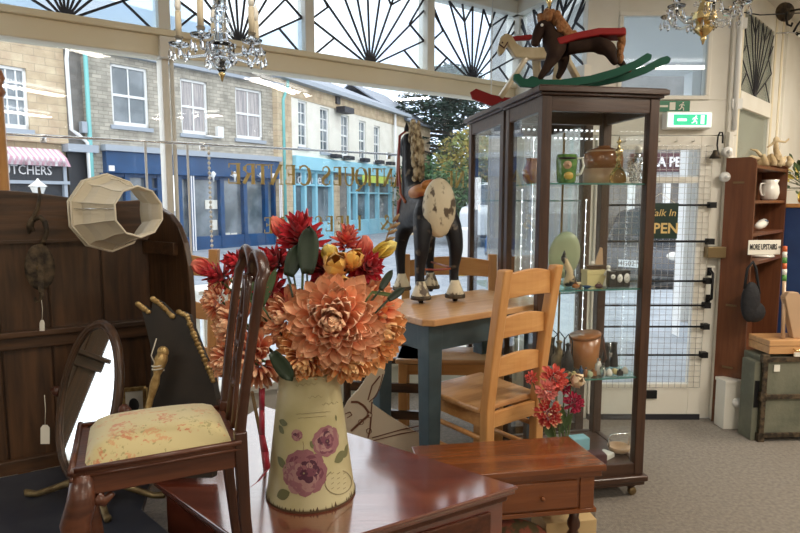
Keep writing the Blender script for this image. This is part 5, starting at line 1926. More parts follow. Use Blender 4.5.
mb.tube(left + mid + right, rs_ + [.014] + rs_[::-1], 10, flat=.8)
mb.build('back_frame', 'mahogany', chr_)
mb = MB()
sp0 = [(upx(HZ - .06), hw, HZ - .05), (upx(.75), hw - .010, .75), (upx(.68), hw - .026, .68), (upx(.61), hw - .012, .61), (upx(.56), hw - .020, .56), (upx(.50), hw - .03, .50), (upx(.46), hw - .03, .45)]
mb.tube(sp0, [.011, .008, .006, .007, .006, .006, .008], 8)
mb.tube([(p[0], SW - p[1], p[2]) for p in sp0], [.013, .010, .008, .009, .008, .008, .010], 8)
for zz in (.70, .64, .55):
    mb.tube([(upx(zz), hw - .02, zz), (upx(zz) - .003, hw, zz - .012), (upx(zz), hw + .02, zz)], .006, 8)
mb.ball((upx(.61), hw, .60), .014, 10, 8, (.6, 1, 1))
mb.build('splat', 'mahogany', chr_)
# cabriole front legs
for y, s in ((-.006, -1), (SW + .006, 1)):
    x = -SD + .006
    mb = MB()
    mb.tube([(x, y, z1 - .01), (x - .004, y + s * .004, .385), (x - .016, y + s * .012, .345), (x - .014, y + s * .012, .29), (x + .002, y, .20), (x + .012, y - s * .004, .12), (x + .008, y, .06), (x - .004, y + s * .004, .025), (x - .010, y + s * .006, .008), (x - .010, y + s * .006, 0)], [.020, .026, .027, .022, .016, .012, .011, .014, .018, .014], 12)
    mb.add([], [])
    mb.tube([(x + .02, y, .388), (x + .035, y, .375), (x + .05, y, .388)], [.018, .012, .006], 8)
    mb.build('front_leg', 'mahogany_x', chr_)

# ================================================================== SIDE TABLE, HORSE BOARD, FLOWERS IN FRONT OF THE CABINET
SZ = .52
sR = az(607, 465, SZ); 
st = thing('side_table', 'glossy reddish-brown side table with one drawer and turned legs', 'table', (sR.x, sR.y, 0), R_(9))
# local x = right (0 at the right front corner), y = away
sw, sdp = .62, .255
mb = MB()
mb.slab([(-sw, 0), (0, 0), (-.02, sdp), (-sw, sdp)], SZ - .022, SZ)
mb.build('top', 'side_wood', st, bevel=.003)
mb = MB(); mb.slab([(-sw + .01, .008), (-.012, .008), (-.03, sdp - .008), (-sw + .01, sdp - .008)], SZ - .042, SZ - .022); mb.build('leaf_edge', 'side_wood', st, bevel=.003)
mb = MB()
mb.box((-sw + .03, .02, SZ - .155), (-.035, sdp - .02, SZ - .042))
mb.box((-sw + .02, .012, SZ - .17), (-.025, sdp - .012, SZ - .155))
mb.build('frieze', 'side_wood', st, bevel=.002)
mb = MB(); mb.box((-.085, .014, SZ - .155), (-.035, .022, SZ - .042)); mb.build('corner_stile', 'side_wood', st, bevel=.002)
mb = MB(); mb.box((-sw + .09, .012, SZ - .148), (-.095, .021, SZ - .052)); dr = mb.build('drawer', 'side_wood', st, bevel=.003)
for x in (-sw + .2, -.22):
    mb = MB(); mb.ball((x, .004, SZ - .105), .008, 12, 8); mb.build('knob', 'side_wood', dr)
for x in (-sw + .05, -.09):
    for y in (.045, sdp - .045):
        mb = MB(); mb.lathe([(.012, 0), (.016, .02), (.013, .06), (.015, .16), (.018, .24), (.022, .26), (.014, .275), (.022, .29), (.022, .305), (.016, .32), (.02, SZ - .17)], 16, Matrix.Translation((x, y, 0))); mb.build('leg', 'mahogany', st)
bx = thing('cardboard_box', 'light cardboard box on the floor under the side table', 'box', (sR.x - .02, sR.y + .10, 0), R_(9))
M['card'] = mat('cardboard', (.55, .38, .18), .8, c2=(.6, .43, .22), scale=4)
mb = MB(); mb.box((-.16, .0, 0), (.03, .14, .27)); mb.build('body', 'card', bx, bevel=.003)
M['tapestry'] = mat('floral_tapestry', (.12, .09, .04), .9, c2=(.35, .10, .06), scale=28, lo=.45, hi=.55, bump=.4)
mb = MB(); 
for i in range(5):
    mb.ball((sR.x - .42 + i * .052, sR.y + .0 + .02 * (i % 2), .20 - .05 * abs(i - 2) * .5), .075, 14, 10, (1, .7, 1.4))
mb2 = MB(); mb2.ball((0, 0, .14), .14, 24, 16, (1.15, .6, 1.0)); 
q = az(520, 531, .25)
solo('tapestry_cushion', mb2, 'tapestry', 'dark floral tapestry cushion stuffed beneath the side table', 'cushion', loc=(sR.x - .29, sR.y + .08, 0))

# cream rocking horse cut-out board leaning behind the chest
M['board_cream'] = mat('cream_board', (.62, .52, .38), .7)
M['board_brown'] = mat('printed_brown', (.16, .06, .03), .6)
HY = 2.62
def hb(px, py, off=0.0):
    Y = HY - .0 + off
    return at(px, py, Y)
hbt = thing('horse_board', 'cream board shaped as a toy horse head with brown printed bridle', 'board', (hb(380, 440).x, HY, PZ))
out = [(344, 470), (343, 410), (347, 402), (352, 396), (358, 390), (362, 384), (371, 370), (381, 366), (385, 372), (380, 388), (374, 397), (372, 404), (380, 410), (395, 420), (412, 430), (430, 440), (430, 478)]
F_ = [hb(*p) for p in out]; B_ = [p + Vector((0, .012, 0)) for p in F_]
n = len(out)
mb = MB(); mb.add(F_ + B_, [tuple(range(n)), tuple(range(2 * n - 1, n - 1, -1))] + [(i, (i + 1) % n, (i + 1) % n + n, i + n) for i in range(n)]); mb.build('board', 'board_cream', hbt, world=True)
def hl(pts, w):
    mb.k = 0
    for i in range(len(pts) - 1):
        a, b = hb(*pts[i], off=-.002), hb(*pts[i + 1], off=-.002)
        mb.beam(a, b, w, .002, (0, 1, 0))
mb = MB()
hl([(351, 402), (358, 402), (364, 406), (369, 413)], .010); hl([(372, 402), (371, 414)], .006); hl([(369, 415), (362, 421), (351, 431)], .010); hl([(371, 417), (370, 430), (368, 438)], .007)
hl([(372, 438), (400, 430), (428, 424)], .004); hl([(372, 441), (400, 434), (428, 429)], .004)
hl([(368, 400), (372, 386), (380, 376)], .006); hl([(369, 402), (376, 396), (380, 386), (383, 374)], .004); hl([(345, 414), (350, 412), (352, 415), (347, 418)], .003)
mb.build('printed_bridle', 'board_brown', hbt, world=True)
mb = MB()
for (cx, cy) in ((369.5, 415), (361, 422), (369, 431)):
    mb.tube([hb(cx + 2.6 * math.cos(2 * PI * i / 12), cy + 2.6 * math.sin(2 * PI * i / 12), -.003) for i in range(12)], .0015, 5, closed=True)
mb.build('printed_ring', 'board_brown', hbt, world=True)

# pot of artificial flowers standing between side table and cabinet
pw = Vector((.66, 2.335, PZ))
fp = thing('flower_pot', 'small green glazed pot of pink artificial flowers in front of the cabinet', 'pot', tuple(pw))
mb = MB(); mb.lathe([(.04, 0), (.058, .02), (.062, .09), (.055, .12), (.058, .13), (.052, .13), (.048, .06), (.001, .05)], 24); mb.build('pot', 'leaf', fp)
src = pw + Vector((0, 0, .11))
def dh2(px, py, Y, prad, ax, lab, m, n, seed):
    c = at(px, py, Y); rad = prad * (Y + .02) / 600
    r = thing('artificial_flower', lab, 'flower', tuple(c), 0, 'artificial flowers before the cabinet')
    dahlia_mesh(c, ax, rad, n, seed).build('bloom', m, r, world=True)
    stem(c - Vector(ax).normalized() * rad * .3, src, r, .003)
dh2(556, 378, 2.30, 16, (.1, -1, .3), 'bright coral flower highest in the pot before the cabinet', 'petal_coral', 60, 21)
dh2(546, 392, 2.27, 13, (-.3, -1, .0), 'soft pink flower behind the ladder-back chair post', 'petal_pink', 45, 22)
dh2(576, 404, 2.30, 12, (.2, -1, .1), 'crimson flower rightmost in the pot before the cabinet', 'petal_crimson', 60, 23)
dh2(565, 388, 2.34, 9, (.2, -1, .2), 'small rose pink flower between coral and crimson ones', 'petal_crimson', 30, 24)
dh2(531, 378, 2.34, 8, (-.4, -1, .2), 'small coral flower showing left of the chair post', 'petal_coral', 30, 25)
dh2(549, 414, 2.24, 17, (-.1, -1, .2), 'ruffled red flower with cream petal edges lowest in the pot', 'petal_edge', 40, 26)
bud(577, 381, 2.30, 17, 16, (.3, -.8, .3), 'ivory orchid petal flower beside the coral bloom', 'petal_ivory', 5, 9, .6, name='artificial_flower', group='artificial flowers before the cabinet', src=src)
for (a, b, w) in (((560, 432), (572, 412), 7), ((552, 438), (545, 424), 9), ((566, 428), (560, 405), 6)):
    p, q = at(*a, 2.27), at(*b, 2.27)
    mb = MB(); mb.petal(p, q - p, (0, -1, .2), (q - p).length, w * 2.3 / 600, cup=.3, curl=.1, nu=4, nv=6, tip=.2)
    mb.tube([p, src], .002, 5)
    mb.build('leaf_blade', 'leaf', fp, world=True)

# ================================================================== GLASS CABINETS
CAR = R_(10)
def cabinet(name, loc, w, d, H, shelves, label, lw=.052, det=True):
    t = thing(name, label, 'cabinet', loc, CAR)
    zb = .115
    for (x, y) in ((0, 0), (w - lw, 0), (0, d - lw), (w - lw, d - lw)):
        mb = MB(); mb.box((x, y, zb), (x + lw, y + lw, H - .04)); mb.build('corner_post', 'cab_wood', t, bevel=.004)
    for z0, z1 in ((zb, zb + .055), (H - .105, H - .04)):
        for lo, hi in (((lw, .004, z0), (w - lw, .03, z1)), ((lw, d - .03, z0), (w - lw, d - .004, z1)), ((.004, lw, z0), (.03, d - lw, z1)), ((w - .03, lw, z0), (w - .004, d - lw, z1))):
            mb = MB(); mb.box(lo, hi); mb.build('rail', 'cab_wood_x', t, bevel=.002)
    mb = MB()
    mb.box((-.012, -.012, H - .04), (w + .012, d + .012, H - .028)); mb.box((-.028, -.028, H - .028), (w + .028, d + .028, H - .006)); mb.box((-.02, -.02, H - .006), (w + .02, d + .02, H))
    mb.build('cornice', 'cab_wood_x', t, bevel=.008, seg=3)
    mb = MB(); mb.box((-.018, -.018, zb - .03), (w + .018, d + .018, zb)); mb.box((-.008, -.008, zb - .05), (w + .008, d + .008, zb - .03)); mb.build('base_moulding', 'cab_wood_x', t, bevel=.007, seg=3)
    mb = MB(); mb.box((.01, .01, zb + .04), (w - .01, d - .01, zb + .05)); mb.build('bottom_board', 'cab_wood_x', t)
    for (x, y) in ((.04, .04), (w - .04, .04), (.04, d - .04), (w - .04, d - .04)):
        mb = MB(); mb.lathe([(.034, .066), (.036, .062), (.02, .056), (.026, .05), (.014, .042), (.014, .036)], 18, Matrix.Translation((x, y, 0)))
        ft = mb.build('foot', 'cab_wood', t)
        mb = MB(); T = Matrix.Translation((x + .008, y - .004, .0205)) @ Matrix.Rotation(PI / 2, 4, 'X'); mb.lathe([(.001, -.013), (.014, -.013), (.0205, -.008), (.0205, .008), (.014, .013), (.001, .013)], 18, T); mb.build('castor', 'old_brass', ft)
    g0, g1 = zb + .055, H - .105
    for k, (lo, hi) in enumerate((((lw, .014, g0), (w - lw, .017, g1)), ((.014, lw, g0), (.017, d - lw, g1)), ((w - .017, lw, g0), (w - .014, d - lw, g1)), ((lw, d - .017, g0), (w - lw, d - .014, g1)))):
        mb = MB(); mb.box(lo, hi); mb.build('glass_pane', 'glass_cab', t)
    for z in shelves:
        mb = MB(); mb.box((.02, .02, z - .006), (w - .02, d - .02, z)); mb.build('glass_shelf', 'glass_shelf', t)
        mb = MB(); mb.box((.022, .0185, z - .0065), (w - .022, .0215, z + .0003)); mb.build('shelf_edge', 'glass_edge', t)
    return t
CX, CY = .605, 2.61
CH = 1.885
cab = cabinet('display_cabinet', (CX, CY, 0), .55, .45, CH, (1.475, 1.0, .585), 'tall dark wood glass display cabinet full of collectables', .046)
CM = root_matrix(cab)
# strings of small led lights hanging at the back of the cabinet
for k, (x, z0, z1) in enumerate(((.075, .62, 1.45), (.13, .62, 1.7), (.17, .66, 1.42), (.42, .45, 1.4))):
    mb = MB(); mb.tube([(x, .40, z0), (x, .40, z1)], .001, 4)
    for i in range(int((z1 - z0) / .056)):
        mb.ball((x, .398, z1 - i * .056), .0048, 6, 4)
    mb.build('light_string', 'led_glow', cab)
mb = MB()
for z in (1.745, 1.705):
    for i in range(15):
        x = .07 + i * .028
        mb.box((x, .397, z), (x + .010, .402, z + .006))
mb.build('light_strip', 'led_glow', cab)
mb = MB(); mb.box((.30, .43, .2), (.31, .434, 1.74)); mb.build('lock_edge', 'old_brass', cab)
cab2 = cabinet('display_cabinet', tuple(CM @ Vector((.02, .54, 0))), .50, .62, 1.90, (1.4, .9), 'second dark glass cabinet standing behind the tall full one', .05)

# ---------- things in the cabinet: helper gives a place on a shelf
def shelf(px, y, z):
    """cabinet depth y (0 front .45 back): where the pixel column px crosses that depth"""
    MI = CM.inverted()
    v = ray(px, 250)
    a = MI @ CAM; b = MI @ (CAM + v)
    d = b - a
    t = (y - a.y) / d.y
    P = CAM + v * t
    return Vector((P.x, P.y, z))
S1, S2, S3, S4 = 1.4755, 1.0005, .5855, .1655
M['stoneware'] = mat('stoneware_brown', (.28, .10, .03), .2, c2=(.36, .14, .045), scale=6, coat=.5)
M['stoneware_buff'] = mat('stoneware_buff', (.50, .33, .2), .4, coat=.3)
M['glaze_green'] = mat('glaze_green', (.06, .17, .04), .2, c2=(.14, .28, .07), scale=25, coat=.5)
M['skin_glaze'] = mat('glazed_face', (.55, .33, .2), .25, coat=.4)
M['mustard'] = mat('mustard', (.6, .38, .06), .3, coat=.4)
p = shelf(600, .24, S1)
t = thing('stoneware_jar', 'brown and buff stoneware jar with domed lid on the top glass shelf', 'jar', tuple(p))
k = 1.0
mb = MB(); mb.lathe([(.085, 0), (.092, .01), (.092, .075)], 36, caps=True); mb.build('lower_body', 'stoneware_buff', t)
mb = MB(); mb.lathe([(.092, .0752), (.093, .11), (.091, .145), (.086, .15)], 36); mb.build('upper_body', 'stoneware', t)
mb = MB(); mb.lathe([(.082, .15), (.080, .158), (.06, .168), (.03, .176), (.03, .182), (.001, .185)], 32); mb.build('lid', 'stoneware', t)
mb = MB(); mb.lathe([(.081, .1502), (.0815, .157), (.076, .1605)], 32, caps=False); mb.build('lid_rim', 'stoneware_buff', t)
p = shelf(564, .12, S1)
t = thing('character_jug', 'green glazed face jug on the top glass shelf beside the brown jar', 'jug', tuple(p))
mb = MB(); mb.lathe([(.035, 0), (.042, .01), (.044, .05), (.048, .10), (.044, .13), (.040, .13), (.038, .06), (.001, .02)], 24); mb.build('body', 'glaze_green', t)
mb = MB(); mb.ball((-.004, -.028, .085), .028, 14, 10, (.9, .8, 1.15)); mb.ball((-.004, -.052, .082), .006, 8, 6); mb.build('face', 'skin_glaze', t)
mb = MB(); mb.ball((-.004, -.026, .112), .032, 14, 8, (1.3, .9, .25)); mb.build('hat', 'plastic_black', t)
mb = MB(); mb.ball((0, -.03, .035), .024, 12, 8, (1, .8, 1)); mb.build('waistcoat', 'mustard', t)
mb = MB(); mb.tube([(.042, 0, .11), (.07, 0, .115), (.078, 0, .08), (.066, 0, .045), (.04, 0, .035)], .006, 8); mb.build('handle', 'plate_white', t)
p = shelf(531, .25, S1)
t = thing('small_brown_pot', 'small brown glazed pot by the left glass on the top shelf', 'pot', tuple(p))
mb = MB(); mb.lathe([(.025, 0), (.045, .02), (.05, .06), (.035, .09), (.03, .11), (.036, .12), (.03, .12), (.025, .08), (.001, .03)], 24); mb.build('body', 'stoneware', t)
p = shelf(615, .10, S1)
t = thing('perfume_lamp', 'amber glass bottle with gilt stem on the top glass shelf', 'bottle', tuple(p))
mb = MB(); mb.lathe([(.02, 0), (.036, .006), (.038, .02), (.034, .045), (.022, .065), (.012, .075), (.012, .085)], 20); mb.build('body', 'amber_glass', t)
mb = MB(); mb.lathe([(.013, .085), (.008, .10), (.016, .108), (.006, .12), (.014, .13), (.018, .15), (.008, .16), (.005, .18), (.012, .188), (.004, .2), (.001, .215)], 16); mb.tube([(-.02, 0, .155), (0, 0, .145), (.02, 0, .155)], .003, 6); mb.build('stem', 'brass', t)
p = shelf(634, .12, S1)
t = thing('crystal_decanter', 'cut crystal decanter with ball stopper on the top glass shelf', 'decanter', tuple(p))
mb = MB()
mb.lathe([(.022, 0), (.026, .004), (.038, .06), (.042, .09), (.034, .115), (.016, .125), (.013, .135), (.018, .14)], 16, smooth=False)
mb.build('body', 'crystal', t)
mb = MB()
for i in range(5):
    for j in range(12):
        a_ = 2 * PI * (j + .5 * (i % 2)) / 12
        z = .02 + i * .02; r = [.030, .035, .040, .043, .040][i]
        mb.ball((r * math.cos(a_), r * math.sin(a_), z), .006, 6, 4, (1, 1, 1.3))
mb.build('cut_facets', 'crystal', t)
mb = MB(); mb.lathe([(.010, .14), (.012, .142), (.017, .152), (.016, .166), (.008, .175), (.001, .177)], 14); mb.build('stopper', 'plate_white', t)

# middle shelf
M['plate_green'] = mat('pale_green_oval', (.46, .52, .34), .4)
p = shelf(566, .33, S2)
t = thing('oval_plate', 'pale green oval plate propped at the back of the middle shelf', 'plate', tuple(p), CAR)
mb = MB(); T = Matrix.Translation((0, .01, .125)) @ Matrix.Rotation(R_(-80), 4, 'X') @ Matrix.Diagonal((.8, 1.15, 1, 1)); mb.lathe([(.001, -.008), (.07, -.006), (.105, .004), (.105, .009), (.068, 0), (.001, 0)], 36, T); mb.build('dish', 'plate_green', t)
mb = MB(); mb.tube([(-.03, -.02, 0), (-.03, .0, .01), (-.02, .04, .10), (.02, .04, .10), (.03, .0, .01), (.03, -.02, 0)], .0025, 6); mb.build('wire_stand', 'black_iron', t)
p = shelf(571, .12, S2)
t = thing('cat_figurine', 'black and cream seated cat figurine on the middle glass shelf', 'figurine', tuple(p), R_(-20))
M['cat_paint'] = mat('cat_cream_black', (.55, .42, .24), .4, c2=(.02, .02, .025), scale=14, lo=.48, hi=.52)
skin_mesh('body', [(0, 0, .02), (0, 0, .05), (-.008, 0, .085), (-.022, 0, .115), (-.032, 0, .135), (-.045, 0, .132), (-.02, .016, .01), (-.03, -.016, .01), (.03, 0, .012), (.05, .01, .02)], [(0, 1), (1, 2), (2, 3), (3, 4), (4, 5), (0, 6), (0, 7), (0, 8), (8, 9)], [.026, .024, .018, .014, .02, .012, .012, .012, .01, .006], 'cat_paint', t)
mb = MB()
for s in (-1, 1):
    mb.lathe([(.008, 0), (.004, .014), (.0005, .022)], 8, Matrix.Translation((-.030, s * .011, .146)))
mb.build('ears', 'plastic_black', t)
p = shelf(595, .14, S2)
t = thing('yellow_box', 'pale yellow lidded box on the middle glass shelf', 'box', tuple(p), CAR)
M['box_yellow'] = mat('pale_yellow_box', (.66, .56, .27), .5)
mb = MB(); mb.box((-.05, -.03, 0), (.05, .03, .055)); mb.build('box', 'box_yellow', t, bevel=.002)
mb = MB(); mb.box((-.052, -.032, .055), (.052, .032, .075)); mb.build('lid', 'box_yellow', t, bevel=.002)
p2 = Vector((p.x, p.y, p.z + .076))
t = thing('model_boat', 'small carved brown boat with a tall brown sail standing on the yellow box', 'model', tuple(p2), CAR)
mb = MB(); mb.add([(-.05, -.012, .022), (-.05, .012, .022), (.045, .012, .022), (.045, -.012, .022), (-.03, -.008, 0), (-.03, .008, 0), (.035, .008, 0), (.035, -.008, 0)], [(0, 1, 2, 3)[::-1], (4, 5, 6, 7), (0, 4, 7, 3), (1, 2, 6, 5), (0, 1, 5, 4), (3, 7, 6, 2)]); mb.build('hull', 'dark_oak_x', t, bevel=.003)
mb = MB(); mb.prism([(.0, .022), (.042, .022), (.036, .10), (.026, .105), (.01, .06)], .008); mb.build('sail', 'stoneware_buff', t)
mb = MB(); mb.ball((-.01, 0, .03), .011, 10, 6, (1.2, .8, .9)); mb.build('sailor', 'plate_white', t)
p = shelf(609, .10, S2)
t = thing('white_figurine', 'small white china lady figurine beside the black clocks', 'figurine', tuple(p))
mb = MB(); mb.lathe([(.022, 0), (.023, .004), (.016, .03), (.009, .05), (.013, .065), (.012, .075), (.005, .082)], 18); mb.ball((0, 0, .091), .010, 12, 8); mb.tube([(-.012, 0, .07), (-.02, -.006, .055), (-.008, -.014, .05)], .0035, 6); mb.tube([(.012, 0, .07), (.02, -.006, .055), (.008, -.014, .05)], .0035, 6); mb.build('body', 'plate_white', t)
M['clock_face'] = mat('clock_face', (.85, .85, .82), .3)
for k, (px, r_, lab) in enumerate(((614, .012, 'left and smallest dial of the row of black clocks'), (621, .014, 'middle of the three small black clocks with cream dial'), (628, .016, 'right and largest white dial of the three black clocks'))):
    p = shelf(px, .06, S2)
    t = thing('black_clock', lab, 'clock', tuple(p), CAR, 'small black clocks on the middle shelf')
    wq = .0175
    mb = MB(); mb.box((-wq, 0, 0), (wq, .03, .078 if k else .075)); mb.build('case', 'plastic_black', t, bevel=.003)
    zc = .05 if k == 0 else .042
    mb = MB(); T = Matrix.Translation((0, -.0012, zc)) @ Matrix.Rotation(PI / 2, 4, 'X') @ Matrix.Diagonal((1, 1 if k == 0 else 1.5, 1, 1)); mb.lathe([(.001, 0), (r_ * .95, 0), (r_ * .95, .0015), (.001, .002)], 24, T); f_ = mb.build('dial', 'clock_face', t)
    mb = MB(); mb.beam((0, -.004, zc), (.004, -.004, zc + .008), .0014, .001, (0, 1, 0)); mb.beam((0, -.004, zc), (-.006, -.004, zc + .001), .0012, .001, (0, 1, 0)); mb.build('hands', 'plastic_black', f_)
small = [(553, .10, S2, 'flat', 'turquoise and white booklet flat under the cat figurine', 'shop_pale_blue'), (577, .06, S2, 'lump', 'small tan leather purse at the front of the middle shelf', 'stoneware'), (588, .05, S2, 'dish', 'small blue china dish at the front of the middle shelf', 'shop_blue'), (600, .045, S2, 'lump', 'small dark red trinket before the yellow box', 'maroon')]
for px, y, z, kind, lab, m in small:
    p = shelf(px, y, z)
    mb = MB()
    if kind == 'flat':
        mb.box((-.05, -.02, 0), (.05, .03, .006)); mb.box((-.045, -.018, .006), (.04, .028, .013)); nm, ct = 'booklet', 'book'
    elif kind == 'dish':
        mb.lathe([(.008, 0), (.012, .003), (.022, .012), (.020, .012), (.010, .005), (.001, .004)], 18); nm, ct = 'china_dish', 'dish'
    else:
        mb.ball((0, 0, .011), .013, 12, 8, (1.5, .9, .85)); mb.tube([(-.012, 0, .018), (0, 0, .03), (.012, 0, .018)], .0015, 6); nm, ct = 'trinket_purse', 'purse'
    solo(nm, mb, m, lab, ct, loc=tuple(p), rz=CAR)
# lower shelf
M['tan_leather'] = mat('tan_leather', (.34, .12, .03), .3, c2=(.42, .17, .05), scale=8, coat=.3)
p = shelf(588, .22, S3)
t = thing('leather_case', 'tan leather bucket-shaped case with slanted lid and strap on lower shelf', 'case', tuple(p), CAR)
mb = MB(); mb.lathe([(.062, 0), (.065, .004), (.074, .15), (.070, .15)], 32); mb.build('body', 'tan_leather', t)
mb = MB(); T = Matrix.Translation((.0, 0, .155)) @ Matrix.Rotation(R_(-9), 4, 'Y'); mb.lathe([(.077, -.006), (.078, .006), (.075, .010), (.001, .012)], 32, T); mb.build('lid', 'tan_leather', t)
mb = MB(); mb.tube([(.076, -.02, .17), (.082, -.03, .14), (.078, -.045, .10), (.088, -.05, .05), (.074, -.05, .03)], .006, 6, flat=.4); mb.build('strap', 'mahogany_x', t)
def bottle(px, y, z, h, r, m, lab, capm='plastic_black'):
    p = shelf(px, y, z)
    t = thing('small_bottle', lab, 'bottle', tuple(p), 0, 'small bottles on the lower shelf')
    mb = MB(); mb.lathe([(r * .9, 0), (r, .003), (r, h * .62), (r * .5, h * .75), (r * .45, h * .86)], 16); mb.build('body', m, t)
    mb = MB(); mb.lathe([(r * .55, h * .86), (r * .55, h), (.001, h)], 14); mb.build('cap', capm, t)
bottle(603, .09, S3, .075, .017, M['glass_bottle'] if 'glass_bottle' in M else 'plate_white', 'short cloudy white bottle with round stopper', 'crystal')
bottle(607.5, .06, S3, .06, .014, 'crystal', 'short clear bottle in front of the cloudy one')
bottle(585, .07, S3, .05, .010, 'shop_blue', 'tiny blue bottle in the lower shelf row')
bottle(590, .055, S3, .045, .009, 'stoneware', 'tiny brown bottle in the lower shelf row')
p = shelf(614, .2, S3)
t = thing('binoculars', 'black upright binoculars at the right of the lower shelf', 'binoculars', tuple(p), CAR)
for s in (-1, 1):
    mb = MB(); mb.lathe([(.02, 0), (.021, .01), (.018, .05), (.014, .075), (.013, .11), (.016, .12), (.001, .121)], 18, Matrix.Translation((s * .022, 0, 0))); mb.build('barrel', 'plastic_black', t)
mb = MB(); mb.box((-.015, -.008, .05), (.015, .008, .07)); mb.tube([(0, 0, .07), (0, 0, .12)], .006, 8); mb.build('bridge', 'chrome', t)
rn = random.Random(9)
kinds = [(566, 'plastic_black', 'black'), (572, 'old_brass', 'brass'), (578, 'box_yellow', 'yellow'), (581, 'plastic_black', 'dark'), (594, 'plate_green', 'pale green'), (598, 'stoneware', 'brown'), (614, 'plate_white', 'white'), (620, 'box_yellow', 'cream'), (625, 'plastic_black', 'black and chrome'), (630, 'plate_white', 'white rimmed')]
for i, (px, m, nm) in enumerate(kinds):
    p = shelf(px, .05 + .02 * (i % 2), S3)
    mb = MB()
    s_ = .014
    if i % 3 == 0:
        mb.lathe([(.010, 0), (.015, .006), (.015, .018), (.009, .03), (.006, .032), (.001, .036)], 14)
    elif i % 3 == 1:
        T = Matrix.Translation((0, 0, .014)) @ Matrix.Rotation(PI / 2, 4, 'X'); mb.lathe([(.001, -.012), (.013, -.010), (.014, .008), (.010, .014), (.001, .014)], 16, T)
    else:
        mb.box((-.012, -.008, 0), (.012, .008, .022)); mb.lathe([(.007, .022), (.007, .03), (.001, .032)], 10)
    solo('trinket', mb, m, nm + ' little trinket ' + ['nearest the chair back', 'beside the black one nearest the chair', 'under the left edge of the leather case', 'just right of the yellow trinket', 'in front of the leather case', 'between leather case and cloudy bottle', 'in front of the black binoculars', 'right of the binoculars', 'second from the right cabinet post', 'nearest the right cabinet post'][i], 'trinket', 'trinkets in a row on the lower shelf', loc=tuple(p), rz=CAR)
# clutter seen behind the chair on the lower shelf
for i, (px, y, r_, m, lab, nm) in enumerate(((553, .3, .05, 'iron_rust', 'large dark metal lamp at the back of the lower shelf', 'metal_lamp'), (562, .22, .035, 'dull_brass', 'dull brass kettle beside the leather case', 'brass_kettle'), (571, .16, .028, 'plastic_black', 'black lantern just left of the leather case', 'black_lantern'))):
    p = shelf(px, y, S3)
    t = thing(nm, lab, nm.split('_')[1], tuple(p))
    mb = MB(); mb.lathe([(r_ * .8, 0), (r_, .01), (r_ * 1.05, .05), (r_ * .6, .085), (r_ * .3, .10), (r_ * .3, .12), (r_ * .5, .13), (.001, .14)], 20); mb.build('body', m, t)
    mb = MB(); mb.tube([(-r_ * .8, 0, .07), (-r_ * .7, 0, .15), (0, 0, .18), (r_ * .7, 0, .15), (r_ * .8, 0, .07)], .003, 8); mb.build('handle', 'black_iron', t)
# bottom of the cabinet
p = shelf(627, .15, S4 + .001)
t = thing('wire_handled_tray', 'pale dish with arched metal handle at the bottom of the cabinet', 'dish', tuple(p), CAR)
mb = MB(); mb.lathe([(.03, 0), (.045, .005), (.055, .03), (.05, .03), (.04, .01), (.001, .008)], 24); mb.build('dish', 'stoneware_buff', t)
mb = MB(); mb.tube([(-.052, 0, .028), (-.056, 0, .075), (-.04, 0, .09), (.04, 0, .09), (.056, 0, .075), (.052, 0, .028)], .004, 8); mb.build('handle', 'chrome', t)
for i, (px, y, m, lab, a_) in enumerate(((592, .08, 'mustard', 'yellow book lying at the bottom of the cabinet', 12), (603, .06, 'maroon', 'dark red box of papers at the bottom front of the cabinet', -4), (612, .10, 'plate_white', 'white card leaning at the bottom of the cabinet', 30), (585, .22, 'shop_pale_blue', 'turquoise tin at the bottom back of the cabinet', 5))):
    p = shelf(px, y, S4)
    mb = MB(); h_ = [.03, .045, .02, .06][i]
    mb.box((-.045, -.03, 0), (.045, .03, h_)); mb.box((-.043, -.028, h_), (.043, .028, h_ + .003))
    solo(['book', 'paper_box', 'card', 'storage_tin'][i], mb, m, lab, ['book', 'box', 'card', 'tin'][i], loc=tuple(p), rz=CAR + R_(a_), bevel=.002)

# ================================================================== HORSES
M['horse_black'] = mat('worn_black_paint', (.010, .010, .013), .4, c2=(.16, .13, .10), scale=16, lo=.62, hi=.72, spec=.3, bump=.3, bscale=30)
M['horse_pale'] = mat('flaking_cream_paint', (.62, .54, .38), .5, c2=(.10, .07, .045), scale=22, lo=.54, hi=.60, bump=.4, bscale=30, stretch=(1, 1, .6))
M['horse_mane'] = mat('ochre_mane', (.14, .09, .04), .8, c2=(.55, .46, .30), scale=40, lo=.4, hi=.6, bump=.8, bscale=60)
M['horse_red'] = mat('worn_red_leather', (.22, .025, .02), .45, c2=(.36, .10, .03), scale=9, coat=.3)
HZ0 = TM.translation.z + .77
hp = az(437, 301, HZ0)
hx, hy = hp.x, hp.y - .02
FD = Vector((-.30, .954, 0)).normalized()
SDv = Vector((FD.y, -FD.x, 0))
def H_(f, s, z):
    return Vector((hx, hy, HZ0)) + FD * f + SDv * s + Vector((0, 0, z))
toy = thing('toy_horse', 'antique black and cream wheeled toy horse with red bridle standing on the table', 'toy horse', (hx, hy, HZ0), 0)
def HL(f, s, z):
    return H_(f, s, z) - Vector((hx, hy, HZ0))
V = [HL(.05, 0, .43), HL(.17, 0, .42), HL(.29, 0, .44), HL(.34, -.0, .53), HL(.37, -.005, .64), HL(.385, -.005, .74), HL(.39, -.005, .80), HL(.44, -.005, .77), HL(.50, -.005, .70)]
E_ = [(0, 1), (1, 2), (2, 3), (3, 4), (4, 5), (5, 6), (6, 7), (7, 8)]
Rr = [(.088, .12), .085, .095, .07, .052, .045, .036, .04, .028]
leg = []
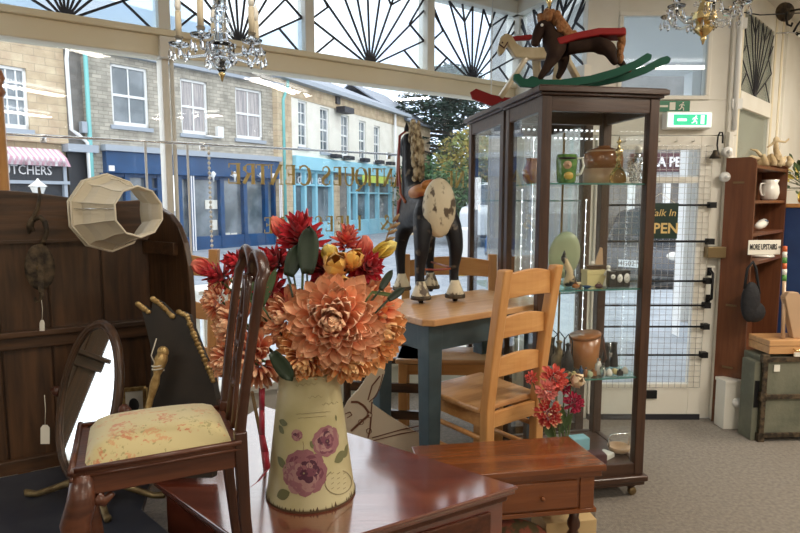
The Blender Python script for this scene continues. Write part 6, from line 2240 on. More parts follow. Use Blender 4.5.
for s in (-1, 1):
    i0 = len(V)
    V += [HL(.0, s * .075, .36), HL(-.02, s * .085, .24), HL(.01, s * .085, .15), HL(.0, s * .085, .06)]
    E_ += [(0, i0), (i0, i0 + 1), (i0 + 1, i0 + 2), (i0 + 2, i0 + 3)]
    Rr += [.048, .036, .024, .024]
    i0 = len(V)
    V += [HL(.30, s * .068, .34), HL(.33, s * .078, .22), HL(.32, s * .078, .14), HL(.31, s * .078, .06)]
    E_ += [(2, i0), (i0, i0 + 1), (i0 + 1, i0 + 2), (i0 + 2, i0 + 3)]
    Rr += [.045, .032, .024, .024]
skin_mesh('body', V, E_, [r if not isinstance(r, tuple) else r for r in Rr], 'horse_black', toy, 2, 1)
mb = MB()
T = Matrix.Translation(HL(-.035, 0, .44)) @ Matrix.Rotation(math.atan2(FD.y, FD.x) - PI / 2, 4, 'Z')
mb.ball((0, .02, -.005), .1, 24, 16, (.80, .50, 1.36), T)
tag(mb.build('rump_patch', 'horse_pale', toy), 'flaking cream rump with dark knots')
for (f, s) in ((.0, -.085), (.0, .085), (.31, -.078), (.31, .078)):
    mb = MB(); c = HL(f - .01, s, 0)
    mb.lathe([(.042, .025), (.044, .03), (.036, .055), (.024, .085), (.02, .10)], 18, Matrix.Translation(c)); hf = mb.build('hoof', 'horse_pale', toy)
    mb = MB(); mb.lathe([(.047, .018), (.048, .024), (.046, .036)], 18, Matrix.Translation(c)); mb.build('iron_shoe', 'iron_rust', hf)
    mb = MB(); T = Matrix.Translation(c + Vector((0, 0, .0145))) @ Matrix.Rotation(math.atan2(FD.y, FD.x), 4, 'Z') @ Matrix.Rotation(PI / 2, 4, 'X'); mb.lathe([(.001, -.008), (.014, -.008), (.0145, 0), (.014, .008), (.001, .008)], 16, T); mb.build('wheel', 'black_iron', hf)
mb = MB()
rn = random.Random(4)
for i in range(170):
    t_ = i / 169
    a = HL(.30, 0, .55).lerp(HL(.345, -.005, .85), t_)
    a += FD * (-.012 - .03 * math.sin(PI * t_) + rn.uniform(-.02, .02)) + SDv * rn.uniform(-.024, .024)
    mb.ball(a, .008 + rn.random() * .008, 6, 4, (.8, .8, 1.8))
mb.build('mane', 'horse_mane', toy)
mb = MB()
for s in (-1, 1):
    mb.lathe([(.014, 0), (.012, .02), (.002, .045)], 10, Matrix.Translation(HL(.395, s * .022, .82)))
mb.build('ears', 'horse_black', toy)
mb = MB()
mb.tube([HL(.47, .045, .72), HL(.43, .05, .76), HL(.40, .05, .80), HL(.385, 0, .845), HL(.40, -.055, .80), HL(.41, -.062, .72), HL(.40, -.07, .62), HL(.38, -.075, .54)], .006, 8)
mb.tube([HL(.40, -.058, .80), HL(.40, -.062, .72), HL(.38, -.068, .62), HL(.30, -.085, .50), HL(.22, -.085, .46)], .007, 6)
mb.tube([HL(.30, -.1, .36), HL(.31, -.09, .46), HL(.30, -.02, .56), HL(.30, .06, .53), HL(.30, .098, .42)], .010, 8)
mb.build('bridle', 'horse_red', toy)
mb = MB()
T = Matrix.Translation(HL(.16, 0, .505)) @ Matrix.Rotation(math.atan2(FD.y, FD.x) - PI / 2, 4, 'Z')
mb.ball((0, 0, .0), .11, 20, 12, (.78, .85, .42), T); mb.ball((0, -.07, .035), .04, 14, 8, (1.3, .5, .7), T)
M['saddle_tan'] = mat('worn_orange_saddle', (.42, .16, .03), .4, c2=(.30, .06, .02), scale=14)
mb.build('saddle', 'saddle_tan', toy)
mb = MB(); mb.tube([HL(.0, -.086, .155), HL(-.005, 0, .15), HL(.0, .086, .155)], .005, 8); mb.tube([HL(.0, .086, .155), HL(.16, .09, .15), HL(.31, .08, .155)], .005, 8); mb.build('leg_bar', 'horse_red', toy)

def ribbon(mb, P, hgt, th):
    """a curved plank through P, hgt tall and th thick (thickness along y), rounded at both ends"""
    up, lo = [], []
    n = len(P)
    for i, p in enumerate(P):
        t_ = (P[min(i + 1, n - 1)] - P[max(i - 1, 0)]); t_.y = 0; t_.normalize()
        nrm = Vector((-t_.z, 0, t_.x)) * hgt / 2
        up.append(p + nrm); lo.append(p - nrm)
    t0 = (P[0] - P[1]).normalized() * hgt * .4; t1 = (P[-1] - P[-2]).normalized() * hgt * .4
    loop = [P[0] + t0] + up + [P[-1] + t1] + lo[::-1]
    m = len(loop)
    a_ = [q + Vector((0, -th / 2, 0)) for q in loop]; b_ = [q + Vector((0, th / 2, 0)) for q in loop]
    fs = [(i, (i + 1) % m, (i + 1) % m + m, i + m) for i in range(m)]
    for o_ in (0, m):
        fs.append((o_, o_ + 1, o_ + m - 1)); fs.append((o_ + n, o_ + n + 1, o_ + n + 2))
        for i in range(n - 1):
            fs.append((o_ + 1 + i, o_ + 2 + i, o_ + m - 2 - i, o_ + m - 1 - i))
    mb.add(a_ + b_, fs)

# rocking horses on top of the cabinets
M['rh_brown'] = mat('dark_brown_hide', (.022, .011, .008), .8, c2=(.04, .022, .014), scale=12, spec=.15)
M['rh_fur'] = mat('ginger_fur', (.30, .12, .04), .9, c2=(.42, .2, .08), scale=60, bump=1.0, bscale=150)
M['rh_green'] = mat('green_rocker_paint', (.006, .075, .045), .6, spec=.25)
M['rh_red'] = mat('red_saddle_paint', (.26, .012, .012), .6, spec=.25)
RZ = CH + .001
RY = 2.80
def rp(px, py, dy=0.0):
    return at(px, py, RY + dy)
rh = thing('brown_rocking_horse', 'dark brown rocking horse with green rockers on top of the tall cabinet', 'rocking horse', (rp(590, 90).x, RY, RZ))
def Lc(v):
    return v - Vector((rp(590, 90).x, RY, RZ))
jV = [(576, 46), (556, 47), (549, 36), (546, 24), (541, 26), (537, 37), (534, 47), (592, 43), (606, 41)]
V = [Lc(rp(*q)) for q in jV]
E_ = [(0, 1), (1, 2), (2, 3), (3, 4), (4, 5), (5, 6), (0, 7), (7, 8)]
Rr = [.040, .046, .040, .034, .034, .026, .018, .040, .042]
for s in (-1, 1):
    i0 = len(V)
    off = s * .05
    if s < 0:
        V += [Lc(rp(553, 58, off)), Lc(rp(545, 70, off * 1.2)), Lc(rp(539, 80, off * 1.2))]
    else:
        V += [Lc(rp(564, 58, off)), Lc(rp(562, 70, off * 1.2)), Lc(rp(557, 79, off * 1.2))]
    E_ += [(1, i0), (i0, i0 + 1), (i0 + 1, i0 + 2)]
    Rr += [.032, .018, .013]
    i0 = len(V)
    V += [Lc(rp(610, 50, off)), Lc(rp(616 + s * 3, 60, off * 1.2)), Lc(rp(621 + s * 4, 66 + s, off * 1.2))]
    E_ += [(8, i0), (i0, i0 + 1), (i0 + 1, i0 + 2)]
    Rr += [.030, .018, .013]
skin_mesh('body', V, E_, Rr, 'rh_brown', rh, 2, 0)
mb = MB()
rn = random.Random(3)
mp = [(548, 14), (556, 18), (562, 26), (568, 34), (576, 40)]
for i in range(50):
    f = i / 49 * 3.99; k_ = int(f)
    q = (lerp(mp[k_][0], mp[min(k_ + 1, 4)][0], f - k_), lerp(mp[k_][1], mp[min(k_ + 1, 4)][1], f - k_))
    c = Lc(rp(q[0] + rn.uniform(-2, 2), q[1] + rn.uniform(-2, 2), rn.uniform(-.03, .03)))
    mb.ball(c, .019, 8, 6, (1, 1, 1.4))
for i in range(14):
    c = Lc(rp(541 + rn.uniform(-2, 6), 19 + rn.uniform(-3, 3), rn.uniform(-.025, .025)))
    mb.ball(c, .014, 8, 6)
mb.build('mane', 'rh_fur', rh)
mb = MB()
for i in range(22):
    f = i / 21
    c = Lc(rp(lerp(622, 624, f) + rn.uniform(-1.5, 1.5) - (4 * f), lerp(33, 60, f), rn.uniform(-.012, .012)))
    mb.ball(c, .017 - .006 * f, 8, 6, (1, 1, 1.6))
mb.build('tail', 'rh_fur', rh)
mb = MB()
for s in (-1, 1):
    c0 = Lc(rp(548, 20, s * .02)); mb.lathe([(.012, 0), (.010, .02), (.001, .04)], 10, Matrix.Translation(c0))
mb.build('ears', 'rh_brown', rh)
mb = MB(); mb.ball(Lc(rp(542, 25, -.036)), .007, 10, 8); mb.build('eye', 'plate_white', rh)
mb = MB(); P = [Lc(rp(*q)) for q in ((554, 41), (575, 35), (595, 31), (622, 31), (622, 38), (597, 38), (575, 42), (556, 48))]
F1 = [p + Vector((0, -.055, 0)) for p in P]; F2 = [p + Vector((0, .055, 0)) for p in P]
n = len(P)
mb.add(F1 + F2, [tuple(range(n))[::-1], tuple(range(n, 2 * n))] + [(i, (i + 1) % n, (i + 1) % n + n, i + n) for i in range(n)])
mb.build('saddle_board', 'rh_red', rh, bevel=.006)
for s, pts in ((-1, [(516, 77), (522, 83), (540, 84), (560, 84), (590, 80), (615, 73), (635, 65), (648, 57)]), (1, [(530, 80), (545, 84), (570, 85), (600, 82), (625, 77), (645, 70), (660, 62), (667, 60)])):
    mb = MB(); off = s * .065
    P = [Lc(rp(px, py, off)) for px, py in pts]
    ribbon(mb, P, .034, .026)
    mb.build('rocker', 'rh_green', rh)
mb = MB()
for (px, py) in ((540, 82), (622, 70)):
    mb.beam(Lc(rp(px, py, -.07)), Lc(rp(px + 6, py + 1, .07)), .03, .012)
mb.build('cross_bar', 'rh_red', rh)

M['rh_cream'] = mat('cream_varnish', (.60, .50, .32), .4, c2=(.45, .34, .18), scale=6, coat=.3)
R2 = 3.35
def rq(px, py, dy=0.0):
    return at(px, py, R2 + dy)
r2 = thing('cream_rocking_horse', 'small cream wooden rocking horse with red rockers behind the brown one', 'rocking horse', (rq(520, 100).x, R2, 1.901))
o2 = Vector((rq(520, 100).x, R2, 1.901))
def L2_(v): return v - o2
mb = MB()
def flat_poly(mb, pts, th, off=0.0):
    P = [L2_(rq(px, py, off)) for px, py in pts]
    F1 = [p + Vector((0, -th / 2, 0)) for p in P]; F2 = [p + Vector((0, th / 2, 0)) for p in P]
    n = len(P)
    mb.add(F1 + F2, [tuple(range(n))[::-1], tuple(range(n, 2 * n))] + [(i, (i + 1) % n, (i + 1) % n + n, i + n) for i in range(n)])
flat_poly(mb, [(497, 50), (500, 38), (505, 34), (511, 36), (516, 44), (522, 48), (560, 48), (570, 52), (570, 62), (556, 60), (530, 60), (514, 58), (507, 46), (503, 54), (499, 56)], .05)
mb.build('body', 'rh_cream', r2, bevel=.008)
for (q, dy) in ((((526, 58), (500, 98)), -.05), (((536, 58), (538, 84)), .05), (((560, 58), (556, 84)), -.05), (((566, 58), (580, 84)), .05)):
    mb = MB(); mb.beam(L2_(rq(*q[0], dy)), L2_(rq(*q[1], dy * 1.6)), .045, .025); mb.build('leg', 'rh_cream', r2, bevel=.006)
mb = MB(); flat_poly(mb, [(511, 37), (530, 35), (535, 37), (530, 40), (512, 41)], .03); mb.build('handle', 'rh_red', r2, bevel=.003)
for s in (-1, 1):
    mb = MB()
    P = [L2_(rq(px, py, s * .08)) for px, py in ((474, 94), (490, 100), (505, 103), (530, 104), (560, 101), (590, 92))]
    ribbon(mb, P, .055, .025)
    mb.build('rocker', 'rh_red', r2)
mb = MB(); mb.tube([L2_(rq(499, 44, -.028)), L2_(rq(504, 48, -.028)), L2_(rq(508, 42, -.028))], .004, 6); mb.tube([L2_(rq(502, 42, -.03)), L2_(rq(503, 43, -.03))], .005, 8); mb.build('bridle', 'mahogany_x', r2)

# ================================================================== RIGHT SIDE
# white electric heater box by the door frame
q = az(716, 423, 0)
t = thing('white_socket_box', 'white boxed-in unit with round socket at the foot of the door frame', 'box', (1.985, 3.555, 0), R_(4))
mb = MB(); mb.box((0, 0, 0), (.175, .10, .285)); mb.build('casing', 'white_paint', t, bevel=.004)
mb = MB(); mb.box((-.005, -.006, .285), (.18, .104, .305)); mb.build('lid', 'white_paint', t, bevel=.003)
mb = MB(); T = Matrix.Translation((.075, -.002, .17)) @ Matrix.Rotation(PI / 2, 4, 'X'); mb.lathe([(.03, 0), (.03, .008), (.022, .014), (.016, .03), (.001, .032)], 18, T); mb.build('socket', 'plastic_white', t)

# bookcase along the wall
M['bc_wood'] = wood('bookcase_wood', (.11, .035, .014), (.18, .065, .026), 'z', .4, .2)
BW, BD, BH = .80, .165, 1.655
bc = thing('bookcase', 'tall red-brown bookcase with rounded side beside the shop door', 'bookcase', (2.112, 3.592, 0), math.atan2(.72, .695))
# local x along wall away, y into the wall
mb = MB(); T = Matrix.Rotation(PI / 2, 4, 'Z')
mb.prism([(0, .0), (BD, .0), (BD, BH), (.03, BH), (.008, BH - .012), (0, BH - .04)], .022, T); mb.build('side_panel', 'bc_wood', bc)
mb = MB(); mb.box((BW - .022, 0, 0), (BW, BD, BH)); mb.build('side_panel', 'bc_wood', bc)
mb = MB(); mb.box((.011, BD - .012, 0), (BW - .02, BD, BH - .05)); mb.build('back_panel', 'bc_wood', bc)
bcM = root_matrix(bc)
bcz = [.12, .42, 1.02, 1.20, 1.40, 1.61]
for z in bcz:
    mb = MB(); mb.box((.011, .004, z - .02), (BW - .022, BD - .012, z)); mb.build('shelf_board', 'bc_wood', bc, bevel=.002)
for z in (1.5, .75, .36):
    mb = MB(); mb.box((-.016, .06, z), (-.011, .12, z + .012)); mb.build('label_holder', 'old_brass', bc)
def bsh(px, z, d=.07):
    v = ray(px, 200)
    I_ = bcM.inverted()
    a, b = I_ @ CAM, I_ @ (CAM + v)
    dd = b - a
    t_ = (d - a.y) / dd.y
    P = CAM + v * t_
    return Vector((P.x, P.y, z))
# driftwood sculpture on top
p = bsh(768, 1.611)
t = thing('driftwood_figure', 'pale carved figure with raised arm seated on driftwood atop the bookcase', 'sculpture', tuple(p))
M['driftwood'] = mat('driftwood', (.42, .30, .16), .8, c2=(.6, .48, .3), scale=12, bump=.5)
mb = MB()
rn = random.Random(12)
for i in range(7):
    a = Vector((-.08 + i * .03, rn.uniform(-.02, .02), .02))
    mb.tube([a, a + Vector((rn.uniform(-.02, .03), 0, .03)), a + Vector((rn.uniform(-.03, .04), 0, .06 + rn.random() * .02))], [.024, .022, .008], 8)
mb.tube([(-.07, 0, .06), (-.13, 0, .08), (-.19, -.01, .06)], [.016, .012, .004], 8)
mb.tube([(-.05, 0, .07), (-.10, 0, .12), (-.15, -.01, .13)], [.014, .01, .003], 8)
mb.build('driftwood', 'driftwood', t)
skin_mesh('figure', [(.03, 0, .10), (.03, 0, .15), (.028, 0, .19), (.028, 0, .215), (.055, 0, .18), (.09, 0, .175), (.115, 0, .20), (.0, 0, .16), (-.03, 0, .14), (.045, -.02, .09), (.06, -.03, .04), (.03, -.03, .05)], [(0, 1), (1, 2), (2, 3), (2, 4), (4, 5), (5, 6), (2, 7), (7, 8), (0, 9), (9, 10), (0, 11)], [.02, .017, .012, .014, .008, .007, .005, .008, .006, .014, .010, .012], 'driftwood', t)
p = bsh(769, 1.402)
t = thing('white_china_jug', 'white china jug with relief pattern on the bookcase shelf', 'jug', tuple(p), R_(200))
mb = MB(); mb.lathe([(.04, 0), (.05, .01), (.06, .05), (.055, .09), (.045, .11), (.055, .135), (.05, .135), (.04, .11), (.05, .05), (.001, .02)], 24); mb.build('body', 'plate_white', t)
mb = MB(); mb.tube([(.05, 0, .11), (.085, 0, .11), (.09, 0, .07), (.075, 0, .035), (.055, 0, .03)], .007, 8); mb.build('handle', 'plate_white', t)
p = bsh(762, 1.202)
t = thing('white_shoe_ornament', 'white and blue china slipper ornament above the MORE UPSTAIRS sign', 'ornament', tuple(p), R_(40))
mb = MB(); mb.tube([(-.07, 0, .03), (-.03, 0, .03), (.02, 0, .04), (.06, 0, .05)], [.012, .026, .03, .028], 12); mb.build('slipper', 'plate_white', t)
mb = MB(); mb.lathe([(.026, .05), (.03, .06), (.024, .062), (.02, .05)], 16, Matrix.Translation((.045, 0, .005))); mb.build('blue_trim', 'shop_blue', t)
# sign hung on the bookcase front
p = bsh(748, 1.0, -.02); p2 = bsh(783, 1.0, -.02)
q0 = at(747.5, 253, 3.53)
sg = thing('upstairs_sign', 'white sign reading MORE UPSTAIRS with an arrow hung on the bookcase', 'sign', tuple(q0), R_(6))
wS, hS = .205, .076
mb = MB(); mb.box((0, -.004, -.01), (wS, .0, hS)); mb.build('board', 'paper', sg, bevel=.001)
text('lettering', 'MORE UPSTAIRS', .046, 'plastic_black', frame_T((wS * .46, -.0055, hS * .45), (1, 0, 0), (0, 0, 1)), sg, .0005, fit=wS * .84, bold=.0012)
mb = MB(); mb.beam((wS * .92, -.0055, hS * .45), (wS * .985, -.0055, hS * .45), .005, .001, (0, 1, 0)); mb.add([(wS * .965, -.006, hS * .6), (wS * .965, -.006, hS * .3), (wS * .995, -.006, hS * .45)], [(0, 1, 2)]); mb.build('arrow', 'plastic_black', sg)
p = bsh(765, 1.022)
t = thing('cake_dish', 'round cream lidded dish on the bookcase shelf under the sign', 'dish', tuple(p))
mb = MB(); mb.lathe([(.07, 0), (.078, .004), (.078, .012), (.07, .014)], 28); mb.build('base', 'plate_white', t)
mb = MB(); mb.lathe([(.068, .014), (.07, .03), (.066, .055), (.055, .065), (.001, .068)], 28); mb.build('lid', 'plate_white', t)
# black bag hanging
p = bsh(757, .70, -.03)
t = thing('black_bag', 'black fabric bag hanging from the bookcase above the wooden case', 'bag', tuple(p))
M['black_cloth'] = mat('black_cloth', (.012, .012, .015), .8, bump=.5)
mb = MB(); mb.ball((0, 0, .10), .09, 20, 14, (.62, .35, 1.35)); mb.ball((.03, 0, .04), .07, 16, 10, (.9, .4, .9)); mb.build('body', 'black_cloth', t)
mb = MB(); mb.tube([(-.04, 0, .18), (-.03, 0, .30), (.0, 0, .34), (.02, 0, .30), (.05, 0, .15)], .008, 8); mb.build('strap', 'black_cloth', t)

# trunk with iron edges, case and body on top
M['trunk_grey'] = mat('grey_green_canvas', (.12, .125, .09), .7, c2=(.18, .18, .13), scale=6, bump=.3)
tr = thing('travel_trunk', 'grey-green travel trunk with dark iron-bound edges beside the bookcase', 'trunk', (2.10, 3.37, 0), R_(3))
mb = MB(); mb.box((0, 0, .03), (.80, .20, .50)); mb.build('body', 'trunk_grey', tr, bevel=.008)
for (a, b) in (((0, -.006, .03), (0, -.006, .50)), ((.80, -.006, .03), (.80, -.006, .50)), ((0, -.006, .04), (.8, -.006, .04)), ((0, -.006, .49), (.8, -.006, .49)), ((0, -.006, .27), (.8, -.006, .27))):
    mb = MB(); mb.beam(a, b, .028, .014, (0, 1, 0)); mb.build('edge_batten', 'iron_rust', tr, bevel=.003)
for zz_ in (.47, 0, .245):
    mb = MB(); mb.box((-.02, -.012, zz_), (.02, .02, zz_ + .05)); mb.build('corner_cap', 'iron_rust', tr, bevel=.004)
mb = MB(); mb.box((.05, -.009, .42), (.085, -.007, .46)); mb.build('paper_label', 'paper', tr)
ob = thing('old_radiator_box', 'narrow pale grey box standing between bookcase and trunk', 'box', (2.052, 3.385, 0), R_(3))
mb = MB(); mb.box((0, 0, 0), (.04, .12, .47)); mb.build('casing', 'stone_grey' if False else 'trunk_grey', ob, bevel=.004)
mb = MB(); mb.box((.006, -.003, .2), (.034, 0, .36)); mb.build('grille', 'black_iron', ob)
cs = thing('wooden_case', 'flat golden wooden case with brass handle lying on the trunk', 'case', (2.12, 3.37, .5205), R_(3))
mb = MB(); mb.box((0, 0, 0), (.62, .19, .045)); mb.build('base', 'pine_top', cs, bevel=.003)
mb = MB(); mb.box((-.002, -.002, .047), (.622, .192, .08)); mb.build('lid', 'pine_top', cs, bevel=.003)
mb = MB(); mb.tube([(.14, -.003, .03), (.14, -.02, .025), (.22, -.02, .025), (.22, -.003, .03)], .004, 8); mb.build('handle', 'brass', cs)
mb = MB(); mb.box((.30, -.006, .028), (.33, -.001, .06)); mb.build('latch', 'brass', cs)
mb = MB(); mb.box((.14, -.016, -.012), (.27, -.008, .012)); tag(mb.build('luggage_label', 'paper', cs), 'white paper label')
ins = thing('zither', 'pale wooden stringed instrument standing upright on the wooden case', 'instrument', (2.36, 3.45, .601), R_(0))
M['inst_wood'] = mat('golden_instrument_wood', (.50, .26, .07), .3, c2=(.58, .34, .11), scale=5, coat=.4)
mb = MB(); mb.prism([(-.07, 0), (.02, 0), (-.02, .22), (-.06, .27), (-.115, .27), (-.135, .24)], .05); mb.build('front_board', 'stoneware_buff', ins, bevel=.004)
mb = MB(); mb.prism([(.025, 0), (.12, 0), (.12, .24), (.07, .27), (-.0, .27), (-.01, .22)], .06, Matrix.Translation((0, .01, 0))); mb.build('body', 'inst_wood', ins, bevel=.008)
mb = MB(); T = Matrix.Translation((.06, -.022, .15)) @ Matrix.Rotation(PI / 2, 4, 'X'); mb.lathe([(.001, 0), (.03, 0), (.03, .002), (.001, .002)], 20, T); mb.build('sound_hole', 'plastic_black', ins)
mb = MB(); mb.tube([(-.02, 0, .275), (.03, 0, .30), (.08, 0, .33)], [.012, .012, .008], 8); tag(mb.build('handle', 'rh_red', ins), 'red handle')
pl = at(783, 300, 3.42)
b0 = Vector((2.225, 3.42, .601))
t = thing('striped_pole', 'thin pole with green and orange striped top leaning by the bookcase', 'pole', tuple(b0))
top = at(785, 246, 3.52)
M['stripe_g'] = mat('stripe_green', (.10, .28, .06), .5); M['stripe_o'] = mat('stripe_orange', (.6, .12, .03), .5)
mb = MB(); mb.tube([b0, b0.lerp(top, .62)], .011, 10); mb.build('shaft', 'stoneware_buff', t, world=True)
for k in range(6):
    mb = MB(); mb.tube([b0.lerp(top, .62 + k * .063), b0.lerp(top, .62 + (k + 1) * .063)], .0125, 10); mb.build('stripe', ['stripe_g', 'paper', 'stripe_o'][k % 3], t, world=True)

# blue painted cupboard with dried flowers at the far right
bz_ = at(800, 240, 4.3)
t = thing('blue_cupboard', 'dark blue painted cupboard at the right edge beyond the bookcase', 'cupboard', (2.80, 4.10, 0), math.atan2(.72, .695))
M['deep_blue'] = mat('deep_blue_paint', (.02, .05, .16), .4, c2=(.03, .07, .2), scale=4)
mb = MB(); mb.box((0, 0, 0), (.5, .22, 1.35)); mb.build('carcase', 'deep_blue', t, bevel=.006)
for z0_, z1_ in ((.55, 1.3), (.06, .5)):
    mb = MB(); mb.box((.03, -.012, z0_), (.47, 0, z1_)); dd = mb.build('door', 'deep_blue', t, bevel=.004)
    mb = MB(); mb.ball((.43, -.025, (z0_ + z1_) / 2), .014, 10, 8); mb.build('knob', 'brass', dd)
mb = MB(); mb.box((-.01, -.02, 1.35), (.51, .23, 1.375)); mb.box((.02, -.014, .50), (.48, -.004, .53)); mb.build('top', 'pine_x', t, bevel=.004)
fa = thing('dried_flower_arrangement', 'green and yellow dried flower arrangement standing on the blue cupboard', 'flowers', tuple(root_matrix(t) @ Vector((.16, .06, 1.3755))))
mb = MB(); mb.lathe([(.04, 0), (.055, .03), (.05, .08), (.035, .10), (.042, .11)], 20); mb.build('vase', 'brass', fa)
mbl, mbf = MB(), MB()
rn = random.Random(21)
for i in range(90):
    d = Vector((rn.uniform(-1, 1), rn.uniform(-.8, .8), rn.uniform(-.25, 1.2))).normalized()
    L = rn.uniform(.12, .30)
    b = Vector((0, 0, .11))
    (mbl if i % 4 else mbf).petal(b + d * L * .8, d + Vector((0, 0, rn.uniform(-.6, .1))), (rn.uniform(-1, 1), -1, .3), .075, .03, nu=2, nv=3, tip=.4)
    mbl.tube([b, b + d * L * .8], .0015, 4)
mbl.build('foliage', 'leaf', fa); mbf.build('yellow_flower', 'petal_yellow', fa)

# wall bracket lamp at the top right
q = at(788, 12, 3.95)
t = thing('wall_lamp', 'black scrolled iron wall lamp with glass dish at the top right', 'wall lamp', (q.x, q.y, q.z))
mb = MB(); T = Matrix.Translation((-.02, 0, .0)) @ Matrix.Rotation(PI / 2, 4, 'X'); mb.lathe([(.001, 0), (.06, 0), (.055, .012), (.02, .02), (.001, .03)], 20, T); mb.build('back_plate', 'iron_rust', t)
mb = MB(); mb.tube([(-.02, -.02, .0), (-.035, -.04, -.05), (-.03, -.05, -.09), (-.005, -.05, -.10), (.0, -.05, -.08)], .007, 8); mb.tube([(.0, -.02, .0), (.04, -.06, .0), (.05, -.07, -.06), (.02, -.07, -.10), (.0, -.07, -.14)], .007, 8); mb.build('scroll', 'black_iron', t)
mb = MB(); mb.tube([(-.10, -.06, -.145), (.0, -.07, -.145), (.05, -.07, -.15)], .005, 8); mb.build('arm', 'chrome', t)
mb = MB(); mb.lathe([(.008, -.165), (.04, -.16), (.055, -.14), (.052, -.14), (.036, -.155), (.001, -.158)], 20, Matrix.Translation((.07, -.07, 0))); mb.build('glass_dish', 'crystal', t)
mb = MB(); c0, c1, c2 = at(724, 9, 3.70), at(760, 15, 3.8), at(800, 13, 4.0)
mb.tube([c0, c1, c2, c2 + (c2 - c1)], .004, 6)
solo('cable', mb, 'black_iron', 'dark cable strung across the wall above the narrow leaded window', 'cable', loc=tuple(c0), world=True)

# ================================================================== CHANDELIERS
def chandelier(cx, cy, zb, s, narm, label, body='crystal', arm='crystal', a0=.0, drops=5, candle=True, name='crystal_chandelier', cat='chandelier', pz=.12, cl=.10):
    t = thing(name, label, cat, (cx, cy, zb), 0)
    mb = MB(); mb.lathe([(.001, 0), (.006 * s, .004 * s), (.012 * s, .02 * s), (.024 * s, .03 * s), (.045 * s, .055 * s), (.03 * s, .07 * s)], 16); mb.build('bottom_finial', 'brass' if body == 'brass' else 'crystal', t)
    mb = MB(); mb.lathe([(.0005, -.018 * s), (.004 * s, -.012 * s), (.007 * s, 0), (.014 * s, .012 * s), (.005 * s, .02 * s)], 12); mb.build('brass_tip', 'brass', t)
    mb = MB(); mb.lathe([(.03 * s, .07 * s), (.05 * s, .09 * s), (.05 * s, .12 * s), (.03 * s, .13 * s), (.022 * s, .16 * s), (.02 * s, .24 * s), (.028 * s, .30 * s), (.012 * s, .34 * s), (.012 * s, .40 * s)], 12, smooth=False); mb.build('column', body, t)
    mb = MB(); mb.tube([(0, 0, .38 * s), (0, 0, CEIL - zb)], .004, 8); mb.build('suspension_rod', 'old_brass', t)
    mb = MB(); mb.lathe([(.05, -.035), (.045, -.015), (.02, -.0), (.001, 0)], 20, Matrix.Translation((0, 0, CEIL - zb))); mb.build('ceiling_rose', 'brass', t)
    for k in range(narm):
        a = a0 + 2 * PI * k / narm
        c_, s_ = math.cos(a), math.sin(a)
        def Q(r, z): return (c_ * r * s, s_ * r * s, z * s)
        mb = MB(); mb.tube([Q(.03, .10), Q(.06, .075), Q(.10, .07), Q(.135, pz - .03), Q(.15, pz)], .006 * s, 8); am = mb.build('arm', arm, t)
        mb = MB(); mb.lathe([(.008 * s, 0), (.034 * s, .008 * s), (.038 * s, .016 * s), (.03 * s, .014 * s), (.01 * s, .012 * s), (.012 * s, .03 * s), (.016 * s, .04 * s)], 14, Matrix.Translation(Q(.15, pz)), smooth=False); mb.build('drip_pan', 'crystal', am)
        if candle:
            mb = MB(); mb.lathe([(.011 * s, .035 * s), (.011 * s, cl * s)], 14, Matrix.Translation(Q(.15, pz))); mb.build('candle_tube', 'shade', am)
            mb = MB(); mb.lathe([(.008 * s, cl * s), (.012 * s, (cl + .02) * s), (.010 * s, (cl + .04) * s), (.003 * s, (cl + .06) * s), (.0005, (cl + .068) * s)], 12, Matrix.Translation(Q(.15, pz))); mb.build('bulb', 'bulb_glow', am)
        mb = MB()
        for j in range(drops):
            b = 2 * PI * j / drops
            x0, y0, z0 = Q(.15, pz + .005)
            x0 += math.cos(b) * .034 * s; y0 += math.sin(b) * .034 * s
            mb.tube([(x0, y0, z0), (x0, y0, z0 - .012 * s)], .0012, 4)
            mb.lathe([(.0005, -.05 * s), (.008 * s, -.038 * s), (.006 * s, -.022 * s), (.0005, -.012 * s)], 6, Matrix.Translation((x0, y0, z0)), smooth=False)
        mb.build('prism_drop', 'crystal', am)
    mb = MB()
    for j in range(10):
        b = 2 * PI * j / 10
        for k2 in range(6):
            f = k2 / 5
            r = lerp(.014, .052, f ** 1.5) * s; z = lerp(.34, .115, f) * s
            mb.ball((r * math.cos(b), r * math.sin(b), z), .0065 * s, 6, 4)
    for j in range(8):
        b = 2 * PI * j / 8 + .2
        mb.lathe([(.0005, .045 * s), (.008 * s, .057 * s), (.006 * s, .075 * s), (.0005, .085 * s)], 6, Matrix.Translation((math.cos(b) * .05 * s, math.sin(b) * .05 * s, 0)), smooth=False)
    mb.build('bead_chain', 'crystal', t)
    return t
q = at(222, 77, 1.62)
chandelier(q.x, q.y, q.z, .70, 5, 'clear crystal chandelier with candle bulbs hanging before the street window', a0=R_(188), pz=.10, cl=.13)
q = at(703, 41, 2.2)
chandelier(q.x, q.y, q.z, .80, 6, 'brass-centred chandelier with crystal drops hanging over the shop door side', body='brass', arm='crystal', a0=.3, candle=False)
q = at(549, 4, 1.9)
chandelier(q.x, q.y, q.z, .8, 6, 'crystal chandelier whose lowest drops show above the brown rocking horse', a0=.5, drops=5)

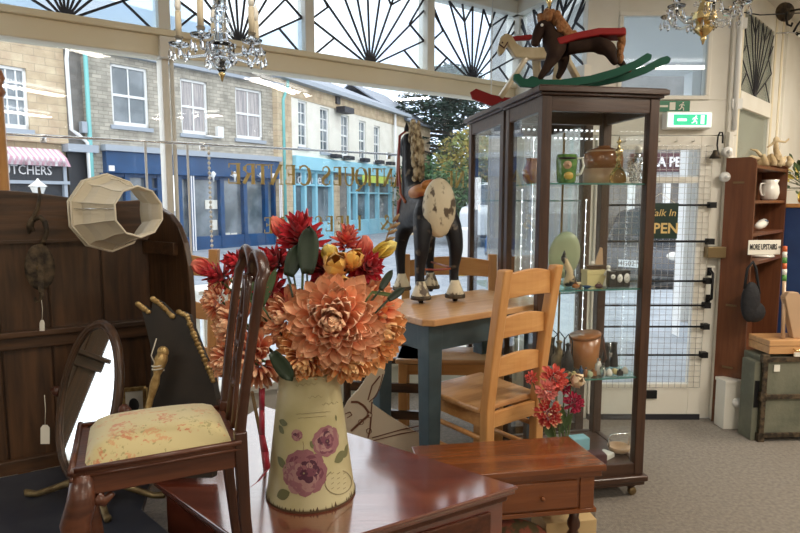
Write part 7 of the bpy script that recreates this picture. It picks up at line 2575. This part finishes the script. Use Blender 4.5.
# ================================================================== STREET: TREES AND VEHICLES
M['needles'] = mat('cedar_needles', (.010, .035, .028), .9, c2=(.03, .07, .05), scale=3)
M['autumn'] = mat('autumn_leaves', (.32, .22, .04), .9, c2=(.16, .2, .06), scale=2)
M['hedge'] = mat('hedge_leaves', (.03, .08, .03), .9, c2=(.09, .15, .05), scale=2)
M['bark'] = mat('bark', (.06, .045, .035), .9)
def leafcloud(mb, c, r, n, size, rnd, flat=1.0):
    for i in range(n):
        d = Vector((rnd.gauss(0, 1), rnd.gauss(0, 1), rnd.gauss(0, 1)))
        d.normalize()
        p = Vector(c) + Vector((d.x * r[0], d.y * r[1], d.z * r[2])) * rnd.uniform(.55, 1)
        a = Vector((rnd.uniform(-1, 1), rnd.uniform(-1, 1), rnd.uniform(-.6, .6) * flat)).normalized() * size
        b = Vector((rnd.uniform(-1, 1), rnd.uniform(-1, 1), rnd.uniform(-1, 1) * flat)).normalized() * size * .6
        mb.add([p - a * .5, p + b * .5, p + a * .5, p - b * .5], [(0, 1, 2, 3)], smooth=False)
# cedar
q = at(446, 205, 36)
cd = thing('cedar_tree', 'large dark evergreen cedar at the end of the street behind the toy horse', 'tree', (q.x, q.y, -.16))
rn = random.Random(33)
mb = MB(); mb.tube([(0, 0, 0), (.1, 0, 4), (0, 0, 9)], [.5, .4, .1], 8)
for i in range(26):
    z = 1.8 + i * .29; a = rn.uniform(0, 2 * PI); L = 3.6 * (1 - (i / 26) ** 1.8 * .75)
    mb.tube([(0, 0, z), (math.cos(a) * L * .5, math.sin(a) * L * .5, z + .1), (math.cos(a) * L, math.sin(a) * L, z + .25)], [.12, .07, .02], 5)
mb.build('trunk', 'bark', cd)
mb = MB()
for i in range(230):
    f = rn.random()
    z = 1.6 + f * 7.6
    L = (4.6 * (1 - f ** 2.2 * .8)) * rn.uniform(.25, 1)
    a = rn.uniform(0, 2 * PI)
    leafcloud(mb, (math.cos(a) * L, math.sin(a) * L, z), (1.1, 1.1, .2), 60, .36, rn, .35)
mb.build('foliage', 'needles', cd)
def shrub(name, px, py, Y, r, m, label, n=1500, size=.22, h=None, cat='tree'):
    q = at(px, py, Y)
    t = thing(name, label, cat, (q.x, q.y, -.16))
    hz = q.z + .16
    mb = MB(); mb.tube([(0, 0, 0), (0, 0, hz)], [.12, .05], 6)
    for i in range(8):
        a = rn.uniform(0, 2 * PI); mb.tube([(0, 0, hz * .5), (math.cos(a) * r * .7, math.sin(a) * r * .7, hz + rn.uniform(-.5, .8) * r)], [.05, .015], 5)
    mb.build('trunk', 'bark', t)
    mb = MB(); leafcloud(mb, (0, 0, hz), (r, r, r * .95), n, size, rn); leafcloud(mb, (r * .3, -r * .3, hz * .75), (r * .7, r * .7, r * .6), n // 2, size, rn); mb.build('foliage', m, t)
shrub('autumn_tree', 470, 165, 24, 1.5, 'autumn', 'yellow autumn tree in front of the dark cedar beside the cabinet')
shrub('autumn_tree', 492, 150, 27, 1.6, 'autumn', 'yellow-green tree seen through the rear cabinet glass', 1300)
shrub('roadside_bush', 452, 195, 22, 1.3, 'hedge', 'rounded green bush at the roadside below the yellow tree', 1400, .2, cat='bush')
shrub('roadside_bush', 428, 190, 30, 1.9, 'hedge', 'green bush behind the toy horse in front of the cedar', 1400, .24, cat='bush')
shrub('roadside_tree', 530, 165, 30, 3.0, 'hedge', 'green tree far across the road behind the brown pot', 2200, .3)
q0, q1 = at(500, 196, 32), at(760, 196, 40)
mb = MB()
for i in range(14):
    c = q0.lerp(q1, i / 13); c.z = 1.4
    leafcloud(mb, c, (1.6, 1.2, 1.9), 420, .34, rn)
o = mb.build('hedge_foliage', 'hedge'); o['kind'] = 'stuff'; o['label'] = 'distant green hedge line across the road'; o['category'] = 'hedge'
# low wall on the far side of the road by the trees
mb = MB(); a, b = at(408, 212, 27), at(505, 205, 27)
mb.beam((a.x, a.y, .3), (b.x + 2, b.y + 3, .3), .3, 1.1); o = mb.build('garden_wall', 'stone_warm'); tag(o, 'low stone garden wall below the autumn trees', 'wall')

M['car_glass'] = mat('car_window', (.03, .045, .055), .08, spec=1.0)
M['car_dark'] = mat('dark_grey_car_paint', (.05, .055, .065), .25, coat=.8)
M['car_blue'] = mat('blue_car_paint', (.03, .11, .30), .25, coat=.8)
M['car_white'] = mat('white_van_paint', (.72, .75, .78), .3, coat=.6)
M['tyre'] = mat('tyre', (.02, .02, .02), .8)
M['plate_y'] = mat('number_plate', (.78, .8, .8), .4)
def vehicle(name, loc, rz, L, W, H, paint, label, cat='car', van=False, plate=None):
    t = thing(name, label, cat, loc, rz)
    if van:
        prof = [(0, .35), (0, H * .52), (.15, H * .60), (L * .10, H * .63), (L * .24, H * .97), (L * .30, H), (L * .98, H), (L, H * .95), (L, .35)]
        win = [(L * .13, H * .62), (L * .245, H * .92), (L * .40, H * .92), (L * .40, H * .62)]
    else:
        prof = [(0, .3), (.02, H * .42), (.12, H * .52), (L * .27, H * .60), (L * .40, H * .96), (L * .50, H), (L * .72, H), (L * .80, H * .95), (L * .95, H * .62), (L, H * .55), (L, .3)]
        win = [(L * .31, H * .62), (L * .42, H * .91), (L * .76, H * .92), (L * .90, H * .62)]
    mb = MB(); mb.prism(prof, W); mb.build('body', paint, t, bevel=.07, seg=3)
    mb = MB(); mb.prism(win, W + .02); mb.build('side_window', 'car_glass', t)
    mb = MB()
    if van:
        mb.add([(L * .105 - .02, -W * .44, H * .64), (L * .105 - .02, W * .44, H * .64), (L * .235 - .02, W * .42, H * .95), (L * .235 - .02, -W * .42, H * .95)], [(0, 1, 2, 3)])
    else:
        mb.add([(L * .28 - .02, -W * .44, H * .62), (L * .28 - .02, W * .44, H * .62), (L * .395 - .02, W * .4, H * .93), (L * .395 - .02, -W * .4, H * .93)], [(0, 1, 2, 3)])
        mb.add([(L * .815 + .03, -W * .4, H * .93), (L * .94 + .03, -W * .44, H * .65), (L * .94 + .03, W * .44, H * .65), (L * .815 + .03, W * .4, H * .93)], [(3, 2, 1, 0)])
    mb.build('windscreen', 'car_glass', t, solid=.01)
    for x in (L * .17, L * .80):
        for s in (-1, 1):
            mb = MB(); T = Matrix.Translation((x, s * (W / 2 - .09), .32)) @ Matrix.Rotation(PI / 2, 4, 'X'); mb.lathe([(.001, -.11), (.24, -.11), (.31, -.09), (.32, 0), (.31, .09), (.24, .11), (.001, .11)], 24, T); wh = mb.build('wheel', 'tyre', t)
            mb = MB(); T = Matrix.Translation((x, s * (W / 2 + .022), .32)) @ Matrix.Rotation(PI / 2, 4, 'X'); mb.lathe([(.001, -.01), (.20, -.008), (.20, .008), (.001, .01)], 14, T); mb.build('hubcap', 'chrome', wh)
    for s in (-1, 1):
        mb = MB(); mb.ball((.05, s * W * .36, H * .44), .11, 12, 8, (.5, 1.2, .7)); mb.build('headlight', 'plate_white', t)
        mb = MB(); mb.ball((L - .03, s * W * .40, H * .48), .10, 12, 8, (.4, .7, 1.3)); mb.build('tail_light', 'rh_red', t)
    if plate:
        mb = MB(); mb.box((-.03, -.26, .42), (-.005, .26, .54)); pp_ = mb.build('number_plate', 'plate_y', t)
        text('plate_lettering', plate, .12, 'plastic_black', frame_T((-.034, 0, .48), (0, -1, 0), (0, 0, 1)), pp_, .002)
    mb = MB(); mb.box((-.04, -W * .46, .30), (.06, W * .46, .40)); mb.box((L - .06, -W * .46, .30), (L + .04, W * .46, .40)); mb.build('bumper', 'plastic_black', t, bevel=.02)
    return t
g = az(612, 262, -.16)
g = at(600, 266, 12.8); g.z = -.16
vehicle('parked_car', (4.0, 10.2, -.16), R_(52), 4.3, 1.75, 1.45, 'car_dark', 'dark grey parked car seen through the tall glass cabinet', plate='HG02 WLJ')
vehicle('parked_car', (2.6, 13.2, -.16), R_(50), 4.4, 1.8, 1.55, 'car_blue', 'blue car behind the dark one, seen through the cabinet beside the pale plate')
q = at(484, 240, 20)
vehicle('white_van', (q.x, q.y, -.16), R_(55), 5.0, 1.95, 2.2, 'car_white', 'white van parked at the far side of the road behind the cabinet', 'van', van=True)
# white parking lines on the road
for k, (x0, y0, x1, y1) in enumerate(((1.6, 8.2, 6.4, 12.6),)):
    mb = MB(); mb.slab([(x0, y0), (x0 + .12, y0 - .1), (x1 + .12, y1 - .1), (x1, y1)], -.159, -.156); struct('road_marking', mb, 'road_white')
# bollard by the road (white and yellow) seen left of the cabinet
q = az(467, 262, -.16)
t = thing('traffic_bollard', 'white traffic bollard with yellow base across the road behind the toy horse', 'bollard', (at(468, 255, 12.5).x, 12.5, -.16))
mb = MB(); mb.box((-.18, -.12, .12), (.18, .12, 1.0)); mb.build('body', 'plastic_white', t, bevel=.05)
mb = MB(); mb.box((-.25, -.16, 0), (.25, .16, .12)); mb.build('base', 'mustard', t, bevel=.02)

# pine hat stand just showing at the left edge
q = at(1, 150, 2.28)
t = thing('pine_hat_stand', 'orange pine hat stand post at the left edge above the dark rack', 'stand', (q.x, q.y, 0))
mb = MB(); mb.lathe([(.02, 0), (.022, .3), (.02, 1.78)], 14); mb.build('pole', 'pine', t)
mb = MB(); mb.lathe([(.16, 0), (.16, .02), (.03, .04)], 20); mb.build('base', 'pine', t)
mb = MB(); mb.lathe([(.02, 1.78), (.03, 1.80), (.018, 1.82), (.03, 1.85), (.022, 1.88), (.001, 1.89)], 14); mb.build('finial', 'stoneware', t)
